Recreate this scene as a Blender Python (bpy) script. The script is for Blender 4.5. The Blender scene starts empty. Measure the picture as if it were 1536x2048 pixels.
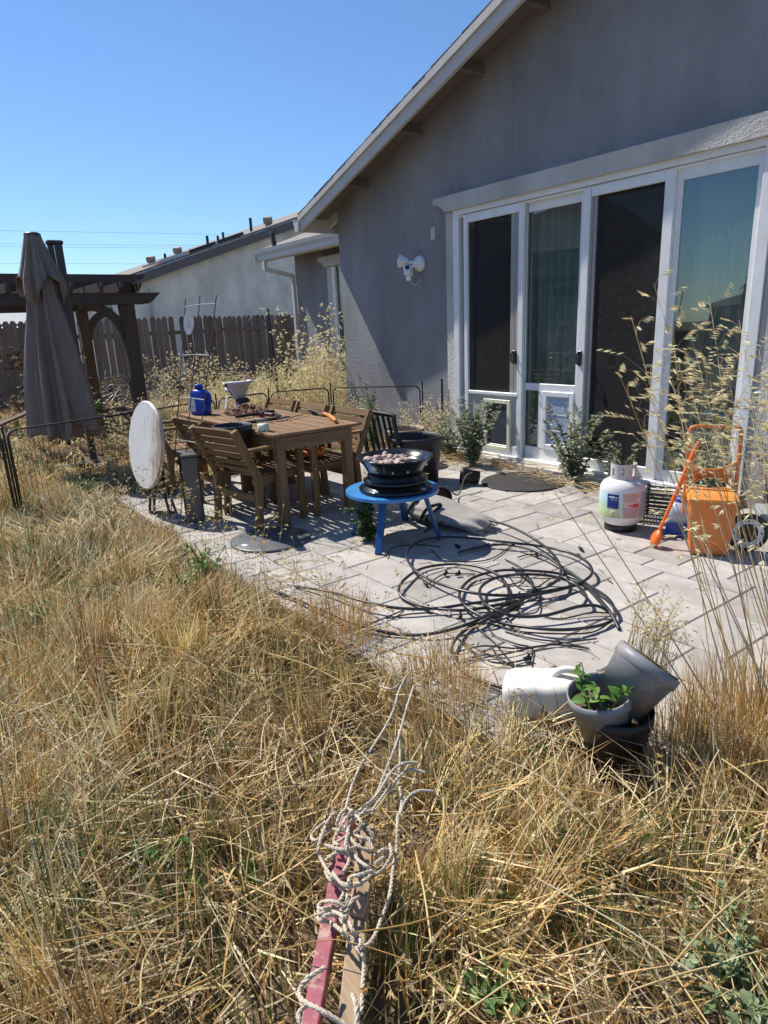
import bpy, bmesh, math, random
import numpy as np
from mathutils import Vector, Matrix
random.seed(7)
RAD = math.radians
sc = bpy.context.scene
COL = sc.collection

# ------------------------------------------------------------------ camera
FPX = 1311.05
_pi, _ro, _ya = RAD(15.97176), RAD(-2.503535), RAD(143.91811)
CF = Vector((math.cos(_ya)*math.cos(_pi), math.sin(_ya)*math.cos(_pi), -math.sin(_pi)))
_r = Vector((math.sin(_ya), -math.cos(_ya), 0)); _u = _r.cross(CF)
CR = _r*math.cos(_ro) + _u*math.sin(_ro)
CU = -_r*math.sin(_ro) + _u*math.cos(_ro)
CC = Vector((0, 0, 1.5))
cam = bpy.data.cameras.new('camera'); camo = bpy.data.objects.new('camera', cam); COL.objects.link(camo)
camo.matrix_world = Matrix(((CR.x, CU.x, -CF.x, CC.x), (CR.y, CU.y, -CF.y, CC.y), (CR.z, CU.z, -CF.z, CC.z), (0, 0, 0, 1)))
cam.sensor_fit = 'HORIZONTAL'; cam.sensor_width = 36.0; cam.lens = FPX/1536*36.0
cam.clip_start = 0.05; cam.clip_end = 2000
sc.camera = camo

# ------------------------------------------------------------------ light
SUN = Vector((-0.74, -0.20, 1.0)).normalized()            # towards the sun
EL = math.asin(SUN.z)
world = bpy.data.worlds.new('World'); sc.world = world; world.use_nodes = True
nt = world.node_tree; nt.nodes.clear()
o_ = nt.nodes.new('ShaderNodeOutputWorld'); b_ = nt.nodes.new('ShaderNodeBackground'); s_ = nt.nodes.new('ShaderNodeTexSky')
s_.sky_type = 'NISHITA'; s_.sun_disc = False; s_.sun_elevation = EL
s_.sun_rotation = math.atan2(SUN.x, SUN.y)
s_.air_density = 1.0; s_.dust_density = 0.0; s_.ozone_density = 9.0
b_.inputs['Strength'].default_value = 0.115
nt.links.new(s_.outputs[0], b_.inputs[0]); nt.links.new(b_.outputs[0], o_.inputs[0])
sl = bpy.data.lights.new('sun', 'SUN'); sl.energy = 5.0; sl.angle = RAD(0.53); sl.color = (1.0, 0.95, 0.87)
so = bpy.data.objects.new('sun', sl); COL.objects.link(so)
so.rotation_euler = (-SUN).to_track_quat('-Z', 'Y').to_euler(); so.location = (-6, -2, 12)
sc.view_settings.view_transform = 'Standard'; sc.view_settings.look = 'None'
sc.view_settings.exposure = 0.36; sc.view_settings.gamma = 1.0
sc.view_settings.use_curve_mapping = False

# ------------------------------------------------------------------ survey helpers (measured points -> metres)
def ray(px, py): return CF + CR*((px-768)/FPX) - CU*((py-1024)/FPX)
def gp(px, py, z=0.0):
    d = ray(px, py); return CC + d*((z-1.5)/d.z)
def wy(px, py, Y):
    d = ray(px, py); return CC + d*(Y/d.y)
def wx(px, py, X):
    d = ray(px, py); return CC + d*(X/d.x)
def dp(px, py, dep): return CC + ray(px, py)*dep

# ------------------------------------------------------------------ materials
def nd(t, k, **kw):
    n = t.nodes.new(k)
    for a, b in kw.items(): setattr(n, a, b)
    return n
def base(name):
    m = bpy.data.materials.new(name); m.use_nodes = True
    t = m.node_tree; return m, t, t.nodes['Principled BSDF']
def pm(name, col, rough=0.6, var=0.2, scale=12.0, col2=None, bump=0.0, bscale=60.0, bdist=0.01, metal=0.0, st=(1, 1, 1), rnd=0.0, spec=0.5, sub=0.0, detail=5.0, patch=None, pscale=3.0, pthr=0.6):
    """noise-varied surface: col..col2 by stretched noise, per-object tint, worn patches, bump"""
    m, t, p = base(name); L = t.links
    tc = nd(t, 'ShaderNodeTexCoord'); mp = nd(t, 'ShaderNodeMapping'); mp.inputs['Scale'].default_value = st
    L.new(tc.outputs['Object'], mp.inputs['Vector'])
    oi = nd(t, 'ShaderNodeObjectInfo'); va = nd(t, 'ShaderNodeVectorMath', operation='ADD')
    mu = nd(t, 'ShaderNodeMath', operation='MULTIPLY'); mu.inputs[1].default_value = 37.0
    L.new(oi.outputs['Random'], mu.inputs[0]); L.new(mp.outputs[0], va.inputs[0]); L.new(mu.outputs[0], va.inputs[1])
    n = nd(t, 'ShaderNodeTexNoise'); n.inputs['Scale'].default_value = scale; n.inputs['Detail'].default_value = detail; n.inputs['Roughness'].default_value = 0.65
    L.new(va.outputs[0], n.inputs['Vector'])
    cr = nd(t, 'ShaderNodeValToRGB')
    c2 = col2 if col2 else tuple(c*(1-var) for c in col); c1 = tuple(min(1, c*(1+var*0.6)) for c in col)
    cr.color_ramp.elements[0].position = 0.3; cr.color_ramp.elements[0].color = (*c2, 1)
    cr.color_ramp.elements[1].position = 0.7; cr.color_ramp.elements[1].color = (*c1, 1)
    L.new(n.outputs['Fac'], cr.inputs[0]); out = cr.outputs[0]
    if patch:
        n3 = nd(t, 'ShaderNodeTexNoise'); n3.inputs['Scale'].default_value = pscale; n3.inputs['Detail'].default_value = 6; n3.inputs['Roughness'].default_value = 0.7
        L.new(va.outputs[0], n3.inputs['Vector'])
        r3 = nd(t, 'ShaderNodeMapRange'); r3.inputs[1].default_value = pthr-0.04; r3.inputs[2].default_value = pthr+0.08
        L.new(n3.outputs['Fac'], r3.inputs[0])
        mx = nd(t, 'ShaderNodeMix', data_type='RGBA'); L.new(r3.outputs[0], mx.inputs[0]); L.new(out, mx.inputs[6]); mx.inputs[7].default_value = (*patch, 1); out = mx.outputs[2]
    if rnd > 0:
        mr = nd(t, 'ShaderNodeMapRange'); mr.inputs[3].default_value = 1-rnd; mr.inputs[4].default_value = 1+rnd
        L.new(oi.outputs['Random'], mr.inputs[0])
        vm = nd(t, 'ShaderNodeVectorMath', operation='SCALE'); L.new(out, vm.inputs[0]); L.new(mr.outputs[0], vm.inputs['Scale']); out = vm.outputs[0]
    L.new(out, p.inputs['Base Color'])
    rr = nd(t, 'ShaderNodeMapRange'); rr.inputs[3].default_value = max(0.03, rough-0.08); rr.inputs[4].default_value = min(1, rough+0.1)
    L.new(n.outputs['Fac'], rr.inputs[0]); L.new(rr.outputs[0], p.inputs['Roughness'])
    p.inputs['Metallic'].default_value = metal; p.inputs['Specular IOR Level'].default_value = spec
    if sub: p.inputs['Subsurface Weight'].default_value = sub; p.inputs['Subsurface Radius'].default_value = (0.02, 0.02, 0.02)
    if bump > 0:
        n2 = nd(t, 'ShaderNodeTexNoise'); n2.inputs['Scale'].default_value = bscale; n2.inputs['Detail'].default_value = 4
        L.new(va.outputs[0], n2.inputs['Vector'])
        bp = nd(t, 'ShaderNodeBump'); bp.inputs['Strength'].default_value = bump; bp.inputs['Distance'].default_value = bdist
        L.new(n2.outputs['Fac'], bp.inputs['Height']); L.new(bp.outputs[0], p.inputs['Normal'])
    return m
def attr_mat(name, trans=0.35, rough=0.7):
    """vegetation: own colour per blade (attribute Col), some light let through"""
    m = bpy.data.materials.new(name); m.use_nodes = True; t = m.node_tree; t.nodes.clear(); L = t.links
    o = nd(t, 'ShaderNodeOutputMaterial'); a = nd(t, 'ShaderNodeAttribute', attribute_name='Col')
    d = nd(t, 'ShaderNodeBsdfPrincipled'); d.inputs['Roughness'].default_value = rough; d.inputs['Specular IOR Level'].default_value = 0.35
    tr = nd(t, 'ShaderNodeBsdfTranslucent'); mx = nd(t, 'ShaderNodeMixShader'); mx.inputs[0].default_value = trans
    L.new(a.outputs['Color'], d.inputs['Base Color']); L.new(a.outputs['Color'], tr.inputs['Color'])
    L.new(d.outputs[0], mx.inputs[1]); L.new(tr.outputs[0], mx.inputs[2]); L.new(mx.outputs[0], o.inputs[0])
    return m
def wood(name, c1, c2, axis, rnd=0.15, rough=0.75):
    st = {'x': (1.2, 22, 22), 'y': (22, 1.2, 22), 'z': (22, 22, 1.2)}[axis]
    return pm(name, c1, rough=rough, col2=c2, scale=2.2, st=st, rnd=rnd, bump=0.35, bscale=4.0, bdist=0.003, detail=8, spec=0.25)
def stucco(name, col, bump=1.0):
    m, t, p = base(name); L = t.links
    tc = nd(t, 'ShaderNodeTexCoord')
    n1 = nd(t, 'ShaderNodeTexNoise'); n1.inputs['Scale'].default_value = 1.3; n1.inputs['Detail'].default_value = 7; n1.inputs['Roughness'].default_value = 0.62
    mp = nd(t, 'ShaderNodeMapping'); mp.inputs['Scale'].default_value = (1.2, 1.2, 0.6); L.new(tc.outputs['Object'], mp.inputs[0]); L.new(mp.outputs[0], n1.inputs[0])
    cr = nd(t, 'ShaderNodeValToRGB'); e = cr.color_ramp.elements
    e[0].position = 0.30; e[0].color = (*[c*0.76 for c in col], 1); e[1].position = 0.70; e[1].color = (*[c*1.24 for c in col], 1)
    L.new(n1.outputs[0], cr.inputs[0])
    ms = nd(t, 'ShaderNodeMapping'); ms.inputs['Scale'].default_value = (7, 7, 0.55); L.new(tc.outputs['Object'], ms.inputs[0])
    ns = nd(t, 'ShaderNodeTexNoise'); ns.inputs['Scale'].default_value = 1.0; ns.inputs['Detail'].default_value = 6; ns.inputs['Roughness'].default_value = 0.7; L.new(ms.outputs[0], ns.inputs[0])
    rs2 = nd(t, 'ShaderNodeMapRange'); rs2.inputs[1].default_value = 0.52; rs2.inputs[2].default_value = 0.78; rs2.inputs[4].default_value = 0.22; L.new(ns.outputs[0], rs2.inputs[0])
    m1 = nd(t, 'ShaderNodeMix', data_type='RGBA'); L.new(rs2.outputs[0], m1.inputs[0]); L.new(cr.outputs[0], m1.inputs[6]); m1.inputs[7].default_value = (*[min(.9, c*1.55) for c in col], 1)
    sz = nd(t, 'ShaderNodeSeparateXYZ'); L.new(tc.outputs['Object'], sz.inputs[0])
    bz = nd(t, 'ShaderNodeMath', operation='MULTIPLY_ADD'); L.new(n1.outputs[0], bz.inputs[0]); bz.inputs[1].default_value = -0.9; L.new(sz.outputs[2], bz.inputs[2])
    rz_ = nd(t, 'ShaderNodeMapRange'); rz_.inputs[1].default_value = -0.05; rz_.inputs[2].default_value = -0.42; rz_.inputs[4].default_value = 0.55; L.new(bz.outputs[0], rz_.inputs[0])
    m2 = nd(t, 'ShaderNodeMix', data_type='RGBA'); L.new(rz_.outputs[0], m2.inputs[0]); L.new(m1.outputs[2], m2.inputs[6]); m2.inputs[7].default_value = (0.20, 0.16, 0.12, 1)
    L.new(m2.outputs[2], p.inputs['Base Color'])
    p.inputs['Roughness'].default_value = 0.92; p.inputs['Specular IOR Level'].default_value = 0.2
    n2 = nd(t, 'ShaderNodeTexNoise'); n2.inputs['Scale'].default_value = 95; n2.inputs['Detail'].default_value = 3
    v = nd(t, 'ShaderNodeTexNoise'); v.inputs['Scale'].default_value = 42; v.inputs['Detail'].default_value = 2
    L.new(tc.outputs['Object'], n2.inputs[0]); L.new(tc.outputs['Object'], v.inputs[0])
    ad = nd(t, 'ShaderNodeMath', operation='ADD'); L.new(n2.outputs[0], ad.inputs[0]); L.new(v.outputs[0], ad.inputs[1])
    bp = nd(t, 'ShaderNodeBump'); bp.inputs['Strength'].default_value = bump; bp.inputs['Distance'].default_value = 0.011
    L.new(ad.outputs[0], bp.inputs['Height']); L.new(bp.outputs[0], p.inputs['Normal'])
    return m
def glass(name, tint, f0=0.075, rough=0.0):
    m = bpy.data.materials.new(name); m.use_nodes = True; t = m.node_tree; t.nodes.clear(); L = t.links
    o = nd(t, 'ShaderNodeOutputMaterial'); tr = nd(t, 'ShaderNodeBsdfTransparent'); tr.inputs[0].default_value = (*tint, 1)
    g = nd(t, 'ShaderNodeBsdfGlossy'); g.inputs['Roughness'].default_value = rough; g.inputs['Color'].default_value = (0.85, 0.97, 0.97, 1)
    f = nd(t, 'ShaderNodeLayerWeight'); f.inputs[0].default_value = 0.5; mx = nd(t, 'ShaderNodeMixShader')
    pw = nd(t, 'ShaderNodeMath', operation='POWER'); L.new(f.outputs['Facing'], pw.inputs[0]); pw.inputs[1].default_value = 5.0
    ma = nd(t, 'ShaderNodeMath', operation='MULTIPLY_ADD'); L.new(pw.outputs[0], ma.inputs[0]); ma.inputs[1].default_value = 1-f0; ma.inputs[2].default_value = f0
    L.new(ma.outputs[0], mx.inputs[0]); L.new(tr.outputs[0], mx.inputs[1]); L.new(g.outputs[0], mx.inputs[2]); tc = nd(t, 'ShaderNodeTexCoord'); n = nd(t, 'ShaderNodeTexNoise'); n.inputs['Scale'].default_value = 0.9; n.inputs['Detail'].default_value = 1; L.new(tc.outputs['Object'], n.inputs[0])
    bp = nd(t, 'ShaderNodeBump'); bp.inputs['Strength'].default_value = 0.25; bp.inputs['Distance'].default_value = 0.02; L.new(n.outputs[0], bp.inputs['Height']); L.new(bp.outputs[0], g.inputs['Normal'])
    n2 = nd(t, 'ShaderNodeTexNoise'); n2.inputs['Scale'].default_value = 5; n2.inputs['Detail'].default_value = 8; n2.inputs['Roughness'].default_value = 0.7; L.new(tc.outputs['Object'], n2.inputs[0])
    dr_ = nd(t, 'ShaderNodeMapRange'); dr_.inputs[1].default_value = 0.42; dr_.inputs[2].default_value = 0.8; dr_.inputs[3].default_value = 0.012; dr_.inputs[4].default_value = 0.10; L.new(n2.outputs[0], dr_.inputs[0])
    df = nd(t, 'ShaderNodeBsdfDiffuse'); df.inputs[0].default_value = (0.55, 0.52, 0.47, 1); m2 = nd(t, 'ShaderNodeMixShader'); L.new(dr_.outputs[0], m2.inputs[0]); L.new(mx.outputs[0], m2.inputs[1]); L.new(df.outputs[0], m2.inputs[2]); L.new(m2.outputs[0], o.inputs[0])
    return m
def mesh_screen(name, dens=0.55):
    m = bpy.data.materials.new(name); m.use_nodes = True; t = m.node_tree; t.nodes.clear(); L = t.links
    o = nd(t, 'ShaderNodeOutputMaterial'); tr = nd(t, 'ShaderNodeBsdfTransparent'); d = nd(t, 'ShaderNodeBsdfDiffuse'); mx = nd(t, 'ShaderNodeMixShader')
    tc = nd(t, 'ShaderNodeTexCoord'); mp = nd(t, 'ShaderNodeMapping'); mp.inputs['Scale'].default_value = (14, 1, 420)
    n = nd(t, 'ShaderNodeTexNoise'); n.inputs['Scale'].default_value = 1.0; n.inputs['Detail'].default_value = 3
    L.new(tc.outputs['Object'], mp.inputs[0]); L.new(mp.outputs[0], n.inputs[0])
    cr = nd(t, 'ShaderNodeValToRGB'); cr.color_ramp.elements[0].position = 0.5; cr.color_ramp.elements[0].color = (0.04, 0.037, 0.035, 1)
    cr.color_ramp.elements[1].position = 0.80; cr.color_ramp.elements[1].color = (0.17, 0.15, 0.135, 1)
    L.new(n.outputs[0], cr.inputs[0]); L.new(cr.outputs[0], d.inputs[0])
    mx.inputs[0].default_value = dens; L.new(tr.outputs[0], mx.inputs[1]); L.new(d.outputs[0], mx.inputs[2]); L.new(mx.outputs[0], o.inputs[0])
    return m
def ramp_mat(name, axis, stops, rough=0.5, noise=0.0):
    """flat print: colours along one local axis"""
    m, t, p = base(name); L = t.links
    tc = nd(t, 'ShaderNodeTexCoord'); sx = nd(t, 'ShaderNodeSeparateXYZ'); L.new(tc.outputs['Object'], sx.inputs[0])
    src = sx.outputs['XYZ'.index(axis)]
    if noise:
        n = nd(t, 'ShaderNodeTexNoise'); n.inputs['Scale'].default_value = 45; n.inputs['Detail'].default_value = 6; L.new(tc.outputs['Object'], n.inputs[0])
        a = nd(t, 'ShaderNodeMath', operation='MULTIPLY_ADD'); L.new(n.outputs[0], a.inputs[0]); a.inputs[1].default_value = noise; L.new(src, a.inputs[2]); src = a.outputs[0]
    lo, hi = stops[0][0], stops[-1][0]
    r = nd(t, 'ShaderNodeMapRange'); r.inputs[1].default_value = lo; r.inputs[2].default_value = hi; L.new(src, r.inputs[0])
    cr = nd(t, 'ShaderNodeValToRGB'); e = cr.color_ramp.elements
    while len(e) < len(stops): e.new(0.5)
    for k, (q, c) in enumerate(stops): e[k].position = (q-lo)/(hi-lo); e[k].color = (*c, 1)
    L.new(r.outputs[0], cr.inputs[0]); L.new(cr.outputs[0], p.inputs['Base Color']); p.inputs['Roughness'].default_value = rough
    return m

M = {}
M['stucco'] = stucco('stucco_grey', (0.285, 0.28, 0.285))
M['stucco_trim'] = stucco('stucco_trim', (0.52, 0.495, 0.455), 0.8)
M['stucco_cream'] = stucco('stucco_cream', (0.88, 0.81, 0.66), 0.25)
M['trim'] = pm('trim_paint', (0.54, 0.51, 0.47), 0.55, 0.1, 5, bump=0.15, bscale=30, bdist=0.002)
M['sheath'] = pm('eave_boards', (0.17, 0.145, 0.125), 0.75, 0.2, 6, st=(1, 6, 6), bump=0.2, bscale=20)
M['shingle'] = pm('shingles', (0.13, 0.11, 0.10), 0.9, 0.4, 30, bump=0.6, bscale=90, bdist=0.006, rnd=0.1)
M['shingle_far'] = pm('shingles_brown', (0.25, 0.215, 0.19), 0.9, 0.3, 9, bump=0.5, bscale=40, bdist=0.01)
M['fascia_far'] = pm('fascia_brown', (0.17, 0.145, 0.13), 0.7, 0.15, 5)
M['gutter'] = pm('gutter_paint', (0.55, 0.54, 0.52), 0.45, 0.08, 6)
M['vinyl'] = pm('white_vinyl', (0.80, 0.80, 0.79), 0.38, 0.04, 8, col2=(0.72, 0.72, 0.70))
M['vinyl_dirty'] = pm('dusty_vinyl', (0.68, 0.67, 0.64), 0.55, 0.15, 10, patch=(0.42, 0.38, 0.32), pscale=4, pthr=0.66)
M['screen_frame'] = pm('screen_frame_grey', (0.33, 0.31, 0.29), 0.5, 0.1, 9)
M['cream'] = pm('cream_plastic', (0.76, 0.73, 0.56), 0.45, 0.08, 9)
M['panel_grey'] = pm('pet_panel_grey', (0.42, 0.41, 0.39), 0.5, 0.1, 9)
M['flap'] = pm('pet_flap', (0.38, 0.44, 0.58), 0.25, 0.15, 7)
M['flap_dark'] = pm('pet_flap_dark', (0.06, 0.07, 0.09), 0.25, 0.3, 7)
M['glass'] = glass('door_glass', (0.74, 0.81, 0.79), 0.11)
M['screen'] = mesh_screen('insect_screen', 0.50)
M['black'] = pm('black_plastic', (0.016, 0.016, 0.018), 0.42, 0.3, 14)
M['black_dusty'] = pm('dusty_black_plastic', (0.022, 0.022, 0.024), 0.55, 0.3, 14, patch=(0.09, 0.08, 0.07), pscale=9, pthr=0.62)
M['black_metal'] = pm('black_enamel', (0.012, 0.012, 0.014), 0.18, 0.3, 20, spec=0.6, patch=(0.05, 0.048, 0.045), pscale=7, pthr=0.68)
M['black_wire'] = pm('black_wire', (0.015, 0.014, 0.013), 0.5, 0.3, 30)
M['interior'] = pm('interior_wall', (0.30, 0.31, 0.28), 0.8, 0.1, 3)
M['int_floor'] = pm('interior_floor', (0.12, 0.08, 0.05), 0.5, 0.2, 5)
M['curtain'] = pm('sheer_curtain', (0.42, 0.45, 0.41), 0.9, 0.12, 6, st=(8, 8, 0.4))
M['paver'] = pm('paver_concrete', (0.41, 0.38, 0.345), 0.88, 0.22, 7, rnd=0.17, bump=0.45, bscale=140, bdist=0.003, patch=(0.35, 0.295, 0.225), pscale=2.2, pthr=0.60)
M['sand'] = pm('joint_sand', (0.12, 0.10, 0.08), 0.95, 0.4, 60)
M['soil'] = pm('dry_soil', (0.16, 0.11, 0.062), 0.95, 0.4, 14, col2=(0.07, 0.045, 0.026), bump=0.8, bscale=60, bdist=0.02)
M['fence_wood'] = wood('fence_board', (0.25, 0.19, 0.145), (0.13, 0.098, 0.075), 'z', 0.28)
M['fence_rail'] = wood('fence_rail', (0.22, 0.165, 0.125), (0.12, 0.09, 0.07), 'y', 0.15)
M['pergola'] = wood('pergola_stain', (0.095, 0.072, 0.062), (0.052, 0.041, 0.036), 'y', 0.12, 0.6)
M['pergola_z'] = wood('pergola_stain_post', (0.095, 0.073, 0.063), (0.052, 0.041, 0.036), 'z', 0.12, 0.6)
M['brown_post'] = wood('brown_post', (0.16, 0.095, 0.060), (0.08, 0.048, 0.032), 'z', 0.1)
for a in 'xyz': M['teak_'+a] = wood('patio_wood_'+a, (0.235, 0.145, 0.068), (0.12, 0.07, 0.032), a, 0.16)
for a in 'xyz': M['table_'+a] = wood('table_wood_'+a, (0.29, 0.18, 0.095), (0.15, 0.088, 0.046), a, 0.14)
M['bed_wood'] = wood('raised_bed_wood', (0.25, 0.17, 0.11), (0.14, 0.09, 0.06), 'y', 0.1)
M['fabric'] = pm('umbrella_fabric', (0.215, 0.178, 0.158), 0.92, 0.18, 5, st=(1, 1, 0.35), bump=0.15, bscale=300, bdist=0.001, patch=(0.29, 0.24, 0.21), pscale=4, pthr=0.6)
M['mast'] = pm('umbrella_mast', (0.05, 0.047, 0.047), 0.4, 0.15, 9, metal=0.3)
M['white_lam'] = pm('white_tabletop', (0.74, 0.72, 0.70), 0.5, 0.06, 7, patch=(0.40, 0.30, 0.19), pscale=6, pthr=0.63, st=(2.5, 1, 1))
M['lam_edge'] = pm('worn_table_edge', (0.62, 0.54, 0.42), 0.7, 0.25, 12, patch=(0.10, 0.07, 0.05), pscale=22, pthr=0.62)
M['blue_paint'] = pm('blue_paint', (0.05, 0.25, 0.56), 0.32, 0.12, 9, patch=(0.06, 0.24, 0.52), pscale=7, pthr=0.6)
M['blue_leg'] = pm('blue_leg_paint', (0.012, 0.075, 0.22), 0.4, 0.15, 9)
M['blue_jug'] = pm('blue_plastic', (0.008, 0.055, 0.42), 0.3, 0.12, 9)
M['tank'] = pm('white_tank_enamel', (0.74, 0.73, 0.71), 0.32, 0.06, 8, patch=(0.50, 0.44, 0.37), pscale=5, pthr=0.70)
M['collar'] = pm('collar_paint', (0.56, 0.53, 0.51), 0.4, 0.1, 8)
M['orange'] = pm('orange_plastic', (0.70, 0.19, 0.035), 0.42, 0.12, 8, patch=(0.58, 0.25, 0.11), pscale=9, pthr=0.58, bump=0.1, bscale=200, bdist=0.001)
M['orange_lid'] = pm('orange_lid', (0.80, 0.28, 0.05), 0.42, 0.08, 8)
M['orange_scoop'] = pm('bright_orange', (0.82, 0.16, 0.02), 0.35, 0.08, 8)
M['hose'] = pm('poly_hose', (0.020, 0.021, 0.023), 0.34, 0.3, 30, spec=0.7, patch=(0.07, 0.065, 0.06), pscale=11, pthr=0.60)
M['rope'] = pm('cotton_rope', (0.60, 0.52, 0.40), 0.9, 0.2, 60, bump=1.0, bscale=260, bdist=0.004, patch=(0.40, 0.33, 0.24), pscale=14, pthr=0.62)
M['cord'] = pm('frayed_cord', (0.56, 0.51, 0.43), 0.85, 0.25, 50, bump=0.8, bscale=240, bdist=0.003, patch=(0.25, 0.22, 0.18), pscale=24, pthr=0.58)
M['pink_stake'] = pm('pink_stake', (0.36, 0.105, 0.13), 0.8, 0.35, 22, patch=(0.47, 0.32, 0.25), pscale=24, pthr=0.53, bump=0.5, bscale=60, bdist=0.002)
M['tan_stake'] = wood('tan_stake', (0.42, 0.30, 0.19), (0.26, 0.18, 0.11), 'x', 0.1)
M['jug_white'] = pm('milky_jug', (0.76, 0.74, 0.66), 0.42, 0.05, 5, sub=0.35)
M['pot_grey'] = pm('grey_pot', (0.22, 0.225, 0.24), 0.45, 0.15, 10, patch=(0.33, 0.29, 0.25), pscale=9, pthr=0.58)
M['pot_tan'] = pm('tan_pot', (0.34, 0.25, 0.15), 0.6, 0.12, 10)
M['potsoil'] = pm('pot_soil', (0.12, 0.085, 0.06), 0.95, 0.5, 40, bump=1.0, bscale=90, bdist=0.01)
M['rock'] = pm('lava_rock', (0.48, 0.38, 0.335), 0.95, 0.28, 25, bump=0.8, bscale=70, bdist=0.006, rnd=0.2)
M['mulch'] = attr_mat('mulch', 0.0)
M['mat_rubber'] = pm('rubber_mat', (0.030, 0.027, 0.026), 0.75, 0.4, 40, bump=0.7, bscale=160, bdist=0.005, patch=(0.10, 0.085, 0.075), pscale=14, pthr=0.62)
M['disc'] = pm('slate_disc', (0.115, 0.118, 0.13), 0.4, 0.12, 8)
M['paper'] = pm('paper', (0.75, 0.75, 0.74), 0.7, 0.05, 9)
M['cloth'] = pm('tan_cover', (0.34, 0.315, 0.29), 0.85, 0.15, 7, bump=0.2, bscale=200, bdist=0.001)
M['cloth_black'] = pm('black_binding', (0.02, 0.02, 0.02), 0.7, 0.2, 9)
M['galv'] = pm('galvanised', (0.36, 0.38, 0.38), 0.4, 0.2, 20, metal=0.6)
M['grey_metal'] = pm('grey_box_metal', (0.11, 0.105, 0.10), 0.45, 0.2, 9, metal=0.2)
M['lav'] = pm('white_broken_planter', (0.50, 0.485, 0.50), 0.5, 0.08, 7)
M['clear'] = glass('clear_plastic', (0.96, 0.98, 0.96), 0.03, 0.1)
M['liquid'] = pm('pale_liquid', (0.74, 0.76, 0.66), 0.3, 0.05, 9, sub=0.5)
M['red_cap'] = pm('dark_red_cap', (0.09, 0.012, 0.015), 0.4, 0.15, 9)
M['handle_orange'] = pm('orange_handle', (0.62, 0.24, 0.03), 0.45, 0.15, 9)
M['teal'] = pm('teal_plastic', (0.01, 0.12, 0.15), 0.4, 0.12, 8)
M['shelf'] = pm('mauve_shelf', (0.26, 0.20, 0.19), 0.6, 0.12, 12, st=(2, 14, 14))
M['grey_board'] = pm('grey_board', (0.30, 0.32, 0.31), 0.6, 0.15, 8)
M['rim'] = pm('wheel_disc', (0.70, 0.71, 0.72), 0.4, 0.10, 8)
M['solar'] = pm('solar_panel', (0.05, 0.05, 0.055), 0.25, 0.2, 4)
M['alu'] = pm('alu_frame', (0.42, 0.43, 0.45), 0.35, 0.1, 8, metal=0.5)
M['vent_tan'] = pm('vent_tan', (0.28, 0.22, 0.18), 0.6, 0.15, 8)
M['veg'] = attr_mat('dry_grass', 0.28)
M['seed'] = attr_mat('oat_seed', 0.55, 0.6)
M['leafm'] = attr_mat('weed_leaf', 0.30, 0.5)
M['bush'] = attr_mat('bush', 0.25)
M['wall2'] = pm('far_house_wall', (0.20, 0.19, 0.18), 0.9, 0.1, 3)
M['roof2'] = pm('far_house_roof', (0.10, 0.092, 0.085), 0.9, 0.25, 8)
M['bark'] = pm('bark', (0.13, 0.10, 0.075), 0.9, 0.3, 9)

def worn_side(m, axis, lo, hi, col, scale=9):
    t = m.node_tree; L = t.links; p = t.nodes['Principled BSDF']; src = p.inputs['Base Color'].links[0].from_socket
    tc = nd(t, 'ShaderNodeTexCoord'); sx = nd(t, 'ShaderNodeSeparateXYZ'); L.new(tc.outputs['Object'], sx.inputs[0])
    mp = nd(t, 'ShaderNodeMapping'); mp.inputs['Scale'].default_value = (3, 1, 0.8); L.new(tc.outputs['Object'], mp.inputs[0])
    n = nd(t, 'ShaderNodeTexNoise'); n.inputs['Scale'].default_value = scale; n.inputs['Detail'].default_value = 8; n.inputs['Roughness'].default_value = 0.7; L.new(mp.outputs[0], n.inputs[0])
    r1 = nd(t, 'ShaderNodeMapRange'); r1.inputs[1].default_value = lo; r1.inputs[2].default_value = hi; L.new(sx.outputs['XYZ'.index(axis)], r1.inputs[0])
    a = nd(t, 'ShaderNodeMath', operation='MULTIPLY_ADD'); L.new(r1.outputs[0], a.inputs[0]); a.inputs[1].default_value = 0.42; L.new(n.outputs[0], a.inputs[2])
    r2 = nd(t, 'ShaderNodeMapRange'); r2.inputs[1].default_value = 0.66; r2.inputs[2].default_value = 0.90; L.new(a.outputs[0], r2.inputs[0])
    mx = nd(t, 'ShaderNodeMix', data_type='RGBA'); L.new(r2.outputs[0], mx.inputs[0]); L.new(src, mx.inputs[6]); mx.inputs[7].default_value = (*col, 1); L.new(mx.outputs[2], p.inputs['Base Color'])
worn_side(M['white_lam'], 'X', 0.02, 0.34, (0.36, 0.26, 0.17))
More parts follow.
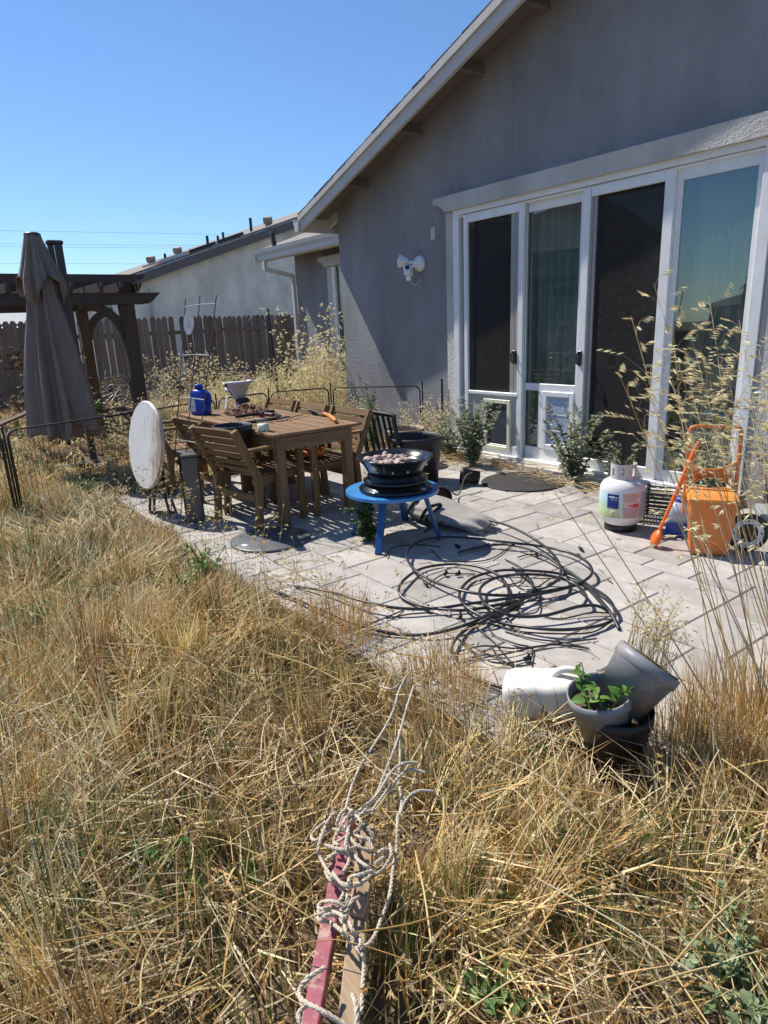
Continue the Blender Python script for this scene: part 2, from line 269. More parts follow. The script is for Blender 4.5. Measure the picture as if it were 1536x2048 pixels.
# ------------------------------------------------------------------ mesh building
ROOT = {}
class MB:
    def __init__(s): s.v = []; s.f = []; s.sm = []; s.c = []
    def add(s, vs, fs, smooth=False, col=None):
        o = len(s.v); s.v += [tuple(v) for v in vs]; s.f += [tuple(i+o for i in f) for f in fs]; s.sm += [smooth]*len(fs)
        if col is not None: s.c += [col]*len(vs)
        return s
    def box(s, c, sz, R=None, ch=0.0):
        c = Vector(c); h = [q/2 for q in sz]
        def T(p): return c + (R @ Vector(p) if R is not None else Vector(p))
        if ch <= 0:
            vs = [T((x*h[0], y*h[1], z*h[2])) for x in (-1, 1) for y in (-1, 1) for z in (-1, 1)]
            return s.add(vs, [(0, 1, 3, 2), (4, 6, 7, 5), (0, 4, 5, 1), (2, 3, 7, 6), (0, 2, 6, 4), (1, 5, 7, 3)])
        ch = min(ch, min(h)*0.8); vs = []; idx = {}
        for x in (-1, 1):
            for y in (-1, 1):
                for z in (-1, 1):
                    for a in range(3):
                        p = [x*(h[0]-ch), y*(h[1]-ch), z*(h[2]-ch)]; p[a] = (x, y, z)[a]*h[a]
                        idx[(x, y, z, a)] = len(vs); vs.append(T(p))
        fs = []
        for a in range(3):
            b, d = (a+1) % 3, (a+2) % 3
            for sg in (-1, 1):
                q = []
                for (i, j) in ((-1, -1), (1, -1), (1, 1), (-1, 1)):
                    k = [0, 0, 0]; k[a] = sg; k[b] = i; k[d] = j; q.append(idx[(*k, a)])
                fs.append(tuple(q if sg > 0 else q[::-1]))
        for a in range(3):
            b, d = (a+1) % 3, (a+2) % 3
            for i in (-1, 1):
                for j in (-1, 1):
                    k0 = [0]*3; k1 = [0]*3; k0[a] = -1; k1[a] = 1; k0[b] = k1[b] = i; k0[d] = k1[d] = j
                    q = [idx[(*k0, b)], idx[(*k1, b)], idx[(*k1, d)], idx[(*k0, d)]]
                    fs.append(tuple(q if i*j < 0 else q[::-1]))
        for x in (-1, 1):
            for y in (-1, 1):
                for z in (-1, 1):
                    q = [idx[(x, y, z, a)] for a in range(3)]
                    fs.append(tuple(q if x*y*z > 0 else q[::-1]))
        return s.add(vs, fs)
    def bar(s, p0, p1, w, h, up=(0, 0, 1), ch=0.0, ext=0.0):
        p0 = Vector(p0); p1 = Vector(p1); d = (p1-p0); l = d.length; d.normalize(); up = Vector(up)
        if abs(d.dot(up)) > 0.99: up = Vector((1, 0, 0))
        sd = up.cross(d).normalized(); u2 = d.cross(sd).normalized()
        R = Matrix((d, sd, u2)).transposed()
        return s.box((p0+p1)/2, (l+ext, w, h), R, ch)
    def tube(s, pts, r, n=8, caps=True, smooth=True):
        pts = [Vector(p) for p in pts]; m = len(pts); rs = r if isinstance(r, (list, tuple)) else [r]*m
        vs = []; prev = None
        for i, p in enumerate(pts):
            d = (pts[min(i+1, m-1)]-pts[max(i-1, 0)])
            if d.length < 1e-9: d = Vector((0, 0, 1))
            d.normalize()
            if prev is None:
                a = Vector((0, 0, 1)) if abs(d.z) < 0.9 else Vector((1, 0, 0)); u = a.cross(d).normalized()
            else:
                u = (prev - d*prev.dot(d))
                u = u.normalized() if u.length > 1e-6 else d.orthogonal().normalized()
            prev = u; w = d.cross(u)
            for k in range(n):
                t = 2*math.pi*k/n; vs.append(p + (u*math.cos(t)+w*math.sin(t))*rs[i])
        fs = [(i*n+k, i*n+(k+1) % n, (i+1)*n+(k+1) % n, (i+1)*n+k) for i in range(m-1) for k in range(n)]
        s.add(vs, fs, smooth)
        if caps: s.add([vs[k] for k in range(n)], [tuple(range(n))[::-1]]); s.add([vs[(m-1)*n+k] for k in range(n)], [tuple(range(n))])
        return s
    def lathe(s, prof, n=32, T=None, smooth=True):
        vs = []
        for r, z in prof:
            for k in range(n):
                t = 2*math.pi*k/n; p = Vector((r*math.cos(t), r*math.sin(t), z)); vs.append(T @ p if T is not None else p)
        fs = [(i*n+k, i*n+(k+1) % n, (i+1)*n+(k+1) % n, (i+1)*n+k) for i in range(len(prof)-1) for k in range(n)]
        return s.add(vs, fs, smooth)
    def prism(s, poly, o, a, b, ext):
        """polygon (u,v) on axes a,b from o, extruded by ext"""
        o = Vector(o); a = Vector(a); b = Vector(b); e = Vector(ext); n = len(poly)
        v0 = [o+a*u+b*w for u, w in poly]; v1 = [p+e for p in v0]
        fs = [tuple(range(n))[::-1], tuple(range(n, 2*n))]+[(i, (i+1) % n, n+(i+1) % n, n+i) for i in range(n)]
        if a.cross(b).dot(e) < 0: fs = [f[::-1] for f in fs]
        return s.add(v0+v1, fs)
    def pxz(s, poly, y0, y1): return s.prism(poly, (0, y0, 0), (1, 0, 0), (0, 0, 1), (0, y1-y0, 0))
    def mesh(s, name):
        me = bpy.data.meshes.new(name); me.from_pydata(s.v, [], s.f); me.polygons.foreach_set('use_smooth', s.sm)
        if s.c and len(s.c) == len(s.v):
            ca = me.color_attributes.new('Col', 'FLOAT_COLOR', 'POINT')
            ca.data.foreach_set('color', np.array([(*c, 1.0) for c in s.c], dtype=np.float32).ravel())
        me.update(); return me
    def obj(s, name, mat, parent=None, local=False, subsurf=0, smooth_all=False):
        if parent is not None and not local:
            r = parent
            while r.parent is not None: r = r.parent
            Mi = ROOT.get(r.name)
            if Mi is not None: Mi = Mi.inverted(); s.v = [tuple(Mi @ Vector(v)) for v in s.v]
        me = s.mesh(name); me.materials.append(mat)
        if smooth_all: me.polygons.foreach_set('use_smooth', [True]*len(me.polygons))
        o = bpy.data.objects.new(name, me); COL.objects.link(o)
        if parent is not None: o.parent = parent
        if subsurf:
            md = o.modifiers.new('sub', 'SUBSURF'); md.levels = subsurf; md.render_levels = subsurf
        return o
def tag(o, label=None, cat=None, group=None, kind=None):
    if label: o['label'] = label
    if cat: o['category'] = cat
    if group: o['group'] = group
    if kind: o['kind'] = kind
    return o
def thing(name, label, cat, loc=(0, 0, 0), rz=0.0, group=None, R=None):
    o = bpy.data.objects.new(name, None); o.empty_display_size = 0.1; COL.objects.link(o)
    T = Matrix.Translation(Vector(loc)) @ (R.to_4x4() if R is not None else Matrix.Rotation(rz, 4, 'Z'))
    o.matrix_world = T; ROOT[o.name] = T
    return tag(o, label, cat, group)
def inst(src, parent, loc=(0, 0, 0), rot=(0, 0, 0), scale=None):
    c = src.copy(); COL.objects.link(c); c.parent = parent; c.location = loc; c.rotation_euler = rot
    if scale: c.scale = scale
    return c
def copy_tree(o, loc=None, rz=None, label=None, parent=None, scale=None):
    c = o.copy(); COL.objects.link(c)
    if parent is not None: c.parent = parent
    if loc is not None: c.location = loc
    if rz is not None: c.rotation_euler = (0, 0, rz)
    if scale is not None: c.scale = scale
    if label: c['label'] = label
    for ch in [q for q in o.children]: copy_tree(ch, parent=c)
    return c
def catmull(P, n=8, closed=False):
    P = [Vector(p) for p in P]; out = []; m = len(P)
    for i in range(m-1):
        a, b, c, d = P[max(i-1, 0)], P[i], P[i+1], P[min(i+2, m-1)]
        for k in range(n):
            t = k/n
            out.append(0.5*((2*b)+(c-a)*t+(2*a-5*b+4*c-d)*t*t+(3*b-a-3*c+d)*t**3))
    out.append(P[-1]); return out
def Rdir(d, up=(0, 0, 1)):
    """rotation whose local z points along d"""
    return Vector(d).normalized().to_track_quat('Z', 'Y').to_matrix()
def jit(a): return random.uniform(-a, a)

# ================================================================== SETTING
W = 5.25                       # house wall plane (y)
PX0, PX1, PY0, PY1 = -6.563, 0.604, 1.535, 5.195
def vnoise(x, y, seed, sc_):
    """smooth value noise for numpy arrays, 0..1"""
    rs = np.random.RandomState(seed); g = rs.rand(256, 256)
    fx = np.asarray(x)*sc_; fy = np.asarray(y)*sc_
    ix = np.floor(fx).astype(int); iy = np.floor(fy).astype(int); tx = fx-ix; ty = fy-iy
    tx = tx*tx*(3-2*tx); ty = ty*ty*(3-2*ty)
    a = g[ix % 256, iy % 256]; b = g[(ix+1) % 256, iy % 256]; c = g[ix % 256, (iy+1) % 256]; d = g[(ix+1) % 256, (iy+1) % 256]
    return (a*(1-tx)+b*tx)*(1-ty)+(c*(1-tx)+d*tx)*ty
def pave_y(x): return 1.50+np.maximum(0, np.asarray(x, float)+1.75)*0.80      # near edge of the paving, overgrown at the right
def ground_h(x, y):
    x = np.asarray(x, float); y = np.asarray(y, float)
    h = -0.03+0.11*(vnoise(x, y, 3, 1.1)-0.5)+0.04*(vnoise(x, y, 4, 3.3)-0.5)
    edge = np.clip(np.maximum(np.maximum(PX0-x, x-PX1), np.maximum(np.maximum(PY0-y, y-9.0), (pave_y(x)-0.10-y)*0.78))/0.3, 0, 1)
    far = np.clip((np.hypot(x, y)-18)/6, 0, 1)
    h = h*(1-far)-0.05*far
    return h*edge-0.06*(1-edge)
gx = np.concatenate([[-160, -90, -50, -32], np.arange(-22, 3.01, 0.15), [5, 9, 20, 50, 110]])
gy = np.concatenate([[-110, -60, -30, -15], np.arange(-8, 12.01, 0.15), [16, 25, 50, 110, 160]])
GX, GY = np.meshgrid(gx, gy, indexing='ij'); GZ = ground_h(GX, GY)
gb = MB(); nx, ny = GX.shape
gb.add(list(zip(GX.ravel(), GY.ravel(), GZ.ravel())), [(i*ny+j, (i+1)*ny+j, (i+1)*ny+j+1, i*ny+j+1) for i in range(nx-1) for j in range(ny-1)], True)
tag(gb.obj('ground', M['soil']), kind='structure')

# patio: sand bed + one object per paver, mixed sizes on a 152.5 mm module
pb = MB(); pb.prism([(PX0, PY0), (-1.70, PY0), (PX1, float(pave_y(PX1))-0.02), (PX1, PY1), (PX0, PY1)], (0, 0, -0.072), (1, 0, 0), (0, 1, 0), (0, 0, 0.05))
patio = tag(pb.obj('patio', M['sand']), kind='structure')
U = 0.1525; NX = int(round((PX1-PX0)/U)); NY = int(round((PY1-PY0)/U)); occ = [[0]*NY for _ in range(NX)]
PVM = {}
for a_, b_2 in ((2, 3), (3, 2), (2, 2), (1, 2), (2, 1), (1, 1), (1, 3), (3, 1)):
    b = MB(); b.box((0, 0, 0), (a_*U-0.0075, b_2*U-0.0075, 0.05), ch=0.0045); me = b.mesh('paver'); me.materials.append(M['paver']); PVM[(a_, b_2)] = me
rs = random.Random(12)
order = [(i, j) for i in range(NX-1, -1, -1) for j in range(NY)]
last = None
for (i, j) in order:
    if occ[i][j]: continue
    ch_ = []
    for (a_, b_2), wgt in (((2, 3), 8), ((3, 2), 5), ((2, 2), 4), ((1, 2), 1.2), ((2, 1), 0.8)):
        if i-a_+1 < 0 or j+b_2 > NY: continue
        if any(occ[i-u][j+v] for u in range(a_) for v in range(b_2)): continue
        if (a_, b_2) == last: wgt *= 0.45
        ch_.append(((a_, b_2), wgt))
    if ch_:
        t_ = rs.uniform(0, sum(w for _, w in ch_))
        for k_, w in ch_:
            t_ -= w
            if t_ <= 0: break
    else:
        k_ = (1, 1)
        for q_ in ((1, 3), (1, 2), (3, 1), (2, 1)):
            if i-q_[0]+1 >= 0 and j+q_[1] <= NY and not any(occ[i-u][j+v] for u in range(q_[0]) for v in range(q_[1])): k_ = q_; break
    last = k_
    for u in range(k_[0]):
        for v in range(k_[1]): occ[i-u][j+v] = 1
    if PY0+(j+k_[1])*U < float(pave_y(PX0+(i+1-k_[0]/2)*U))-0.06: continue
    o = bpy.data.objects.new('paver', PVM[k_]); COL.objects.link(o); o.parent = patio
    o.location = (PX0+(i+1-k_[0]/2)*U, PY0+(j+k_[1]/2)*U, -0.0262+rs.uniform(-.0018, .0018)); o.rotation_euler = (rs.uniform(-.004, .004), rs.uniform(-.004, .004), rs.uniform(-.003, .003))

# ------------------------------------------------------------------ house
house = thing('house', 'grey stucco house with white sliding glass doors and a gabled roof', 'house', (-4, W, 0))
SLP = 1/3.0
def zb(x): return 2.765+SLP*(x+8.19)          # underside of the rake board
XA = 1.2                                      # ridge x
YF = 4.83
XL, XR = -5.70, -2.36                         # door opening
b = MB(); zt = 2.62
b.box(((-7.97+XL)/2, W+0.1, (zt-0.1)/2), (XL+7.97, 0.2, zt+0.1))
b.box(((XR+3.2)/2, W+0.1, (zt-0.1)/2), (3.2-XR, 0.2, zt+0.1))
zs = lambda x: zb(x)+0.165
b.pxz([(-7.97, zt), (3.2, zt), (3.2, zs(XA)-SLP*(3.2-XA)), (XA, zs(XA)), (-7.97, zs(-7.97))], W, W+0.2)
b.box((-7.87, 7.0, 1.38), (0.2, 3.1, 2.96))
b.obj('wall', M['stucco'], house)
# roof planes
b = MB(); R0 = -8.28
b.pxz([(R0, zb(R0)+0.16), (XA, zb(XA)+0.16), (XA, zb(XA)+0.195), (R0, zb(R0)+0.195)], YF+0.04, 14)
b.pxz([(XA, zb(XA)+0.16), (9, zb(XA)+0.16-SLP*(9-XA)), (9, zb(XA)+0.195-SLP*(9-XA)), (XA, zb(XA)+0.195)], YF+0.04, 14)
roof = b.obj('roof', M['sheath'], house)
# shingle courses, seen edge on along the rake: one row each
sh = MB(); sh.box((0, 0, 0), (0.20, 9.1, 0.012)); shm = sh.mesh('shingle_course'); shm.materials.append(M['shingle'])
ang = math.atan(SLP); k = 0; xx = R0+0.02
H4 = Vector((-4, W, 0))
while xx < XA:
    o = bpy.data.objects.new('shingle_course', shm); COL.objects.link(o); o.parent = roof
    o.location = Vector((xx+0.09, YF+4.53+jit(0.006), zb(xx+0.09)+0.211+jit(0.002)))-H4; o.rotation_euler = (0, -ang+0.035, 0); xx += 0.145
b = MB()
b.pxz([(-8.25, zb(-8.25)), (XA, zb(XA)), (XA, zb(XA)+0.19), (-8.25, zb(-8.25)+0.19)], YF, YF+0.04)
b.obj('rake_board', M['trim'], house)
b = MB()
b.pxz([(-8.27, zb(-8.27)+0.125), (XA, zb(XA)+0.125), (XA, zb(XA)+0.197), (-8.27, zb(-8.27)+0.197)], YF-0.022, YF-0.002)
b.obj('barge_trim', M['trim'], house)
for lx in (-7.25, -6.2, -5.25, -4.45, -3.4, -2.2):
    b = MB(); zz = zb(lx)+0.10; b.bar((lx, YF+0.04, zz), (lx, W+0.02, zz), 0.045, 0.11, (-math.sin(ang), 0, math.cos(ang)), 0.003); b.obj('lookout', M['sheath'], house)
for ly in (5.05, 5.55, 6.1):
    b = MB(); b.bar((-8.22, ly+0.22, zb(-8.22)+0.095), (-7.98, ly+0.22, zb(-7.98)+0.095), 0.045, 0.12, ch=0.003); b.obj('rafter_tail', M['trim'], house)
def k_gutter(b, x0, x1, y, z, h, axis='x', out=-1):
    """K style gutter profile swept along x (front faces out*y) or along y (front faces -x)"""
    P = [(0, 0), (0.085, 0), (0.10, 0.02), (0.105, h*0.45), (0.125, h*0.7), (0.135, h), (0.125, h), (0.115, h*0.72), (0.0, h*0.72)]
    if axis == 'x': b.prism([(-u if out < 0 else u, w) for u, w in P], (x0, y, z), (0, 1, 0), (0, 0, 1), (x1-x0, 0, 0))
    else: b.prism([(-u, w) for u, w in P], (y, x0, z), (1, 0, 0), (0, 0, 1), (0, x1-x0, 0))
b = MB(); k_gutter(b, YF-0.03, 13, -8.255, 2.745, 0.16, 'y'); b.obj('eave_gutter', M['gutter'], house)
b = MB(); b.box((-8.237, 9.0, 2.82), (0.03, 8.2, 0.17)); b.obj('eave_fascia', M['trim'], house)
# wing: wall set back, gutter, low roof, downspout, window trim
WY = 6.5
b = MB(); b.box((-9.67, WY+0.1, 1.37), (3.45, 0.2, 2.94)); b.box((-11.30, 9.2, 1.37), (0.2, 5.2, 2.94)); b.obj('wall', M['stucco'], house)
b = MB(); k_gutter(b, -11.86, -7.99, 6.06, 2.71, 0.20, 'x', -1); g = b.obj('gutter', M['gutter'], house)
b = MB(); b.box((-11.865, 6.0, 2.79), (0.012, 0.16, 0.15)); b.obj('gutter_end', M['gutter'], house)
b = MB(); b.box((-9.92, 6.085, 2.80), (3.86, 0.03, 0.18)); b.obj('eave_fascia', M['trim'], house)
b = MB(); b.prism([(6.06, 2.90), (10.5, 2.90+4.44*SLP), (10.5, 2.96+4.44*SLP), (6.06, 2.94)], (-11.84, 0, 0), (0, 1, 0), (0, 0, 1), (3.85, 0, 0)); b.obj('low_roof', M['shingle_far'], house)
b = MB(); b.box((-9.9, 6.3, 2.83), (3.8, 0.42, 0.02)); b.obj('soffit', M['sheath'], house)
b = MB()
b.bar((-11.62, 5.99, 2.72), (-11.62, 5.99, 2.55), 0.075, 0.055, (0, 1, 0)); b.bar((-11.62, 5.99, 2.57), (-11.42, 6.44, 2.44), 0.06, 0.075)
b.bar((-11.42, 6.45, 2.46), (-11.42, 6.45, 0.02), 0.075, 0.055, (0, 1, 0)); b.obj('downspout', M['gutter'], house)
wn = MB()
wn.box((-10.13, WY-0.03, 1.30), (0.16, 0.06, 2.36)); wn.box((-8.5, WY-0.03, 1.30), (0.16, 0.06, 2.36))
wn.pxz([(-10.42, 2.66), (-10.42, 2.60), (-10.30, 2.56), (-10.24, 2.49), (-8.30, 2.49), (-8.30, 2.66)], WY-0.10, WY-0.001)
win = wn.obj('window_trim', M['trim'], house)
b = MB(); b.box((-10.0, WY-0.045, 1.35), (0.09, 0.05, 2.26), ch=0.004); b.box((-8.62, WY-0.045, 1.35), (0.07, 0.05, 2.26), ch=0.004); b.obj('window_frame', M['vinyl'], win)
b = MB(); b.box((-9.3, WY-0.02, 1.35), (1.26, 0.008, 2.26)); b.obj('pane', M['glass'], win)
# flat conduit cover plate on the wall
b = MB(); q = wy(866, 467, W-0.01); b.box((q.x, W-0.008, q.z), (0.075, 0.016, 0.135), ch=0.004); b.obj('cover_plate', M['trim'], house)

# door surround
YH = 5.13
h0 = wy(865, 398, YH); h1 = wy(888, 424, YH); zt1 = h0.z-0.005; zb1 = h1.z
b = MB()
b.pxz([(h0.x, zt1), (h0.x, zt1-0.055), (h0.x+0.07, zt1-0.07), (h1.x-0.05, zb1+0.05), (h1.x-0.01, zb1+0.005), (h1.x+0.01, zb1), (-2.0, zb1), (-1.86, zb1+0.05), (-1.70, zt1-0.06), (-1.70, zt1)], YH, W-0.001)
b.obj('door_header', M['stucco_trim'], house)
for tx_, tw_ in ((-5.695, 0.125), (-2.265, 0.17)):
    b = MB(); b.box((tx_, W-0.03, (zb1-0.06)/2), (tw_, 0.062, zb1+0.06), ch=0.006); b.obj('door_trim', M['stucco_trim'], house)
door = MB()                                    # fixed white vinyl frame
YD = 5.205
zf = 2.585
door.box((-5.585, YD+0.04, zf/2+0.03), (0.085, 0.14, zf-0.06), ch=0.004)
door.box((-2.395, YD+0.04, zf/2+0.03), (0.085, 0.14, zf-0.06), ch=0.004)
door.box((-3.99, YD+0.04, zf+0.025), (3.275, 0.14, 0.065), ch=0.004)
door.box((-3.99, YD+0.052, zf-0.022), (3.10, 0.11, 0.022), ch=0.002)
door.box((-3.99, YD+0.03, 0.055), (3.275, 0.17, 0.07), ch=0.004)
dr = door.obj('sliding_door', M['vinyl'], house)
b = MB(); b.box((-3.99, 5.11, 0.03), (3.30, 0.16, 0.06), ch=0.008); b.obj('threshold', M['trim'], house)
def leaf(name, x0, x1, y, z0=0.09, z1=2.562, wl=0.07, wr=0.07, wt=0.075, wb=0.10, mat='vinyl', th=0.035):
    b = MB()
    b.box((x0+wl/2, y, (z0+z1)/2), (wl, th, z1-z0), ch=0.003); b.box((x1-wr/2, y, (z0+z1)/2), (wr, th, z1-z0), ch=0.003)
    b.box(((x0+x1)/2, y, z1-wt/2), (x1-x0-wl-wr, th-0.004, wt), ch=0.003); b.box(((x0+x1)/2, y, z0+wb/2), (x1-x0-wl-wr, th-0.004, wb), ch=0.003)
    return b.obj(name, M[mat], dr)
def pane(x0, x1, y, z0, z1, mat='glass', name='pane', th=0.006):
    b = MB(); b.box(((x0+x1)/2, y, (z0+z1)/2), (x1-x0, th, z1-z0)); return b.obj(name, M[mat], dr)
# first leaf: screen door with a pet panel below, glass behind
leaf('screen_leaf', -5.475, -4.635, YD+0.0, wl=0.055, wr=0.065)
leaf('screen_frame', -4.815, -4.702, YD+0.012, wl=0.055, wr=0.055, mat='screen_frame', th=0.02)
pane(-5.42, -4.70, YD+0.012, 0.765, 2.485, 'screen', 'insect_screen', 0.002)
pane(-5.55, -4.60, YD+0.075, 0.16, 2.55)
b = MB(); b.box((-5.05, YD+0.0, 0.735), (0.72, 0.045, 0.035), ch=0.004); b.obj('mid_rail', M['vinyl'], dr)
b = MB(); b.box((-5.05, YD+0.01, 0.45), (0.72, 0.018, 0.53)); b.obj('pet_panel', M['panel_grey'], dr)
def frame_rect(x0, x1, z0, z1, y, w, th, name, mat):
    b = MB(); b.box((x0+w/2, y, (z0+z1)/2), (w, th, z1-z0), ch=0.004); b.box((x1-w/2, y, (z0+z1)/2), (w, th, z1-z0), ch=0.004)
    b.box(((x0+x1)/2, y, z1-w/2), (x1-x0-2*w, th, w), ch=0.004); b.box(((x0+x1)/2, y, z0+w/2), (x1-x0-2*w, th, w), ch=0.004)
    return b.obj(name, M[mat], dr)
frame_rect(-5.17, -4.785, 0.13, 0.675, YD-0.012, 0.042, 0.03, 'pet_door_frame', 'cream')
pane(-5.13, -4.825, YD-0.006, 0.17, 0.635, 'flap_dark', 'pet_flap')
# second leaf: glass over a pet door insert
leaf('door_leaf', -4.70, -3.93, YD+0.055, wl=0.06, wr=0.085, wt=0.09, wb=0.12)
pane(-4.64, -4.015, YD+0.055, 0.86, 2.475)
b = MB(); b.box((-4.33, YD+0.055, 0.825), (0.64, 0.04, 0.07), ch=0.003); b.obj('mid_rail', M['vinyl'], dr)
pane(-4.64, -4.455, YD+0.055, 0.21, 0.79)
b = MB(); b.box((-4.425, YD+0.055, 0.5), (0.06, 0.04, 0.58), ch=0.003); b.obj('mullion', M['vinyl'], dr)
frame_rect(-4.395, -4.015, 0.21, 0.79, YD+0.040, 0.05, 0.035, 'pet_door_frame', 'vinyl')
fl = pane(-4.345, -4.065, YD+0.045, 0.26, 0.74, 'flap', 'pet_flap')
b = MB()
for zz in (0.40, 0.56): b.box((-4.205, YD+0.040, zz), (0.27, 0.004, 0.008))
b.obj('flap_seam', M['vinyl_dirty'], dr)
# third leaf: full height screen, glass behind
leaf('screen_leaf', -3.955, -3.10, YD+0.0, wl=0.075, wr=0.085)
leaf('screen_frame', -3.885, -3.82, YD+0.008, wl=0.03, wr=0.03, mat='screen_frame', th=0.02)
pane(-3.885, -3.185, YD+0.014, 0.19, 2.49, 'screen', 'insect_screen', 0.002)
pane(-3.95, -3.10, YD+0.075, 0.16, 2.55)
# fourth leaf: fixed glass
leaf('door_leaf', -3.10, -2.44, YD+0.03, wl=0.05, wr=0.05, wt=0.09, wb=0.10)
pane(-3.05, -2.49, YD+0.03, 0.19, 2.47)
for (hx, hy) in ((-4.735, YD-0.035), (-3.925, YD-0.035)):
    b = MB(); b.box((hx, hy+0.018, 1.12), (0.045, 0.028, 0.14), ch=0.008); b.tube(catmull([(hx-0.004, hy+0.02, 1.175), (hx-0.004, hy-0.022, 1.165), (hx-0.004, hy-0.026, 1.12), (hx-0.004, hy-0.022, 1.075), (hx-0.004, hy+0.02, 1.065)], 4), 0.008, 8); b.obj('door_handle', M['black'], dr)
# room behind the doors
b = MB(); b.box((-4.2, 9.05, 1.35), (5.6, 0.1, 2.9)); b.box((-7.05, 7.2, 1.35), (0.1, 3.6, 2.9)); b.box((-1.35, 7.2, 1.35), (0.1, 3.6, 2.9)); b.box((-4.2, 7.2, 2.86), (5.7, 3.8, 0.1)); b.obj('interior_wall', M['interior'], house)
b = MB(); b.box((-4.2, 7.25, -0.01), (5.6, 3.5, 0.1)); b.obj('interior_floor', M['int_floor'], house)
def curtain(x0, x1, y, label, z0=0.12, z1=2.5, n=90):
    vs = []; fs = []
    for i in range(n+1):
        t = i/n; xx = x0+(x1-x0)*t
        for z in (z0, z0+0.8, z1):
            vs.append((xx+0.015*math.sin(t*23+z), y+0.035*math.sin(t*(x1-x0)*55+0.5*math.sin(t*9))*(1.1-0.12*z), z))
    for i in range(n):
        for j in range(2): fs.append((i*3+j, (i+1)*3+j, (i+1)*3+j+1, i*3+j+1))
    b = MB(); b.add(vs, fs, True); o = b.obj('curtain', M['curtain']); tag(o, label, 'curtain')
    md = o.modifiers.new('th', 'SOLIDIFY'); md.thickness = 0.003
curtain(-5.05, -3.98, 5.44, 'pale sheer curtain hanging behind the pane over the blue-grey pet flap')
curtain(-3.62, -3.20, 5.55, 'gathered sheer curtain behind the tall insect screen in the middle')
curtain(-3.08, -2.42, 5.52, 'pale sheer curtain hanging behind the rightmost fixed pane')
# white chair and lamp inside, seen through the low pane
ch = thing('indoor_chair', 'white slat-back chair standing indoors behind the narrow low pane', 'chair', (-5.05, 6.25, 0.04), RAD(25))
b = MB(); b.box((0, 0, 0.43), (0.40, 0.40, 0.03), ch=0.005); b.obj('seat', M['vinyl'], ch, True)
for sx in (-1, 1):
    for sy in (-1, 1):
        b = MB(); b.box((sx*0.17, sy*0.17, 0.21 if sy < 0 else 0.44), (0.035, 0.035, 0.42 if sy < 0 else 0.88), ch=0.004); b.obj('leg', M['vinyl'], ch, True)
for k in range(5):
    b = MB(); b.box((-0.12+0.06*k, 0.17, 0.66), (0.025, 0.015, 0.36)); b.obj('back_slat', M['vinyl'], ch, True)
b = MB(); b.box((0, 0.17, 0.86), (0.31, 0.025, 0.05), ch=0.004); b.obj('top_rail', M['vinyl'], ch, True)

# ------------------------------------------------------------------ floodlight camera on the wall
q = wy(838, 527, W-0.03)
fl = thing('security_camera', 'white floodlight camera with a black lens on the grey stucco wall', 'security camera', (q.x, W, q.z))
Ty = Matrix.Rotation(RAD(90), 4, 'X')
b = MB(); b.lathe([(0, 0.001), (0.085, 0.001), (0.09, 0.02), (0.08, 0.05), (0.03, 0.062), (0, 0.063)], 28, Ty); b.obj('mount', M['vinyl'], fl, True)
b = MB(); b.tube([(-0.01, -0.05, 0.01), (-0.09, -0.12, 0.02)], 0.018, 10)
R_ = Rdir((-0.75, -0.55, 0.12)).to_4x4(); R_.translation = Vector((-0.09, -0.12, 0.025))
b.lathe([(0.0, 0.0), (0.03, 0.0), (0.045, 0.03), (0.07, 0.10), (0.075, 0.115), (0.0, 0.117)], 4, R_, False); b.obj('floodlight', M['vinyl'], fl, True)
Rc = Matrix.Rotation(RAD(-18), 3, 'X') @ Matrix.Rotation(RAD(28), 3, 'Z') @ Matrix.Rotation(RAD(-22), 3, 'Y')
b = MB(); b.tube([(-0.02, -0.06, -0.01), (-0.05, -0.13, -0.045)], 0.02, 10); b.box((-0.055, -0.15, -0.075), (0.085, 0.10, 0.115), Rc, 0.012); b.box((-0.055, -0.145, -0.155), (0.06, 0.05, 0.07), Rc, 0.012); cb = b.obj('camera_body', M['vinyl'], fl, True)
b = MB(); b.box(Vector((-0.055, -0.15, -0.075))+Rc @ Vector((0.012, -0.051, 0.018)), (0.05, 0.008, 0.05), Rc, 0.003); b.obj('lens', M['black'], cb, True)
b = MB(); b.tube(catmull([(-0.05, -0.12, -0.18), (-0.06, -0.10, -0.22), (-0.02, -0.06, -0.23), (0.01, -0.02, -0.17)], 5), 0.003, 5); b.obj('cable', M['vinyl'], fl, True)

# ------------------------------------------------------------------ neighbour's house behind the fence
nb = thing('neighbor_house', 'cream stucco house with a brown gable edge and solar panels beyond the fence', 'house', (-20, 10, 0))
NS = 0.324
def zr(y): return 2.94+NS*(y-6.32)           # underside of its rake board
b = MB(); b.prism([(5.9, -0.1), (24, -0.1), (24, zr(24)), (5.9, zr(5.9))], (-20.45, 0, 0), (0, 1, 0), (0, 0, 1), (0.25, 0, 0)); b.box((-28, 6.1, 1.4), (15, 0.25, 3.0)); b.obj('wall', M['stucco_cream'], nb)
b = MB(); b.prism([(5.2, zr(5.2)+0.24), (26, zr(26)+0.24), (26, zr(26)+0.30), (5.2, zr(5.2)+0.30)], (-36.2, 0, 0), (0, 1, 0), (0, 0, 1), (16.25, 0, 0)); rf = b.obj('roof', M['shingle_far'], nb)
b = MB(); b.prism([(5.2, zr(5.2)-0.02), (26, zr(26)-0.02), (26, zr(26)+0.236), (5.2, zr(5.2)+0.236)], (-20.0, 0, 0), (0, 1, 0), (0, 0, 1), (0.06, 0, 0)); b.obj('rake_board', M['fascia_far'], nb)
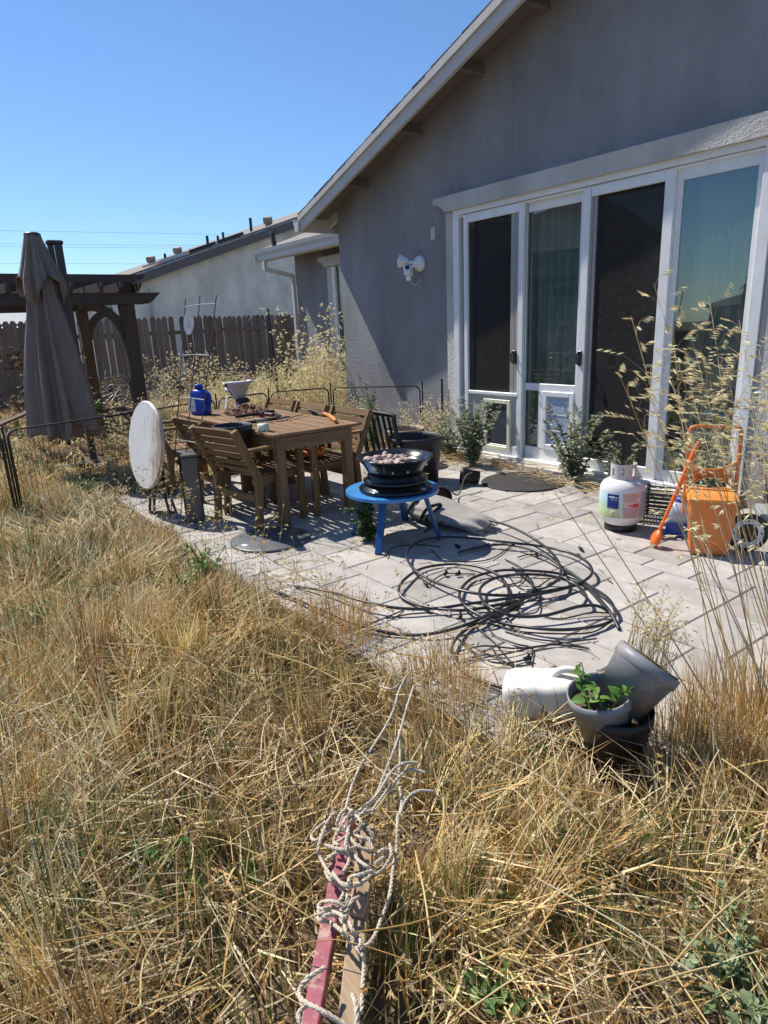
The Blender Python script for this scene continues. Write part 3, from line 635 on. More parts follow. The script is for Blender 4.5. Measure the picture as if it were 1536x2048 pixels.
b = MB(); b.prism([(5.3, zr(5.3)+0.14), (25, zr(25)+0.14), (25, zr(25)+0.2), (5.3, zr(5.3)+0.2)], (-20.3, 0, 0), (0, 1, 0), (0, 0, 1), (0.28, 0, 0)); b.obj('soffit', M['fascia_far'], nb)
nrm = Vector((0, -NS, 1)).normalized(); upd = Vector((0, 1, NS)).normalized()
def onroof(px, py, X): p = wx(px, py, X); return Vector((X, p.y, zr(p.y)+0.30))
for (pa, pb_) in (((318, 548), (372, 526)), ((376, 524), (428, 503)), ((432, 501), (484, 481))):
    A = onroof(*pa, -20.2); B = onroof(*pb_, -20.2); c = (A+B)/2+nrm*0.05+Vector((-0.6, 0, 0)); l = (B-A).length
    R_ = Matrix((Vector((1, 0, 0)), upd, nrm)).transposed()
    b = MB(); b.box(c, (1.6, l-0.03, 0.04), R_); sp = b.obj('solar_panel', M['solar'], nb)
    b = MB(); b.box(c+Vector((0.81, 0, 0)), (0.02, l-0.03, 0.09), R_); b.obj('panel_frame', M['alu'] if pa[0] < 330 else M['black'], sp)  # panel edge; black strips also paint in the shaded gap under the panel
for (vx, vy, vh, X) in ((415, 482, 0.32, -22.5), (502, 455, 0.42, -21.8), (435, 470, 0.2, -25.0), (446, 468, 0.26, -26.0), (330, 512, 0.2, -26.0)):
    p = onroof(vx, vy, X); b = MB(); b.tube([p-Vector((0, 0, 0.1)), p+Vector((0, 0, vh))], 0.05, 8); b.obj('vent_pipe', M['black'], nb)
for (vx, vy, X) in ((536, 447, -21.5), (355, 502, -25.5), (302, 522, -25.5)):
    p = onroof(vx, vy, X); b = MB()
    b.tube([p-Vector((0, 0, 0.1)), p+Vector((0, 0, 0.16))], 0.10, 10); b.tube([p+Vector((-0.09, -0.10, 0.17)), p+Vector((0.09, 0.10, 0.17))], 0.12, 12); b.obj('roof_vent', M['vent_tan'], nb)
b = MB(); b.box((-20.16, 6.62, 2.35), (0.05, 0.05, 0.9)); b.obj('conduit', M['gutter'], nb)
b = MB(); p = wx(224, 600, -20.2); b.box((-20.19, p.y-0.25, 2.0), (0.04, 0.55, 1.3), ch=0.01); wf = b.obj('window', M['vinyl'], nb)
b = MB(); b.box((-20.165, p.y-0.25, 2.0), (0.01, 0.44, 1.18)); b.obj('pane', M['glass'], wf)
# dark bracket standing on the wing gutter
br = MB(); p = wy(548, 488, 6.0); br.bar((p.x, 6.02, p.z-0.15), (p.x-0.04, 6.0, p.z+0.18), 0.07, 0.05); br.box((p.x-0.06, 6.0, p.z+0.2), (0.2, 0.04, 0.04)); tag(br.obj('gutter_antenna', M['black']), 'small black bracket sticking up at the end of the grey gutter', 'antenna')

# second house far left, a sliver of lit roof behind the dry vines
b = MB(); sh2 = thing('neighbor_shed', 'low shed with a sunlit speckled grey roof at the far left behind the vines', 'shed', (-19.5, 1.0, 0))
b.box((-19.9, 0.9, 0.85), (1.7, 4.2, 1.9)); b.obj('wall', M['wall2'], sh2)
b = MB(); b.prism([(-21.4, 2.55), (-18.4, 1.82), (-18.4, 1.88), (-21.4, 2.62)], (0, -1.6, 0), (1, 0, 0), (0, 0, 1), (0, 4.8, 0)); b.obj('roof', M['grey_board'], sh2)

# ------------------------------------------------------------------ picket fence
XF = -17.0
fence = thing('picket_fence', 'weathered brown dog-eared picket fence in front of the cream house', 'fence', (XF, 4, 0))
pk = MB(); hw = 0.068
pk.prism([(-hw, 0), (hw, 0), (hw, 1.80), (hw-0.035, 1.86), (-hw+0.035, 1.86), (-hw, 1.80)], (0, 0, 0), (0, 1, 0), (0, 0, 1), (0.018, 0, 0)); pkm = pk.mesh('picket'); pkm.materials.append(M['fence_wood'])
ygap = wx(361, 700, XF).y; ysplit = wx(437, 700, XF).y
y = 0.2; k = 0
while y < 10.6:
    if abs(y-ygap) > 0.075:
        o = bpy.data.objects.new('picket', pkm); COL.objects.link(o); o.parent = fence
        o.location = (0.02 if y < ysplit else -0.06, y-4, 0.045+jit(0.012)-(0.0 if y < ysplit else 0.02)); o.rotation_euler = (jit(0.012), 0, 0)
    y += (0.1485+random.choice((0, 0, 0.004, 0.010))) if y < ysplit else (0.138+random.choice((0, 0.001, 0.003))); k += 1
b = MB(); b.box((XF-0.02, (ysplit+0.2)/2, 1.52), (0.04, ysplit-0.2, 0.09)); b.box((XF-0.02, (ysplit+0.2)/2, 0.4), (0.04, ysplit-0.2, 0.09)); b.obj('rail', M['fence_rail'], fence)
b = MB(); b.box((XF-0.02, (ysplit+10.7)/2, 1.55), (0.04, 10.6-ysplit, 0.09), ch=0.004); b.obj('rail', M['fence_rail'], fence)
b = MB(); b.box((XF-0.02, (ysplit+10.7)/2, 0.40), (0.04, 10.6-ysplit, 0.09), ch=0.004); b.obj('rail', M['fence_rail'], fence)
for y in (ysplit, ysplit-2.4, ysplit-4.8, 10.4):
    b = MB(); b.box((XF+0.03, y, 0.9), (0.05 if y == ysplit else 0.03, 0.10, 1.86), ch=0.004); b.obj('post', M['fence_wood'], fence)

# ------------------------------------------------------------------ pergola
PG = -10.7
pg = thing('pergola', 'dark brown wooden pergola with curved braces at the left behind the umbrella', 'pergola', (PG, 3.1, 0))
def ppost(px, py, X, w, mat, zt):
    p = wx(px, py, X); b = MB(); b.box((X, p.y, zt/2), (w, w, zt), ch=0.008); b.obj('post', M[mat], pg); return p.y
y1 = ppost(256, 640, PG, 0.20, 'pergola_z', 2.32)
y2 = ppost(172, 680, -13.6, 0.18, 'brown_post', 2.2)
for X in (PG+0.125, PG-0.125):
    b = MB(); b.prism([(-3.5, 1.955), (y1+0.30, 1.955), (y1+0.37, 1.99), (y1+0.50, 2.115), (-3.5, 2.115)], (X-0.02, 0, 0), (0, 1, 0), (0, 0, 1), (0.04, 0, 0)); b.obj('beam', M['pergola'], pg)
for X in (-13.48, -13.73):
    b = MB(); b.box((X, (y2-3.0)/2+0.1, 2.05), (0.04, y2+3.6, 0.16)); b.obj('beam', M['pergola'], pg)
for k in range(9):
    yy = y1+0.12-0.40*k
    if k == 0: ys = (y1-0.13, y1+0.13)
    else: ys = (yy-0.12,)
    for yq in ys:
        b = MB(); b.prism([(-14.2, 2.12), (PG+0.25, 2.12), (PG+0.40, 2.20), (PG+0.40, 2.25), (-14.2, 2.25)], (0, yq-0.02, 0), (1, 0, 0), (0, 0, 1), (0, 0.04, 0)); b.obj('rafter', M['pergola'], pg)
for X in (PG+0.20, PG-0.7, PG-1.6, PG-2.5, PG-3.3):
    b = MB(); b.prism([(-3.5, 2.254), (y1+0.10, 2.254), (y1+0.24, 2.31), (y1+0.28, 2.365), (-3.5, 2.365)], (X-0.02, 0, 0), (0, 1, 0), (0, 0, 1), (0.04, 0, 0)); b.obj('purlin', M['pergola'], pg)
def brace(y, dy, dz, z, X):
    n = 10; outer = []; inner = []
    for i in range(n+1):
        t = i/n*math.pi/2; cy, cz = y+dy*(1-math.cos(t)), z+dz*math.sin(t)
        tx_, tz_ = dy*math.sin(t), dz*math.cos(t); l = math.hypot(tx_, tz_); nx_, nz_ = -tz_/l, tx_/l
        if dy > 0: nx_, nz_ = -nx_, -nz_
        outer.append((cy+nx_*0.065*(-1), cz+nz_*0.065*(-1))); inner.append((cy+nx_*0.065, cz+nz_*0.065))
    vs = [(X+e, a, c) for e in (-0.035, 0.035) for a, c in outer+inner[::-1]]; m_ = 2*(n+1); f = []
    for i in range(n):
        f += [(i, i+1, m_-2-i, m_-1-i), (m_+i+1, m_+i, 2*m_-1-i, 2*m_-2-i), (i+1, i, m_+i, m_+i+1), (m_-1-i, m_-2-i, 2*m_-2-i, 2*m_-1-i)]
    f += [(0, m_-1, 2*m_-1, m_), (n, m_+n, m_+n+1, n+1)]
    b = MB(); b.add(vs, f); o = b.obj('brace', M['pergola_z'], pg)
    bm = bmesh.new(); bm.from_mesh(o.data); bmesh.ops.recalc_face_normals(bm, faces=bm.faces); bm.to_mesh(o.data); bm.free(); return o
brace(y1-0.06, -0.62, 0.55, 1.42, PG)
brace(y2+0.06, 0.5, 0.5, 1.45, -13.6)

# raised bed under the pergola
rb = thing('raised_bed', 'low raised bed of brown boards with a green plant under the pergola', 'planter', (-11.2, 2.6, 0))
for j in range(2):
    b = MB(); b.box((-10.75, 2.45, 0.11+0.165*j), (0.04, 1.35, 0.155), ch=0.004); b.obj('plank', M['bed_wood'], rb)
    b = MB(); b.box((-11.6, 2.45, 0.11+0.165*j), (0.04, 1.35, 0.155), ch=0.004); b.obj('plank', M['bed_wood'], rb)
    for yy in (1.755, 3.145):
        b = MB(); b.box((-11.175, yy, 0.11+0.165*j), (0.9, 0.04, 0.155), ch=0.004); b.obj('plank', M['bed_wood'], rb)
b = MB(); b.box((-11.175, 2.45, 0.13), (0.80, 1.33, 0.24)); b.obj('soil', M['potsoil'], rb)
b = MB(); b.bar((-10.70, 3.0, 0.05), (-10.66, 3.28, 0.46), 0.04, 0.03); b.obj('loose_stake', M['tan_stake'], rb)

# ------------------------------------------------------------------ power lines
for n_, (py0, py1, lab) in enumerate(((460, 466, 'topmost thin power line across the sky'), (487, 490, 'upper wire of the close middle pair of power lines'), (492, 495, 'lower wire of the close middle pair of power lines'), (526, 527, 'lowest power line in the sky just above the pergola'))):
    A = wx(0, py0, -80); B = wx(330, py1, -80); d = (B-A)/(B.y-A.y); pts = []
    for i in range(25):
        yy = -50+i*7; t = (yy-20)/70; p = A+d*(yy-A.y); pts.append((p.x, p.y, p.z+0.5*t*t-0.05))
    b = MB(); b.tube(pts, 0.011, 5); tag(b.obj('power_line', M['black_wire']), lab, 'power line')

# ------------------------------------------------------------------ behind the photographer (mirrored in the doors)
fb = thing('back_fence', 'plank fence along the other side of the yard, mirrored in the glass', 'fence', (-10, -7.5, 0))
pk2 = MB(); pk2.box((0, 0, 0.5), (0.145, 0.018, 1.0), ch=0.003); pk2m = pk2.mesh('picket'); pk2m.materials.append(M['fence_wood'])
for k in range(100):
    o = bpy.data.objects.new('picket', pk2m); COL.objects.link(o); o.parent = fb; o.location = (-8+k*0.155-0, 0.0, jit(0.01))
b = MB(); b.box((-10.2, -7.53, 0.8), (15.6, 0.04, 0.09)); b.obj('rail', M['fence_rail'], fb)
h2 = thing('rear_house', 'two-storey house behind the yard, mirrored dark in the middle glass door', 'house', (-21.5, -17, 0))
b = MB(); b.box((-27.9, -19.6, 2.35), (17.6, 2.6, 4.7)); b.obj('wall', M['wall2'], h2)
b = MB(); b.add([(-37, -21.2, 4.7), (-18.7, -21.2, 4.7), (-18.7, -18.0, 4.7), (-37, -18.0, 4.7), (-33.5, -19.6, 7.0), (-21.6, -19.6, 7.0)], [(0, 1, 5, 4), (1, 2, 5), (2, 3, 4, 5), (3, 0, 4), (3, 2, 1, 0)]); b.obj('roof', M['roof2'], h2)

# ================================================================== FURNITURE
# slatted dining table, 1.95 x 0.82, top at 0.74
TX0, TX1, TY0, TY1, TZ = -6.38, -4.40, 2.22, 3.00, 0.74
tb = thing('patio_table', 'rectangular weathered wooden patio table with a slatted top', 'table', ((TX0+TX1)/2, (TY0+TY1)/2, 0))
for (lx, ly) in ((TX0+0.09, TY0+0.08), (TX1-0.09, TY0+0.08), (TX0+0.09, TY1-0.08), (TX1-0.09, TY1-0.08)):
    b = MB(); b.box((lx, ly, 0.355), (0.075, 0.075, 0.71), ch=0.005); lg = b.obj('leg', M['table_z'], tb)
    b = MB(); b.tube([(lx+0.036, ly, 0.645), (lx+0.041, ly, 0.645)], 0.008, 8); b.tube([(lx, ly-0.036, 0.645), (lx, ly-0.041, 0.645)], 0.008, 8); b.obj('bolt', M['galv'], lg)
for y in (TY0+0.045, TY1-0.045):
    b = MB(); b.box(((TX0+TX1)/2, y, 0.655), (TX1-TX0-0.16, 0.025, 0.10), ch=0.003); b.obj('apron', M['table_x'], tb)
for x in (TX0+0.05, TX1-0.05):
    b = MB(); b.box((x, (TY0+TY1)/2, 0.655), (0.025, TY1-TY0-0.14, 0.10), ch=0.003); b.obj('apron', M['table_y'], tb)
for y in (TY0+0.0275, TY1-0.0275):
    b = MB(); b.box(((TX0+TX1)/2, y, TZ-0.0125), (TX1-TX0, 0.055, 0.025), ch=0.004); b.obj('edge_board', M['table_x'], tb)
for x in (TX0+0.035, TX1-0.035):
    b = MB(); b.box((x, (TY0+TY1)/2, TZ-0.0125), (0.07, TY1-TY0-0.113, 0.025), ch=0.004); b.obj('edge_board', M['table_y'], tb)
ns = 13; sw = (TY1-TY0-0.116)/ns
sm_ = MB(); sm_.box((0, 0, 0), (TX1-TX0-0.143, sw-0.014, 0.02), ch=0.003); smm = sm_.mesh('slat'); smm.materials.append(M['table_x'])
for k in range(ns):
    o = bpy.data.objects.new('slat', smm); COL.objects.link(o); o.parent = tb; o.location = (0, -(TY1-TY0)/2+0.058+sw*(k+0.5), TZ-0.0125+jit(0.001))

# six slatted armchairs
def make_chair(label):
    t = thing('patio_chair', label, 'chair', (0, 0, 0), 0, 'wooden slatted armchairs round the table')
    hw = 0.27
    for s in (-1, 1):
        b = MB(); b.bar((s*hw, -0.235, 0), (s*hw, -0.20, 0.42), 0.045, 0.055, (0, 1, 0), 0.004, 0.02); b.bar((s*hw, -0.20, 0.41), (s*hw, -0.385, 0.80), 0.045, 0.055, (0, 1, 0), 0.004); b.obj('rear_leg', M['teak_z'], t, True)
        b = MB(); b.box((s*hw, 0.22, 0.31), (0.045, 0.055, 0.62), ch=0.004); l = b.obj('front_leg', M['teak_z'], t, True)
        b = MB(); b.tube([(s*(hw+0.023), 0.22, 0.395), (s*(hw+0.028), 0.22, 0.395)], 0.009, 8); b.obj('bolt', M['galv'], l, True)
        b = MB(); b.box((s*hw, 0.0, 0.635), (0.055, 0.56, 0.025), ch=0.005); b.obj('armrest', M['teak_y'], t, True)
        b = MB(); b.box((s*(hw-0.035), 0.0, 0.385), (0.024, 0.46, 0.06), ch=0.003); b.obj('side_rail', M['teak_y'], t, True)
    b = MB(); b.box((0, 0.235, 0.385), (0.49, 0.022, 0.06), ch=0.003); b.obj('front_rail', M['teak_x'], t, True)
    b = MB(); b.box((0, -0.235, 0.26), (0.49, 0.022, 0.06), ch=0.003); b.obj('stretcher', M['teak_x'], t, True)
    for k in range(7):
        b = MB(); b.box((0, -0.17+0.063*k, 0.425), (0.49, 0.052, 0.016), ch=0.003); b.obj('seat_slat', M['teak_x'], t, True)
    for k in range(6):
        z = 0.470+0.060*k if k < 5 else 0.775; f = (z-0.41)/0.39; y = -0.20-0.185*f
        R_ = Matrix.Rotation(RAD(25), 3, 'X')
        b = MB(); b.box((0, y, z), (0.49, 0.018, 0.048 if k < 5 else 0.058), R_, 0.003); b.obj('back_slat', M['teak_x'], t, True)
    return t
ch1 = make_chair('wooden armchair at the near table corner with a black pot on its seat')
CHS = [(-4.80, 2.25, RAD(12), None),
       (-5.44, 2.33, RAD(3), 'wooden armchair with its back half hidden behind the leaning black box'),
       (-6.42, 2.26, RAD(-9), 'wooden armchair standing right behind the upright round white tabletop'),
       (-6.12, 2.84, RAD(181), 'wooden armchair on the far side of the table, farthest left'),
       (-5.50, 2.83, RAD(178), 'wooden armchair in the middle of the far side of the table'),
       (-4.84, 2.85, RAD(182), 'wooden armchair on the far side of the table above the small orange bowl')]
for i, (x, y, rz, lab) in enumerate(CHS):
    if i == 0: ch1.location = (x, y, 0); ch1.rotation_euler = (0, 0, rz)
    else: copy_tree(ch1, (x, y, 0), rz, lab)

# things on the table ------------------------------------------------
def lath(name, prof, mat, loc, label, cat, n=28, R=None, group=None):
    T = Matrix.Translation(Vector(loc)) @ (R.to_4x4() if R is not None else Matrix.Identity(4))
    b = MB(); b.lathe(prof, n, T); o = b.obj(name, M[mat]); return tag(o, label, cat, group)
# big blue jug
jg = thing('blue_jug', 'large blue plastic jug with a pale label on the far end of the table', 'jug', (-6.15, 2.36, TZ), RAD(30))
b = MB()
def rrect(w, d, z, r=0.25, n=20):
    out = []
    for k in range(n):
        t = 2*math.pi*k/n; c, s = math.cos(t), math.sin(t); e = 0.45
        out.append((w/2*math.copysign(abs(c)**e, c), d/2*math.copysign(abs(s)**e, s), z))
    return out
def loft(b, rings, smooth=True, caps=True):
    n = len(rings[0]); vs = [p for r in rings for p in r]
    b.add(vs, [(i*n+k, i*n+(k+1) % n, (i+1)*n+(k+1) % n, (i+1)*n+k) for i in range(len(rings)-1) for k in range(n)], smooth)
    if caps: b.add(rings[0], [tuple(range(n))[::-1]]); b.add(rings[-1], [tuple(range(n))])
    return b
loft(b, [rrect(.17, .12, 0), rrect(.185, .13, .01), rrect(.185, .13, .09), rrect(.175, .125, .11), rrect(.165, .12, .20), rrect(.15, .11, .225), rrect(.08, .075, .235), rrect(.06, .06, .24)]); b.obj('body', M['blue_jug'], jg, True)
b = MB(); b.lathe([(0, .285), (.036, .285), (.038, .28), (.038, .238), (0, .238)], 20); b.obj('cap', M['blue_jug'], jg, True)
b = MB(); b.tube(catmull([(0.075, 0, 0.21), (0.115, 0, 0.19), (0.12, 0, 0.12), (0.088, 0, 0.08)], 5), 0.014, 8); b.obj('handle', M['blue_jug'], jg, True)
b = MB(); b.box((-0.052, -0.0665, 0.10), (0.085, 0.002, 0.13)); b.obj('label', ramp_mat('jug_label', 'Z', [(0.03, (.55, .35, .38)), (0.07, (.75, .72, .74)), (0.10, (.45, .52, .70)), (0.13, (.80, .78, .78)), (0.17, (.70, .62, .66))], 0.5, 0.05), jg, True)
b = MB(); b.box((-0.0935, 0.0, 0.09), (0.002, 0.09, 0.12)); b.obj('label', bpy.data.materials['jug_label'], jg, True)
# broken white planter standing among the mulch
pp = gp(475, 812, TZ)
lv = thing('broken_planter', 'broken white pedestal planter with a dark crack standing on the table', 'planter', (-6.20, 2.78, TZ), RAD(-15)); lv.scale = (1.2, 1.2, 1.1)
b = MB(); loft(b, [[(0.06*math.cos(t)*1.2, 0.05*math.sin(t), 0) for t in np.linspace(0, 6.283, 17)[:-1]], [(0.05*math.cos(t), 0.04*math.sin(t), 0.07) for t in np.linspace(0, 6.283, 17)[:-1]]]); b.obj('foot', M['lav'], lv, True)
b = MB(); b.box((0.05, 0.02, 0.085), (0.14, 0.10, 0.04), ch=0.01); b.obj('band', M['black_dusty'], lv, True)
b = MB()
def urn(a0, a1, prof, n=14):
    vs = []
    for r, z in prof:
        for k in range(n+1):
            t = a0+(a1-a0)*k/n; vs.append((r*math.cos(t), r*math.sin(t), z))
    return vs, [(i*(n+1)+k, i*(n+1)+k+1, (i+1)*(n+1)+k+1, (i+1)*(n+1)+k) for i in range(len(prof)-1) for k in range(n)]
prof = [(.05, .10), (.06, .13), (.085, .18), (.10, .22), (.125, .235), (.125, .255), (.105, .25), (.085, .2), (.05, .14)]
b.add(*urn(-0.9, 2.2, prof), True); b.obj('bowl', M['lav'], lv, True)
b = MB(); b.add(*urn(2.4, 5.1, [(r*0.95, z-0.012) for r, z in prof[:6]]+[(r*0.95, z-0.012) for r, z in prof[6:]]), True); b.obj('bowl_shard', M['lav'], lv, True)
b = MB(); b.box((-0.10, -0.05, 0.17), (0.10, 0.07, 0.035), Matrix.Rotation(0.3, 3, 'Z'), 0.012); b.obj('shard', M['lav'], lv, True)
b = MB(); b.box((-0.10, -0.09, 0.06), (0.10, 0.006, 0.12), Matrix.Rotation(-0.2, 3, 'X'), 0.002); b.obj('shard', M['lav'], lv, True)
# heap of bark mulch on the table
b = MB(); rs = random.Random(5)
for k in range(900):
    a = rs.uniform(0, 6.28); rr = math.sqrt(rs.random()); X = -5.85+0.27*rr*math.cos(a); Y = 2.70+0.20*rr*math.sin(a)
    z = TZ+0.005+0.09*(1-rr)*rs.uniform(0.5, 1.0)
    R_ = Matrix.Rotation(rs.uniform(0, 6.28), 3, 'Z') @ Matrix.Rotation(rs.uniform(-.7, .7), 3, 'X') @ Matrix.Rotation(rs.uniform(-.5, .5), 3, 'Y')
    c = rs.choice([(.17, .07, .035), (.24, .11, .055), (.10, .05, .03), (.30, .16, .09)]); b.box((X, Y, z), (rs.uniform(.02, .05), rs.uniform(.008, .016), rs.uniform(.004, .01)), R_); b.c += [c]*8
tag(b.obj('bark_mulch', M['mulch']), 'heap of reddish bark mulch on the table top', 'mulch', kind='stuff')
# open tray ring round the mulch, hand tools
b = MB(); b.bar((-5.45, 2.36, TZ+0.02), (-5.05, 2.62, TZ+0.02), 0.05, 0.02, ch=0.004)
lop = thing('loppers', 'pair of long-handled black loppers lying on the table', 'tool', (-5.2, 2.5, TZ))
def at(px, py, z=TZ+0.02): return gp(px, py, z)
b = MB(); b.tube([at(472, 834), at(548, 822)], 0.014, 8); b.obj('handle', M['black'], lop)
b = MB(); b.tube([at(492, 846), at(560, 836)], 0.014, 8); b.obj('handle', M['black'], lop)
b = MB(); b.tube([at(525, 828, TZ+.03), at(546, 830, TZ+.03)], 0.019, 8); b.obj('grip', M['red_cap'], lop)
b = MB(); b.bar(at(555, 838), at(577, 833), 0.035, 0.012); b.bar(at(548, 826), at(560, 832), 0.03, 0.012); b.obj('jaw', M['black'], lop)
sk = MB(); sk.tube([at(577, 836), at(622, 824)], [0.006, 0.004], 6); tag(sk.obj('twig', M['tan_stake']), 'thin pale twig lying on the table in front of the loppers', 'twig')
kt = thing('orange_handled_saw', 'pruning saw with an orange handle at the right edge of the table', 'tool', at(660, 832))
b = MB(); b.tube(catmull([at(648, 827), at(660, 832), at(672, 842)], 4), [0.013, 0.015, 0.016, 0.017, 0.017, 0.018, 0.018, 0.017, 0.014], 10); b.obj('handle', M['handle_orange'], kt)
b = MB(); b.bar(at(600, 812, TZ+0.012), at(648, 827, TZ+0.012), 0.026, 0.003); b.obj('blade', M['grey_metal'], kt)
# clear bottle
bq = gp(527, 862, TZ)
bo = thing('clear_bottle', 'clear plastic bottle with a dark red cap half full of pale liquid', 'bottle', (bq.x, bq.y, TZ))
b = MB(); b.lathe([(0, 0.001), (.047, .001), (.05, .008), (.049, .05), (.044, .085), (.040, .098), (.018, .105), (.016, .118)], 24); b.obj('body', M['clear'], bo, True)
b = MB(); b.lathe([(0, .004), (.044, .004), (.0455, .01), (.0445, .055), (0, .055)], 24); b.obj('liquid', M['liquid'], bo, True)
b = MB(); b.lathe([(0, .15), (.018, .15), (.02, .145), (.02, .105), (0, .105)], 18); b.obj('cap', M['red_cap'], bo, True)
# black pot on the chair seat
pcl = wy(458, 850, 2.24)
def pot_thing(name, label, cat, loc, rt, rb, h, mat, R=None, soil=None, rim=0.012):
    t = thing(name, label, cat, loc, 0, None, R)
    b = MB(); b.lathe([(0, 0.003), (rb, 0.003), (rb, 0), (rt-0.006, h-0.045), (rt-0.004, h-0.043), (rt+rim*0.5, h-0.04), (rt+rim*0.6, h), (rt-0.004, h), (rt-0.008, h-0.04), (rb-0.006, 0.01), (0, 0.01)], 32); b.obj('body', M[mat], t, True)
    if soil:
        b = MB(); rr = rb+(rt-rb)*soil-0.008; n = 24
        vs = [(0, 0, h*soil+0.008)]+[(rr*f*math.cos(6.2832*k/n), rr*f*math.sin(6.2832*k/n), h*soil+jit(0.006)) for f in (0.5, 1.0) for k in range(n)]
        b.add(vs, [(0, 1+k, 1+(k+1) % n) for k in range(n)]+[(1+k, 1+n+k, 1+n+(k+1) % n, 1+(k+1) % n) for k in range(n)], True); b.obj('soil', M['potsoil'], t, True)
    return t
pot_thing('plant_pot', 'round black plant pot standing on the near chair seat against the table', 'pot', (-4.86, 2.10, 0.434), 0.150, 0.10, 0.355, 'black_dusty', soil=0.78)

# folded round white table ------------------------------------------
wt = thing('folding_table', 'round white folding table with its worn top tipped upright', 'table', (-5.62, 1.66, 0))
nrm = Vector((0.06, -0.985, 0.16)).normalized(); R_ = Rdir(nrm).to_4x4(); R_.translation = Vector((-5.60, 1.63, 0.605))
b = MB(); b.lathe([(0, 0.012), (0.362, 0.012), (0.37, 0.004)], 56, R_, False); b.lathe([(0, -0.020), (0.362, -0.020), (0.37, -0.012)], 56, R_, False); b.f = [f if i < 112 else f for i, f in enumerate(b.f)]; top = b.obj('tabletop', M['white_lam'], wt)
b = MB(); b.lathe([(0.3705, 0.004), (0.3715, -0.004), (0.3705, -0.012)], 56, R_); b.obj('edge_band', M['lam_edge'], wt)
for (fx, fy, tx_, ty_) in ((-5.66, 1.60, -5.62, 1.66), (-5.50, 1.78, -5.57, 1.70), (-5.60, 1.62, -5.60, 1.68), (-5.53, 1.73, -5.58, 1.69)):
    b = MB(); b.tube([(fx, fy, 0), (tx_, ty_, 0.45)], 0.012, 8); b.obj('leg', M['black'], wt)
b = MB(); b.tube([(-5.66, 1.60, 0.012), (-5.50, 1.78, 0.012)], 0.012, 8); b.obj('crossbar', M['black'], wt)
b = MB(); b.tube([(-5.63, 1.66, 0.30), (-5.53, 1.72, 0.30)], 0.01, 8); b.obj('crossbar', M['black'], wt)

# dark box leaning between the chairs ---------------------------------
bx = thing('leaning_box', 'flat grey and black metal box standing on edge against the chairs', 'box', (-5.2, 1.85, 0), RAD(-14))
for xx in (-0.13, 0.10):
    b = MB(); b.box((xx, -0.02, 0.27), (0.05, 0.12, 0.54), ch=0.004); b.obj('side_panel', M['grey_metal'] if xx > 0 else M['black'], bx, True)
b = MB(); b.box((-0.015, -0.02, 0.555), (0.30, 0.13, 0.02), ch=0.004); b.obj('top_panel', M['grey_metal'], bx, True)
b = MB(); b.box((-0.015, 0.05, 0.27), (0.18, 0.012, 0.50)); b.obj('back_panel', M['black'], bx, True)
b = MB()
for k in range(10): b.tube([(0.00+0.01*(k % 2), -0.05, 0.06+0.045*k), (0.065, -0.065, 0.075+0.045*k)], 0.003, 5)
b.tube([(0.03, -0.06, 0.03), (0.045, -0.06, 0.50)], 0.004, 5); b.obj('wire_rack', M['galv'], bx, True)
b = MB(); b.tube(catmull([(-0.02, -0.08, 0.505), (0.02, -0.11, 0.50), (0.06, -0.10, 0.515), (0.075, -0.08, 0.535)], 5), 0.011, 8); b.lathe([(0.028, -0.008), (0.036, 0), (0.028, 0.008), (0.022, 0)], 18, Matrix.Translation((0.01, -0.09, 0.505)) @ Matrix.Rotation(1.2, 4, 'X')); b.obj('cable_coil', M['black'], bx, True)
b = MB(); b.lathe([(0.05, 0.0), (0.065, 0.012), (0.065, 0.02), (0.05, 0.035), (0.035, 0.02)], 20, Matrix.Translation((-0.0, -0.14, 0.0))); b.obj('cable_coil', M['galv'], bx, True)

# wire trellis ------------------------------------------------------
tr = thing('plant_trellis', 'tall grey wire trellis with three uprights standing before the table', 'trellis', (-5.4, 1.9, 0))
tops = [wy(371, 598, 2.02), wy(400, 592, 2.04), wy(433, 590, 2.06)]; bots = [gp(352, 1020), gp(390, 985, 0.1), gp(425, 960, 0.2)]
bots = [Vector((-5.42, 1.70, 0.0)), Vector((-5.30, 1.74, 0.0)), Vector((-5.17, 1.78, 0.0))]
for A, B in zip(bots, tops):
    b = MB(); b.tube([A, B], 0.0045, 6); b.obj('upright', M['grey_metal'], tr)
for f in (0.965, 0.755, 0.565, 0.37):
    P = [A.lerp(B, f) for A, B in zip(bots, tops)]
    b = MB(); b.tube(P, 0.0042, 6); b.obj('crossbar', M['alu'], tr)
tg = MB(); q = wy(377, 645, 2.01); n = 18; vs = [q+Vector((CR.x, CR.y, 0))*(0.040*math.cos(t)+0.012*math.sin(t))+Vector((0, 0, 0.095*math.sin(t))) for t in np.linspace(0, 2*math.pi, n, endpoint=False)]
tg.add(vs+[v+Vector((0, 0.004, 0)) for v in vs], [tuple(range(n))[::-1], tuple(range(n, 2*n))]+[(i, (i+1) % n, n+(i+1) % n, n+i) for i in range(n)]); tgo = tg.obj('plant_tag', M['paper'], tr)
b = MB(); b.bar(q+Vector((0.004, -0.0015, -0.04)), q+Vector((-0.002, -0.0015, 0.03)), 0.006, 0.002, (0, 1, 0)); b.obj('print_line', M['galv'], tgo)

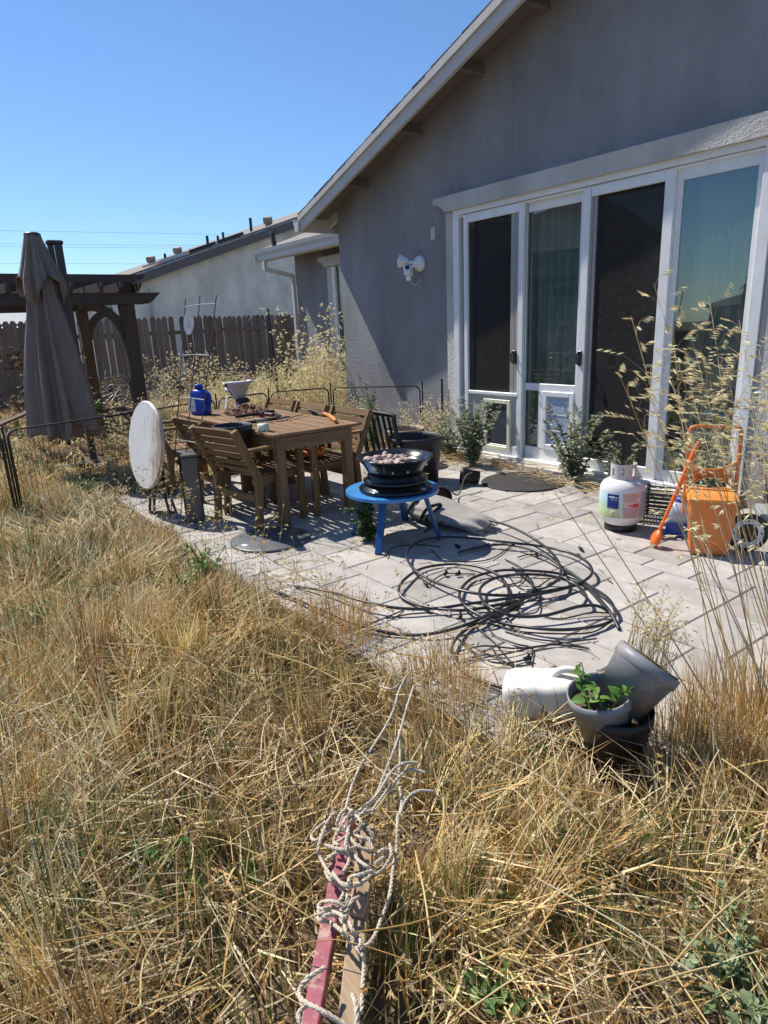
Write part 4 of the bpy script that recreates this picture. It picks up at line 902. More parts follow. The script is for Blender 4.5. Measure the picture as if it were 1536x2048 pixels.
# slate coloured disc on the paving, with its paper sticker
dc = thing('round_lid', 'flat round slate-grey lid with a white sticker lying on the pavers', 'lid', (-4.24, 2.04, 0.0))
b = MB(); b.lathe([(0, 0.016), (0.285, 0.016), (0.295, 0.010), (0.295, 0.003), (0, 0.003)], 56); b.obj('plate', M['disc'], dc, True)
b = MB(); q = gp(489, 1090, 0.018)-Vector((-4.24, 2.04, 0.0)); b.box((q.x, q.y, 0.0168), (0.045, 0.03, 0.001), Matrix.Rotation(0.5, 3, 'Z')); b.obj('sticker', M['paper'], dc, True)

# closed cantilever umbrella ------------------------------------------
ub = thing('closed_umbrella', 'closed taupe cantilever umbrella hanging in folds beside its dark mast', 'umbrella', (-7.95, 1.48, 0))
UC = Vector((-7.95, 1.48, 0)); n = 112; rings = []
prof = [(0.50, 0.335), (0.62, 0.335), (0.8, 0.318), (1.05, 0.30), (1.35, 0.25), (1.62, 0.195), (1.85, 0.155), (1.97, 0.14), (2.08, 0.13), (2.2, 0.10)]
def fold(t, z, seed):
    a = 0.16*math.cos(8*t+0.7*math.sin(2*t+seed)+0.25*z)+0.10*math.cos(13*t+1.3+0.6*z+seed)+0.05*math.cos(23*t+2*z)
    a = math.copysign(abs(a)**0.75*0.72, a)+0.035*math.sin(31*t+3.1*z+seed)+0.02*math.sin(9*z+5*t)
    return a
for zi, (z, r) in enumerate(prof):
    ring = []
    for k in range(n):
        t = 2*math.pi*k/n; f = 1+fold(t, z*0.8, 0.4)*(1.0 if z > 0.6 else 1.05)
        dz = (-0.09*max(0, math.cos(4*t+0.8))+0.16*max(0, math.sin(t*3+1.0))**2) if zi == 0 else (0.10*max(0, math.sin(t*3+1.0))**2-0.06*max(0, math.cos(4*t+.8)) if zi == 1 else 0)
        ring.append(UC+Vector((r*f*math.cos(t), r*f*math.sin(t), z+dz)))
    rings.append(ring)
rings = [[UC+Vector(((q_.x-UC.x)*.90, (q_.y-UC.y)*.90, q_.z)) for q_ in rg] for rg in rings]
b = MB(); loft(b, rings, True, False); cv = b.obj('canopy', M['fabric'], ub); md = cv.modifiers.new('th', 'SOLIDIFY'); md.thickness = 0.004
md = cv.modifiers.new('s', 'SUBSURF'); md.levels = md.render_levels = 1
rings = []
for zi, (z, r) in enumerate([(2.03, 0.215), (2.10, 0.195), (2.25, 0.145), (2.42, 0.098), (2.50, 0.083), (2.535, 0.078)]):
    ring = []
    for k in range(n):
        t = 2*math.pi*k/n; f = 1+0.8*fold(t, z, 2.0)*(1 if zi < 4 else 0.3)
        dz = (0.10*math.sin(4*t+0.5)-0.10*max(0, math.cos(3*t+2.4))) if zi == 0 else (0.03*math.sin(4*t+.5) if zi == 1 else 0)
        ring.append(UC+Vector((r*f*math.cos(t), r*f*math.sin(t), z+dz)))
    rings.append(ring)
b = MB(); loft(b, rings, True, False); cv = b.obj('vent_cap', M['fabric'], ub); md = cv.modifiers.new('th', 'SOLIDIFY'); md.thickness = 0.004
b = MB(); b.lathe([(0, 2.56), (.06, 2.555), (.082, 2.54), (.08, 2.52), (0, 2.52)], 20, Matrix.Translation(UC)); b.obj('finial', M['mast'], ub)
UM = Vector((-8.36, 1.80, 0))
b = MB(); b.box(UM+Vector((0, 0, 1.26)), (0.075, 0.075, 2.52), ch=0.008); b.obj('mast', M['mast'], ub)
b = MB(); b.bar(UM+Vector((-0.03, -0.075, 2.50)), UM+Vector((0.05, -0.075, 0.62)), 0.06, 0.06, (0, 1, 0), 0.006); b.obj('arm', M['mast'], ub)
b = MB(); b.box(UM+Vector((0, -0.035, 2.515)), (0.10, 0.17, 0.045), ch=0.012); b.obj('top_cap', M['black'], ub)
b = MB(); b.tube([UC+Vector((0, 0, 2.5)), UC+Vector((0, 0, 0.35))], 0.022, 10); b.obj('centre_pole', M['mast'], ub)
b = MB(); b.box(UM+Vector((0, 0, 1.1)), (0.12, 0.12, 0.14), ch=0.01); cbx = b.obj('crank_box', M['black'], ub)
b = MB(); b.tube([UM+Vector((0.06, -0.06, 1.1)), UM+Vector((0.16, -0.08, 1.1)), UM+Vector((0.16, -0.08, 1.0))], 0.01, 8); b.obj('crank_handle', M['black'], cbx)
b = MB(); b.box(UM+Vector((0, 0, 0.03)), (0.95, 0.07, 0.05)); b.box(UM+Vector((0, 0, 0.03)), (0.07, 0.95, 0.051)); b.obj('base', M['black'], ub)

# low wire pen fence --------------------------------------------------
FH = 0.76
FP = [(-6.02, -0.35), (-6.42, 0.70), (-6.77, 1.99), (-7.20, 2.95), (-7.33, 3.68), (-7.12, 4.44), (-6.22, 5.19)]
pf = thing('wire_pen_fence', 'low black wire pen fence of arched panels winding behind the table', 'fence', (-7, 2.5, 0))
for i in range(len(FP)-1):
    A = Vector((*FP[i], -0.03)); B = Vector((*FP[i+1], -0.03)); d = (B-A); l = d.length; d.normalize(); up = Vector((0, 0, 1))
    a = A+d*0.03; c = B-d*0.03; hh = FH+0.03; rr = 0.07
    pts = [a]+[a+up*(hh-rr)]+[a+d*(rr-rr*math.cos(t))+up*(hh-rr+rr*math.sin(t)) for t in (0.4, 0.8, 1.2)]+[a+d*rr+up*hh, c-d*rr+up*hh]+[c-d*(rr-rr*math.sin(t))+up*(hh-rr+rr*math.cos(t)) for t in (0.4, 0.8, 1.2)][0:3]+[c+up*(hh-rr), c]
    b = MB(); b.tube(pts, 0.0085, 6); fr = b.obj('panel_frame', M['black_wire'], pf)
    b = MB(); nwr = int(l/0.042)
    for k in range(1, nwr):
        p = a+d*((c-a).length*k/nwr); b.tube([p+up*0.02, p+up*(hh-0.004)], 0.0016, 4, False)
    for z in (0.10, 0.40): b.tube([a+up*z, c+up*z], 0.0022, 4, False)
    o = b.obj('wire_grid', M['black_wire'], fr); o['kind'] = 'stuff'
for p in FP:
    b = MB(); b.tube([(*p, -0.1), (*p, FH+0.06)], 0.009, 6); b.obj('stake', M['black_wire'], pf)
# the hinged pair of dark stakes at the left of the frame
b = MB()
for dx in (-0.03, 0.03): b.tube([(-6.42+dx, 0.70-dx, -0.05), (-6.42+dx*0.8, 0.70-dx, 0.70)], 0.013, 6)
b.obj('gate_post', M['black_wire'], pf)
# tall garden stakes
st = MB(); p0 = gp(560, 845); q0 = wx(560, 800, -9.6); q1 = wx(536, 617, -9.6); st.tube([(q0.x, q0.y, -0.05), q1], 0.016, 8); tag(st.obj('garden_stake', M['black']), 'tall black garden stake standing before the plank fence', 'stake')
hk = thing('plant_hook', 'thin arched black shepherd hook beside the tall black stake', 'plant hook', (q0.x, q0.y-0.5, 0))
b = MB(); b.tube(catmull([wx(556, 800, -9.7), wx(545, 700, -9.7), wx(535, 650, -9.7), wx(520, 634, -9.7), wx(505, 634, -9.7), wx(497, 642, -9.7)], 6), 0.007, 6); b.obj('hook', M['black_wire'], hk)
ps = MB(); q = wy(884, 770, 5.17); ps.tube([(q.x, 5.17, -0.05), (q.x, 5.17, 0.86)], 0.013, 8); tag(ps.obj('garden_stake', M['black']), 'short black stake against the stucco at the left door trim', 'stake')

# blue round table + fire bowl ----------------------------------------
BX, BY, BZ = -3.66, 2.75, 0.365
bt = thing('blue_side_table', 'round blue metal side table with four splayed legs', 'table', (BX, BY, 0))
b = MB()
for hx in (-1, 1):
    n = 26; vs = []
    a0 = RAD(36) + (0 if hx > 0 else math.pi)
    for z in (BZ-0.022, BZ):
        for k in range(n+1):
            t = a0+math.pi*k/n; vs.append((0.335*math.cos(t), 0.335*math.sin(t), z))
    off = Vector((-math.sin(a0), math.cos(a0), 0))*0.002
    vs = [Vector(v)+off for v in vs]; m_ = n+1
    b = MB(); b.add(vs, [tuple(range(m_))[::-1], tuple(range(m_, 2*m_))]+[(k, k+1, m_+k+1, m_+k) for k in range(n)]+[(n, 0, m_, m_+n)]); b.obj('top_half', M['blue_paint'], bt, True)
for (lx, ly) in ((-3.42, 2.43), (-3.38, 2.95), (-3.91, 2.56), (-3.93, 3.07)):
    v = Vector((lx-BX, ly-BY, 0)); v.normalize(); b = MB(); b.bar(Vector((lx-BX, ly-BY, 0)), v*0.235+Vector((0, 0, BZ-0.022)), 0.05, 0.022, v, 0.003); b.obj('leg', M['blue_leg'], bt, True)
b = MB(); b.box((0, 0, BZ-0.04), (0.44, 0.03, 0.03)); b.box((0, 0, BZ-0.04), (0.03, 0.44, 0.031)); b.obj('frame', M['blue_leg'], bt, True)
FX, FY = BX+0.035, BY+0.005
fpit = thing('fire_bowl', 'glossy black enamel fire bowl with flared rim on the blue table', 'fire bowl', (FX, FY, BZ))
b = MB(); b.lathe([(0.0, 0.002), (0.25, 0.002), (0.262, 0.012), (0.262, 0.024), (0.245, 0.03), (0.22, 0.05), (0.20, 0.062), (0.0, 0.062)], 56); b.obj('base_ring', M['black_metal'], fpit, True)
b = MB(); b.lathe([(0.205, 0.058), (0.228, 0.066), (0.232, 0.078), (0.215, 0.086), (0.20, 0.10), (0.195, 0.125), (0.17, 0.125)], 56); b.obj('lower_bowl', M['black_metal'], fpit, True)
b = MB(); b.lathe([(0.0, 0.13), (0.17, 0.128), (0.195, 0.135), (0.205, 0.155), (0.225, 0.19), (0.262, 0.232), (0.272, 0.238), (0.272, 0.243), (0.258, 0.241), (0.218, 0.198), (0.195, 0.175), (0.0, 0.172)], 64); b.obj('bowl', M['black_metal'], fpit, True)
for a in (-1.25, -0.72, -0.25, 2.2):
    b = MB(); dv = Vector((math.cos(a), math.sin(a), 0)); b.tube([dv*0.205+Vector((0, 0, 0.165)), dv*0.222+Vector((0, 0, 0.163))], 0.008, 8); b.obj('bolt', M['galv'], fpit, True)
for a in (-1.2, 0.2, 1.8, 3.3):
    b = MB(); dv = Vector((math.cos(a), math.sin(a), 0)); b.box(dv*0.245+Vector((0, 0, 0.034)), (0.03, 0.03, 0.014), Matrix.Rotation(a, 3, 'Z'), 0.003); b.obj('foot_tab', M['galv'], fpit, True)
rms = []
for k in range(5):
    bm = bmesh.new(); bmesh.ops.create_icosphere(bm, subdivisions=2, radius=0.024); rs = random.Random(k)
    sx = (1.2, 0.9+0.2*rs.random(), 0.75)
    for v in bm.verts:
        f = 1+0.22*math.sin(v.co.x*170+k)*math.cos(v.co.y*140+2*k)+rs.uniform(-.06, .06); v.co = Vector((v.co.x*sx[0], v.co.y*sx[1], v.co.z*sx[2]))*f
    me = bpy.data.meshes.new('lava_rock'); bm.to_mesh(me); bm.free(); me.polygons.foreach_set('use_smooth', [True]*len(me.polygons)); me.materials.append(M['rock']); rms.append(me)
rs = random.Random(3); kk = 0
rocks = []
for tries in range(4000):
    a = rs.uniform(0, 6.28); r = 0.175*math.sqrt(rs.random()); X = r*math.cos(a)-0.035; Y = r*math.sin(a)-0.04
    if math.hypot(X, Y) > 0.19 or X*0.6+Y*0.8 > 0.10: continue
    if all((X-p[0])**2+(Y-p[1])**2 > 0.036**2 for p in rocks): rocks.append((X, Y))
    if len(rocks) > 34: break
for i, (X, Y) in enumerate(rocks):
    o = bpy.data.objects.new('lava_rock', rms[i % 5]); COL.objects.link(o)
    o.location = (FX+X, FY+Y, BZ+0.178+0.014+rs.uniform(0, 0.012)+(0.02 if i % 4 == 0 else 0)); o.rotation_euler = (rs.uniform(0, 1), rs.uniform(0, 1), rs.uniform(0, 6)); s = rs.uniform(0.8, 1.25); o.scale = (s, s, s)
    tag(o, 'rough pinkish-beige lava rock lying in the black fire bowl', 'rock', 'lava rocks in the fire bowl')

# pots and odds and ends by the wall -----------------------------------
pot_thing('nursery_pot', 'big black nursery pot standing behind the fire bowl', 'pot', (-4.90, 3.98, 0), 0.262, 0.215, 0.45, 'black_dusty', soil=0.55)
pot_thing('tan_tub', 'black-lined tan tub behind the big black nursery pot', 'pot', (-5.62, 4.42, 0), 0.215, 0.17, 0.40, 'pot_tan', soil=0.7)
# black slatted rack (bench end) leaning on the pots
rk = thing('slatted_rack', 'black slatted plastic chair back leaning between the table and the pots', 'rack', (-5.15, 3.55, 0))
A = wy(722, 820, 3.62); B = wy(786, 832, 3.75); C_ = wy(800, 905, 3.70); D_ = wy(735, 905, 3.55)
b = MB(); b.tube(catmull([D_, A+(D_-A)*0.1, A, A+(B-A)*0.5, B, B+(C_-B)*0.15, C_], 6), 0.022, 8); fr = b.obj('frame', M['black'], rk)
for k in range(1, 6):
    f = k/6; b = MB(); b.bar(A.lerp(B, f), D_.lerp(C_, f)+Vector((0, 0.04, -0.1)), 0.034, 0.012, (0, 1, 0), 0.003); b.obj('slat', M['black'], rk)
b = MB(); b.bar(D_+Vector((0, 0, -0.02)), C_+Vector((0, 0, -0.02)), 0.03, 0.03); b.obj('lower_rail', M['black'], rk)
for p in (D_, C_):
    b = MB(); b.bar(p, (p.x+0.05, p.y+0.03, 0), 0.03, 0.025, (0, 1, 0)); b.obj('leg', M['black'], rk)
# small lying pots
R1 = Rdir((-0.80, -0.55, 0.10)); pot_thing('small_pot', 'small black pot tipped on its side next to the round mat', 'pot', (-4.33, 4.28, 0.072), 0.075, 0.062, 0.17, 'black_dusty', R1)
R2 = Rdir((0.62, -0.70, 0.22)); sp = pot_thing('small_pot', 'small black pot tipped over towards us spilling brown bark', 'pot', (-4.02, 3.55, 0.078), 0.085, 0.065, 0.15, 'black_dusty', R2, soil=0.55)
b = MB(); rs = random.Random(9)
for k in range(60):
    X = -3.86+rs.gauss(0, 0.05); Y = 3.42+rs.gauss(0, 0.04); b.box((X, Y, 0.006+rs.random()*0.012), (rs.uniform(.015, .035), .008, .005), Matrix.Rotation(rs.uniform(0, 6), 3, 'Z')); b.c += [rs.choice([(.3, .15, .07), (.2, .1, .05), (.4, .26, .15)])]*8
tag(b.obj('spilled_bark', M['mulch']), 'spilled bark chips in front of the tipped pot', 'mulch', kind='stuff')
cd = MB(); cd.tube(catmull([(-4.28, 4.14, 0.15), (-4.24, 4.02, 0.14), (-4.16, 3.86, 0.02), (-4.06, 3.68, 0.10), (-4.02, 3.60, 0.165)], 6), 0.007, 6); tag(cd.obj('cord', M['bark']), 'short brown cord trailing between the two tipped pots', 'cord')
ob = pot_thing('orange_bowl', 'small orange plastic bowl on the seat of a far chair', 'bowl', (-4.80, 2.78, 0.434), 0.10, 0.07, 0.07, 'orange')
# tan cover lying under the blue table
cv = thing('folded_cover', 'tan fabric cover with black binding heaped beside the blue table', 'cover', (-3.7, 3.15, 0))
P = [gp(812, 1000, .16), gp(850, 1010, .15), gp(890, 1035, .12), gp(925, 1050, .08), gp(950, 1060, .04)]
rings = []
CA = [Vector((-4.06, 3.26, 0)), Vector((-3.96, 3.24, 0)), Vector((-3.82, 3.22, 0)), Vector((-3.66, 3.23, 0)), Vector((-3.52, 3.25, 0)), Vector((-3.40, 3.27, 0)), Vector((-3.30, 3.29, 0)), Vector((-3.26, 3.295, 0))]
for i, p in enumerate(CA):
    ring = []; rr = [0.06, 0.135, 0.165, 0.155, 0.15, 0.145, 0.135, 0.10][i]; hh = [0.06, 0.16, 0.21, 0.18, 0.135, 0.12, 0.11, 0.07][i]
    for k in range(36):
        t = 2*math.pi*k/36; f = 1+0.10*math.sin(3*t+i*1.3)+0.09*math.sin(8*t+2.2*i)+0.05*math.sin(13*t+i)
        ring.append((p.x+0.03*math.sin(5*t+i), p.y+rr*f*math.cos(t), max(0.003, hh*0.5+hh*0.5*f*math.sin(t))))
    rings.append(ring)
b = MB(); loft(b, rings); b.obj('fabric', M['cloth'], cv, subsurf=1)
b = MB()
for pts in ([(-3.90, 3.06, .05), (-3.84, 3.10, .16), (-3.80, 3.22, .20), (-3.80, 3.34, .13)], [(-3.72, 3.04, .04), (-3.66, 3.08, .15), (-3.60, 3.16, .17), (-3.66, 3.06, .06), (-3.60, 3.05, .02)]):
    b.tube(catmull(pts, 5), 0.014, 6)
b.obj('binding', M['cloth_black'], cv)
# round rubber mat at the door
rm_ = MB(); n = 60; q = gp(1045, 958); rx = 0.40
rm_.lathe([(0, 0.014), (0.36, 0.014), (0.385, 0.012), (0.40, 0.002), (0, 0.0015)], 60, Matrix.Translation((-4.12, 4.66, 0))); tag(rm_.obj('door_mat', M['mat_rubber']), 'round black rubber door mat in front of the sliding doors', 'mat')

# propane tank --------------------------------------------------------
TKX, TKY = -2.66, 4.06
tk = thing('propane_tank', 'white propane tank with a printed picture label on the pavers', 'propane tank', (TKX, TKY, 0))
b = MB(); b.lathe([(0.105, 0.0), (0.112, 0.0), (0.112, 0.06), (0.105, 0.06)], 40); b.obj('foot_ring', M['black_dusty'], tk, True)
b = MB(); b.lathe([(0, .03), (.09, .035), (.13, .065), (.15, .10), (.155, .13), (.155, .30), (.151, .325), (.135, .352), (.10, .375), (.05, .388), (0, .39)], 56); b.obj('body', M['tank'], tk, True)
def patch(R, z0, z1, a0, a1, n=20, th=0.0):
    vs = []
    for k in range(n+1):
        t = a0+(a1-a0)*k/n
        for z in (z0, z1): vs.append((R*math.cos(t), R*math.sin(t), z))
    return vs, [(2*k, 2*k+2, 2*k+3, 2*k+1) for k in range(n)]
AC = math.atan2(-TKY, -TKX)
b = MB(); cr_ = 0.085
def ringpart(a0, a1, z0, z1, n=8):
    o_, i_ = patch(cr_+0.003, z0, z1, a0, a1, n)[0], patch(cr_, z0, z1, a0, a1, n)[0]; m_ = len(o_)
    f = []
    for k in range(n):
        f += [(2*k, 2*k+2, 2*k+3, 2*k+1), (m_+2*k+1, m_+2*k+3, m_+2*k+2, m_+2*k), (2*k+1, 2*k+3, m_+2*k+3, m_+2*k+1), (2*k+2, 2*k, m_+2*k, m_+2*k+2)]
    f += [(0, 1, m_+1, m_), (2*n+1, 2*n, m_+2*n, m_+2*n+1)]
    b.add(o_+i_, f)
a0 = AC-2.35; a1 = AC+2.35
ringpart(a0, a1, 0.372, 0.405, 40); ringpart(a0, a1, 0.458, 0.485, 40)
for (u, v) in ((-2.35, -1.0), (-0.75, -0.17), (0.17, 0.75), (1.0, 2.35)): ringpart(AC+u, AC+v, 0.405, 0.458, 10)
# lip of the round centre hole
for sgn in (-1, 1):
    for k in range(4):
        zz = 0.405+0.053*(k/4); dz = 0.053/4; wv = 0.17-0.155*math.sin(math.pi*(k+0.5)/4)
        if wv > 0.03: ringpart(AC+(-0.17 if sgn < 0 else 0.17-wv), AC+(-0.17+wv if sgn < 0 else 0.17), zz, zz+dz, 2)
b.obj('collar', M['collar'], tk, True)
b = MB(); b.lathe([(0.02, .385), (.022, .42), (.012, .425), (.012, .445), (.028, .447), (.028, .46), (0, .462)], 16); b.tube([(0, 0, .415), (0.05*math.cos(AC), 0.05*math.sin(AC), .415)], 0.014, 10); b.obj('valve', M['galv'], tk, True)
picture = ramp_mat('label_picture', 'Z', [(0.115, (.10, .12, .06)), (0.15, (.42, .46, .22)), (0.19, (.50, .62, .36)), (0.235, (.42, .66, .46)), (0.27, (.50, .72, .80)), (0.30, (.62, .78, .86))], 0.35, 0.05)
pinkl = ramp_mat('label_warning', 'Z', [(0.115, (.56, .43, .42)), (0.20, (.62, .46, .44)), (0.27, (.66, .52, .49)), (0.30, (.74, .45, .32))], 0.35, 0.02)
lilac = ramp_mat('label_side', 'Z', [(0.115, (.42, .36, .42)), (0.24, (.38, .34, .50)), (0.30, (.42, .40, .58))], 0.35, 0.03)
navy = pm('label_navy', (0.012, 0.035, 0.20), 0.35, 0.1, 9); wht = pm('label_white', (0.72, 0.73, 0.76), 0.4, 0.05, 9); gry = pm('label_grey_print', (0.28, 0.20, 0.20), 0.5, 0.1, 9); redp = pm('label_red', (0.58, 0.05, 0.06), 0.4, 0.1, 9)
b = MB(); b.add(*patch(0.1556, 0.118, 0.300, AC-1.75, AC-0.02)); lb = b.obj('picture_label', picture, tk, True)
b = MB(); b.add(*patch(0.1556, 0.118, 0.300, AC+0.04, AC+0.95)); lw = b.obj('warning_label', pinkl, tk, True)
b = MB(); b.add(*patch(0.1556, 0.118, 0.300, AC+0.955, AC+1.75)); b.obj('side_label', lilac, tk, True)
b = MB(); b.add(*patch(0.1562, 0.185, 0.288, AC-0.66, AC-0.12)); b.obj('blue_square', navy, lb, True)
b = MB()
for (u0, u1, z0, z1) in ((-.60, -.50, .262, .268), (-.53, -.44, .266, .274), (-.46, -.38, .258, .272), (-.37, -.30, .262, .276), (-.30, -.20, .258, .264), (-.24, -.16, .266, .270), (-.52, -.30, .246, .249), (-.28, -.18, .244, .247)): b.add(*patch(0.1567, z0, z1, AC+u0, AC+u1, 4))
b.obj('white_script', wht, lb, True)
b = MB()
rs = random.Random(4)
for k in range(26):
    z = 0.126+0.0066*k
    if 0.196 < z < 0.232: continue
    b.add(*patch(0.1562, z, z+0.0022, AC+0.10, AC+0.78+rs.uniform(-.12, .08), 8))
b.add(*patch(0.1562, 0.192, 0.195, AC+0.06, AC+0.9, 8)); b.add(*patch(0.1562, 0.118, 0.300, AC+0.045, AC+0.058, 2)); b.add(*patch(0.1562, 0.118, 0.30, AC+0.90, AC+0.915, 2))
b.obj('fine_print', gry, lw, True)
b = MB(); b.add(*patch(0.1564, 0.198, 0.224, AC+0.50, AC+0.80, 6)); b.add(*patch(0.1564, 0.205, 0.216, AC+0.30, AC+0.50, 6)); b.obj('red_mark', redp, lw, True)

# orange bin with tall handle and its scoop ----------------------------
RZ = RAD(34)
ob_ = thing('orange_bin', 'small orange plastic bin with a lid and a tall loop handle', 'bin', (-2.00, 4.03, 0), RZ)
b = MB()
def rect(w, d, z, y=0): return [(-w/2, y-d/2, z), (w/2, y-d/2, z), (w/2, y+d/2, z), (-w/2, y+d/2, z)]
loft(b, [rect(.205, .165, .002), rect(.215, .175, .012), rect(.265, .215, .335), rect(.285, .235, .338), rect(.285, .235, .352)], False); b.obj('body', M['orange'], ob_, True)
b = MB(); loft(b, [rect(.292, .245, .353), rect(.288, .24, .372), rect(.262, .20, .395, 0.015), rect(.24, .13, .402, .04)], False); b.obj('lid', M['orange_lid'], ob_, True)
b = MB(); b.box((0.147, 0.0, 0.30), (0.02, 0.05, 0.09), Matrix.Rotation(-0.35, 3, 'Y'), 0.004); b.obj('latch', M['orange'], ob_, True)
hx = 0.148; b = MB(); Y0 = 0.13
b.tube(catmull([(-hx, Y0-.02, 0.22), (-hx, Y0, 0.40), (-hx, Y0+.01, 0.66), (-hx+0.002, Y0+.015, 0.755), (-hx+0.03, Y0+.015, 0.785), (0, Y0+.015, 0.788), (hx-0.03, Y0+.015, 0.785), (hx-0.002, Y0+.015, 0.755), (hx, Y0+.01, 0.66), (hx, Y0, 0.40), (hx, Y0-.02, 0.22)], 6), 0.0135, 10); hd = b.obj('handle', M['orange'], ob_, True)
# curved net panel between the handle arms
def ztop(x): return 0.575-0.065*(1-(x/hx)**2)
def zbot(x): return 0.375+0.085*(1-(x/hx)**2)
b = MB(); n = 20; tp = [(-hx+2*hx*k/n) for k in range(n+1)]
b.tube([(x_, Y0+.005, ztop(x_)) for x_ in tp], 0.006, 6); b.tube([(x_, Y0+.005, zbot(x_)) for x_ in tp], 0.006, 6); b.obj('net_rim', M['orange_lid'], ob_, True)
b = MB(); vs = []
for x_ in tp:
    if abs(x_) <= 0.112: vs += [(x_, Y0+.012, zbot(x_)), (x_, Y0+.012, ztop(x_))]
m_ = len(vs)//2; b.add(vs, [(2*k, 2*k+2, 2*k+3, 2*k+1) for k in range(m_-1)]); b.obj('net_web', M['orange'], ob_, True)
b = MB()
for k in range(-9, 10):
    for s in (-1, 1):
        seg = []
        for j in range(15):
            z = 0.37+0.21*j/14; x_ = k*0.032+s*(z-0.475)*0.9
            if abs(x_) < hx-0.01 and zbot(x_) < z < ztop(x_): seg.append((x_, Y0+.007, z))
        if len(seg) > 1: b.tube(seg, 0.0022, 4, False)
b.obj('net_ribs', M['orange_lid'], ob_, True)['kind'] = 'stuff'
scp = thing('orange_scoop', 'bright orange scoop with a ribbed head leaning on the orange bin', 'scoop', (-2.27, 3.87, 0))
A = Vector((-2.255, 3.88, 0.10)); B = dp(1371, 872, (Vector((-2.02, 4.10, 0.70))-CC).dot(CF)); B = Vector((-2.125, 4.045, 0.70))
b = MB(); P = [A.lerp(B, t) for t in (0, .25, .5, .62, .8, .95, 1.0)]; b.tube(P, [0.011, 0.012, 0.014, 0.017, 0.018, 0.017, 0.012], 10); b.obj('shaft', M['orange_scoop'], scp)
d = (A-B).normalized(); b = MB(); R_ = Rdir(d).to_4x4(); R_.translation = A-d*0.02
b.lathe([(0.010, 0.0), (0.03, 0.012), (0.047, 0.04), (0.050, 0.065), (0.045, 0.09), (0.03, 0.112), (0.0, 0.118)], 28, R_ @ Matrix.Diagonal((1, 0.55, 1, 1))); b.obj('head', M['orange_scoop'], scp)
b = MB()
for k in range(7):
    z = 0.018+0.014*k; r = [0.033, 0.042, 0.048, 0.0505, 0.0475, 0.040, 0.028][k]+0.002
    b.tube([R_ @ Vector((r*math.cos(t), 0.55*r*math.sin(t), z)) for t in np.linspace(0, 2*math.pi, 21)], 0.0022, 5, False)
b.obj('rib', M['orange_scoop'], scp)
# blue and white jug + wire crate behind the tank
j2 = thing('cleaner_jug', 'white and blue plastic jug tucked behind the orange bin', 'jug', (-2.30, 4.20, 0), RAD(30))
b = MB(); loft(b, [rrect(.15, .11, 0), rrect(.16, .12, .01), rrect(.16, .12, .17), rrect(.14, .10, .21), rrect(.06, .06, .24)]); b.obj('body', ramp_mat('jug2', 'Z', [(0, (.02, .07, .30)), (.10, (.02, .08, .34)), (.13, (.45, .58, .72)), (.24, (.62, .70, .78))], 0.35), j2, True)
b = MB(); b.lathe([(0, .27), (.028, .27), (.03, .235), (0, .235)], 16); b.obj('cap', M['blue_jug'], j2, True)
cr = thing('wire_crate', 'black wire lattice crate standing behind the propane tank', 'crate', (-2.52, 4.46, 0), RAD(20))
b = MB()
for k in range(8): b.box((0, -0.13, 0.012+0.03*k), (0.36, 0.008, 0.010)); b.box((0.18, 0, 0.012+0.03*k), (0.008, 0.26, 0.010)); b.box((0, 0.13, 0.012+0.03*k), (0.36, 0.008, 0.010)); b.box((-0.18, 0, 0.012+0.03*k), (0.008, 0.26, 0.010))
b.obj('bars', M['black'], cr, True)
b = MB()
for sx in (-1, 1):
    for sy in (-1, 1): b.box((sx*0.182, sy*0.132, 0.12), (0.02, 0.02, 0.24))
b.obj('corner_posts', M['black'], cr, True)

# garden cart at the right edge ----------------------------------------
ct = thing('garden_cart', 'black-framed cart with a mauve shelf and a white wheel disc', 'cart', (-1.62, 4.35, 0))
ax = Vector((0.62, -0.78, 0)); RW = Rdir(ax).to_4x4(); RW.translation = Vector((-1.84, 4.20, 0.125))
b = MB(); b.lathe([(0.095, -0.018), (0.118, -0.018), (0.125, -0.01), (0.125, 0.01), (0.118, 0.018), (0.095, 0.018), (0.095, -0.018)], 40, RW); wh = b.obj('wheel', M['black'], ct)
b = MB(); b.lathe([(0.062, 0.014), (0.097, 0.016), (0.098, 0.006), (0.062, 0.006), (0.062, 0.014)], 40, RW, False); b.obj('rim', M['rim'], wh)
b = MB(); b.lathe([(0, 0.008), (0.062, 0.008), (0.062, -0.01), (0, -0.01)], 30, RW, False)
for k in range(8):
    t = k*math.pi/4; b.lathe([(0, 0.018), (0.006, 0.018), (0.006, 0.01)], 8, RW @ Matrix.Translation((0.08*math.cos(t), 0.08*math.sin(t), 0)))
b.obj('hub', M['black'], wh)
fx = Vector((0.80, 0.58, 0))
p0 = Vector((-1.83, 4.36, 0)); 
for t in (0.0, 0.62):
    b = MB(); p = p0+fx*t+Vector((0.05, 0.06, 0)); b.bar(p+Vector((0, 0, 0.12)), p+Vector((0, 0, 0.64)), 0.035, 0.035, (0, 1, 0), 0.003); b.obj('frame_post', M['black'], ct)
b = MB(); b.bar(p0+Vector((-0.05, 0.03, 0.215)), p0+fx*0.9+Vector((0, 0, 0.215)), 0.26, 0.05, ch=0.004); b.obj('lower_board', M['grey_board'], ct)
b = MB(); b.bar(p0+fx*0.06+Vector((0.0, 0.06, 0.60)), p0+fx*0.95+Vector((0.0, 0.06, 0.60)), 0.20, 0.022, ch=0.003); b.bar(p0+fx*0.06+Vector((0.05, -0.03, 0.545)), p0+fx*0.95+Vector((0.05, -0.03, 0.545)), 0.018, 0.11, ch=0.003); b.obj('shelf', M['shelf'], ct)
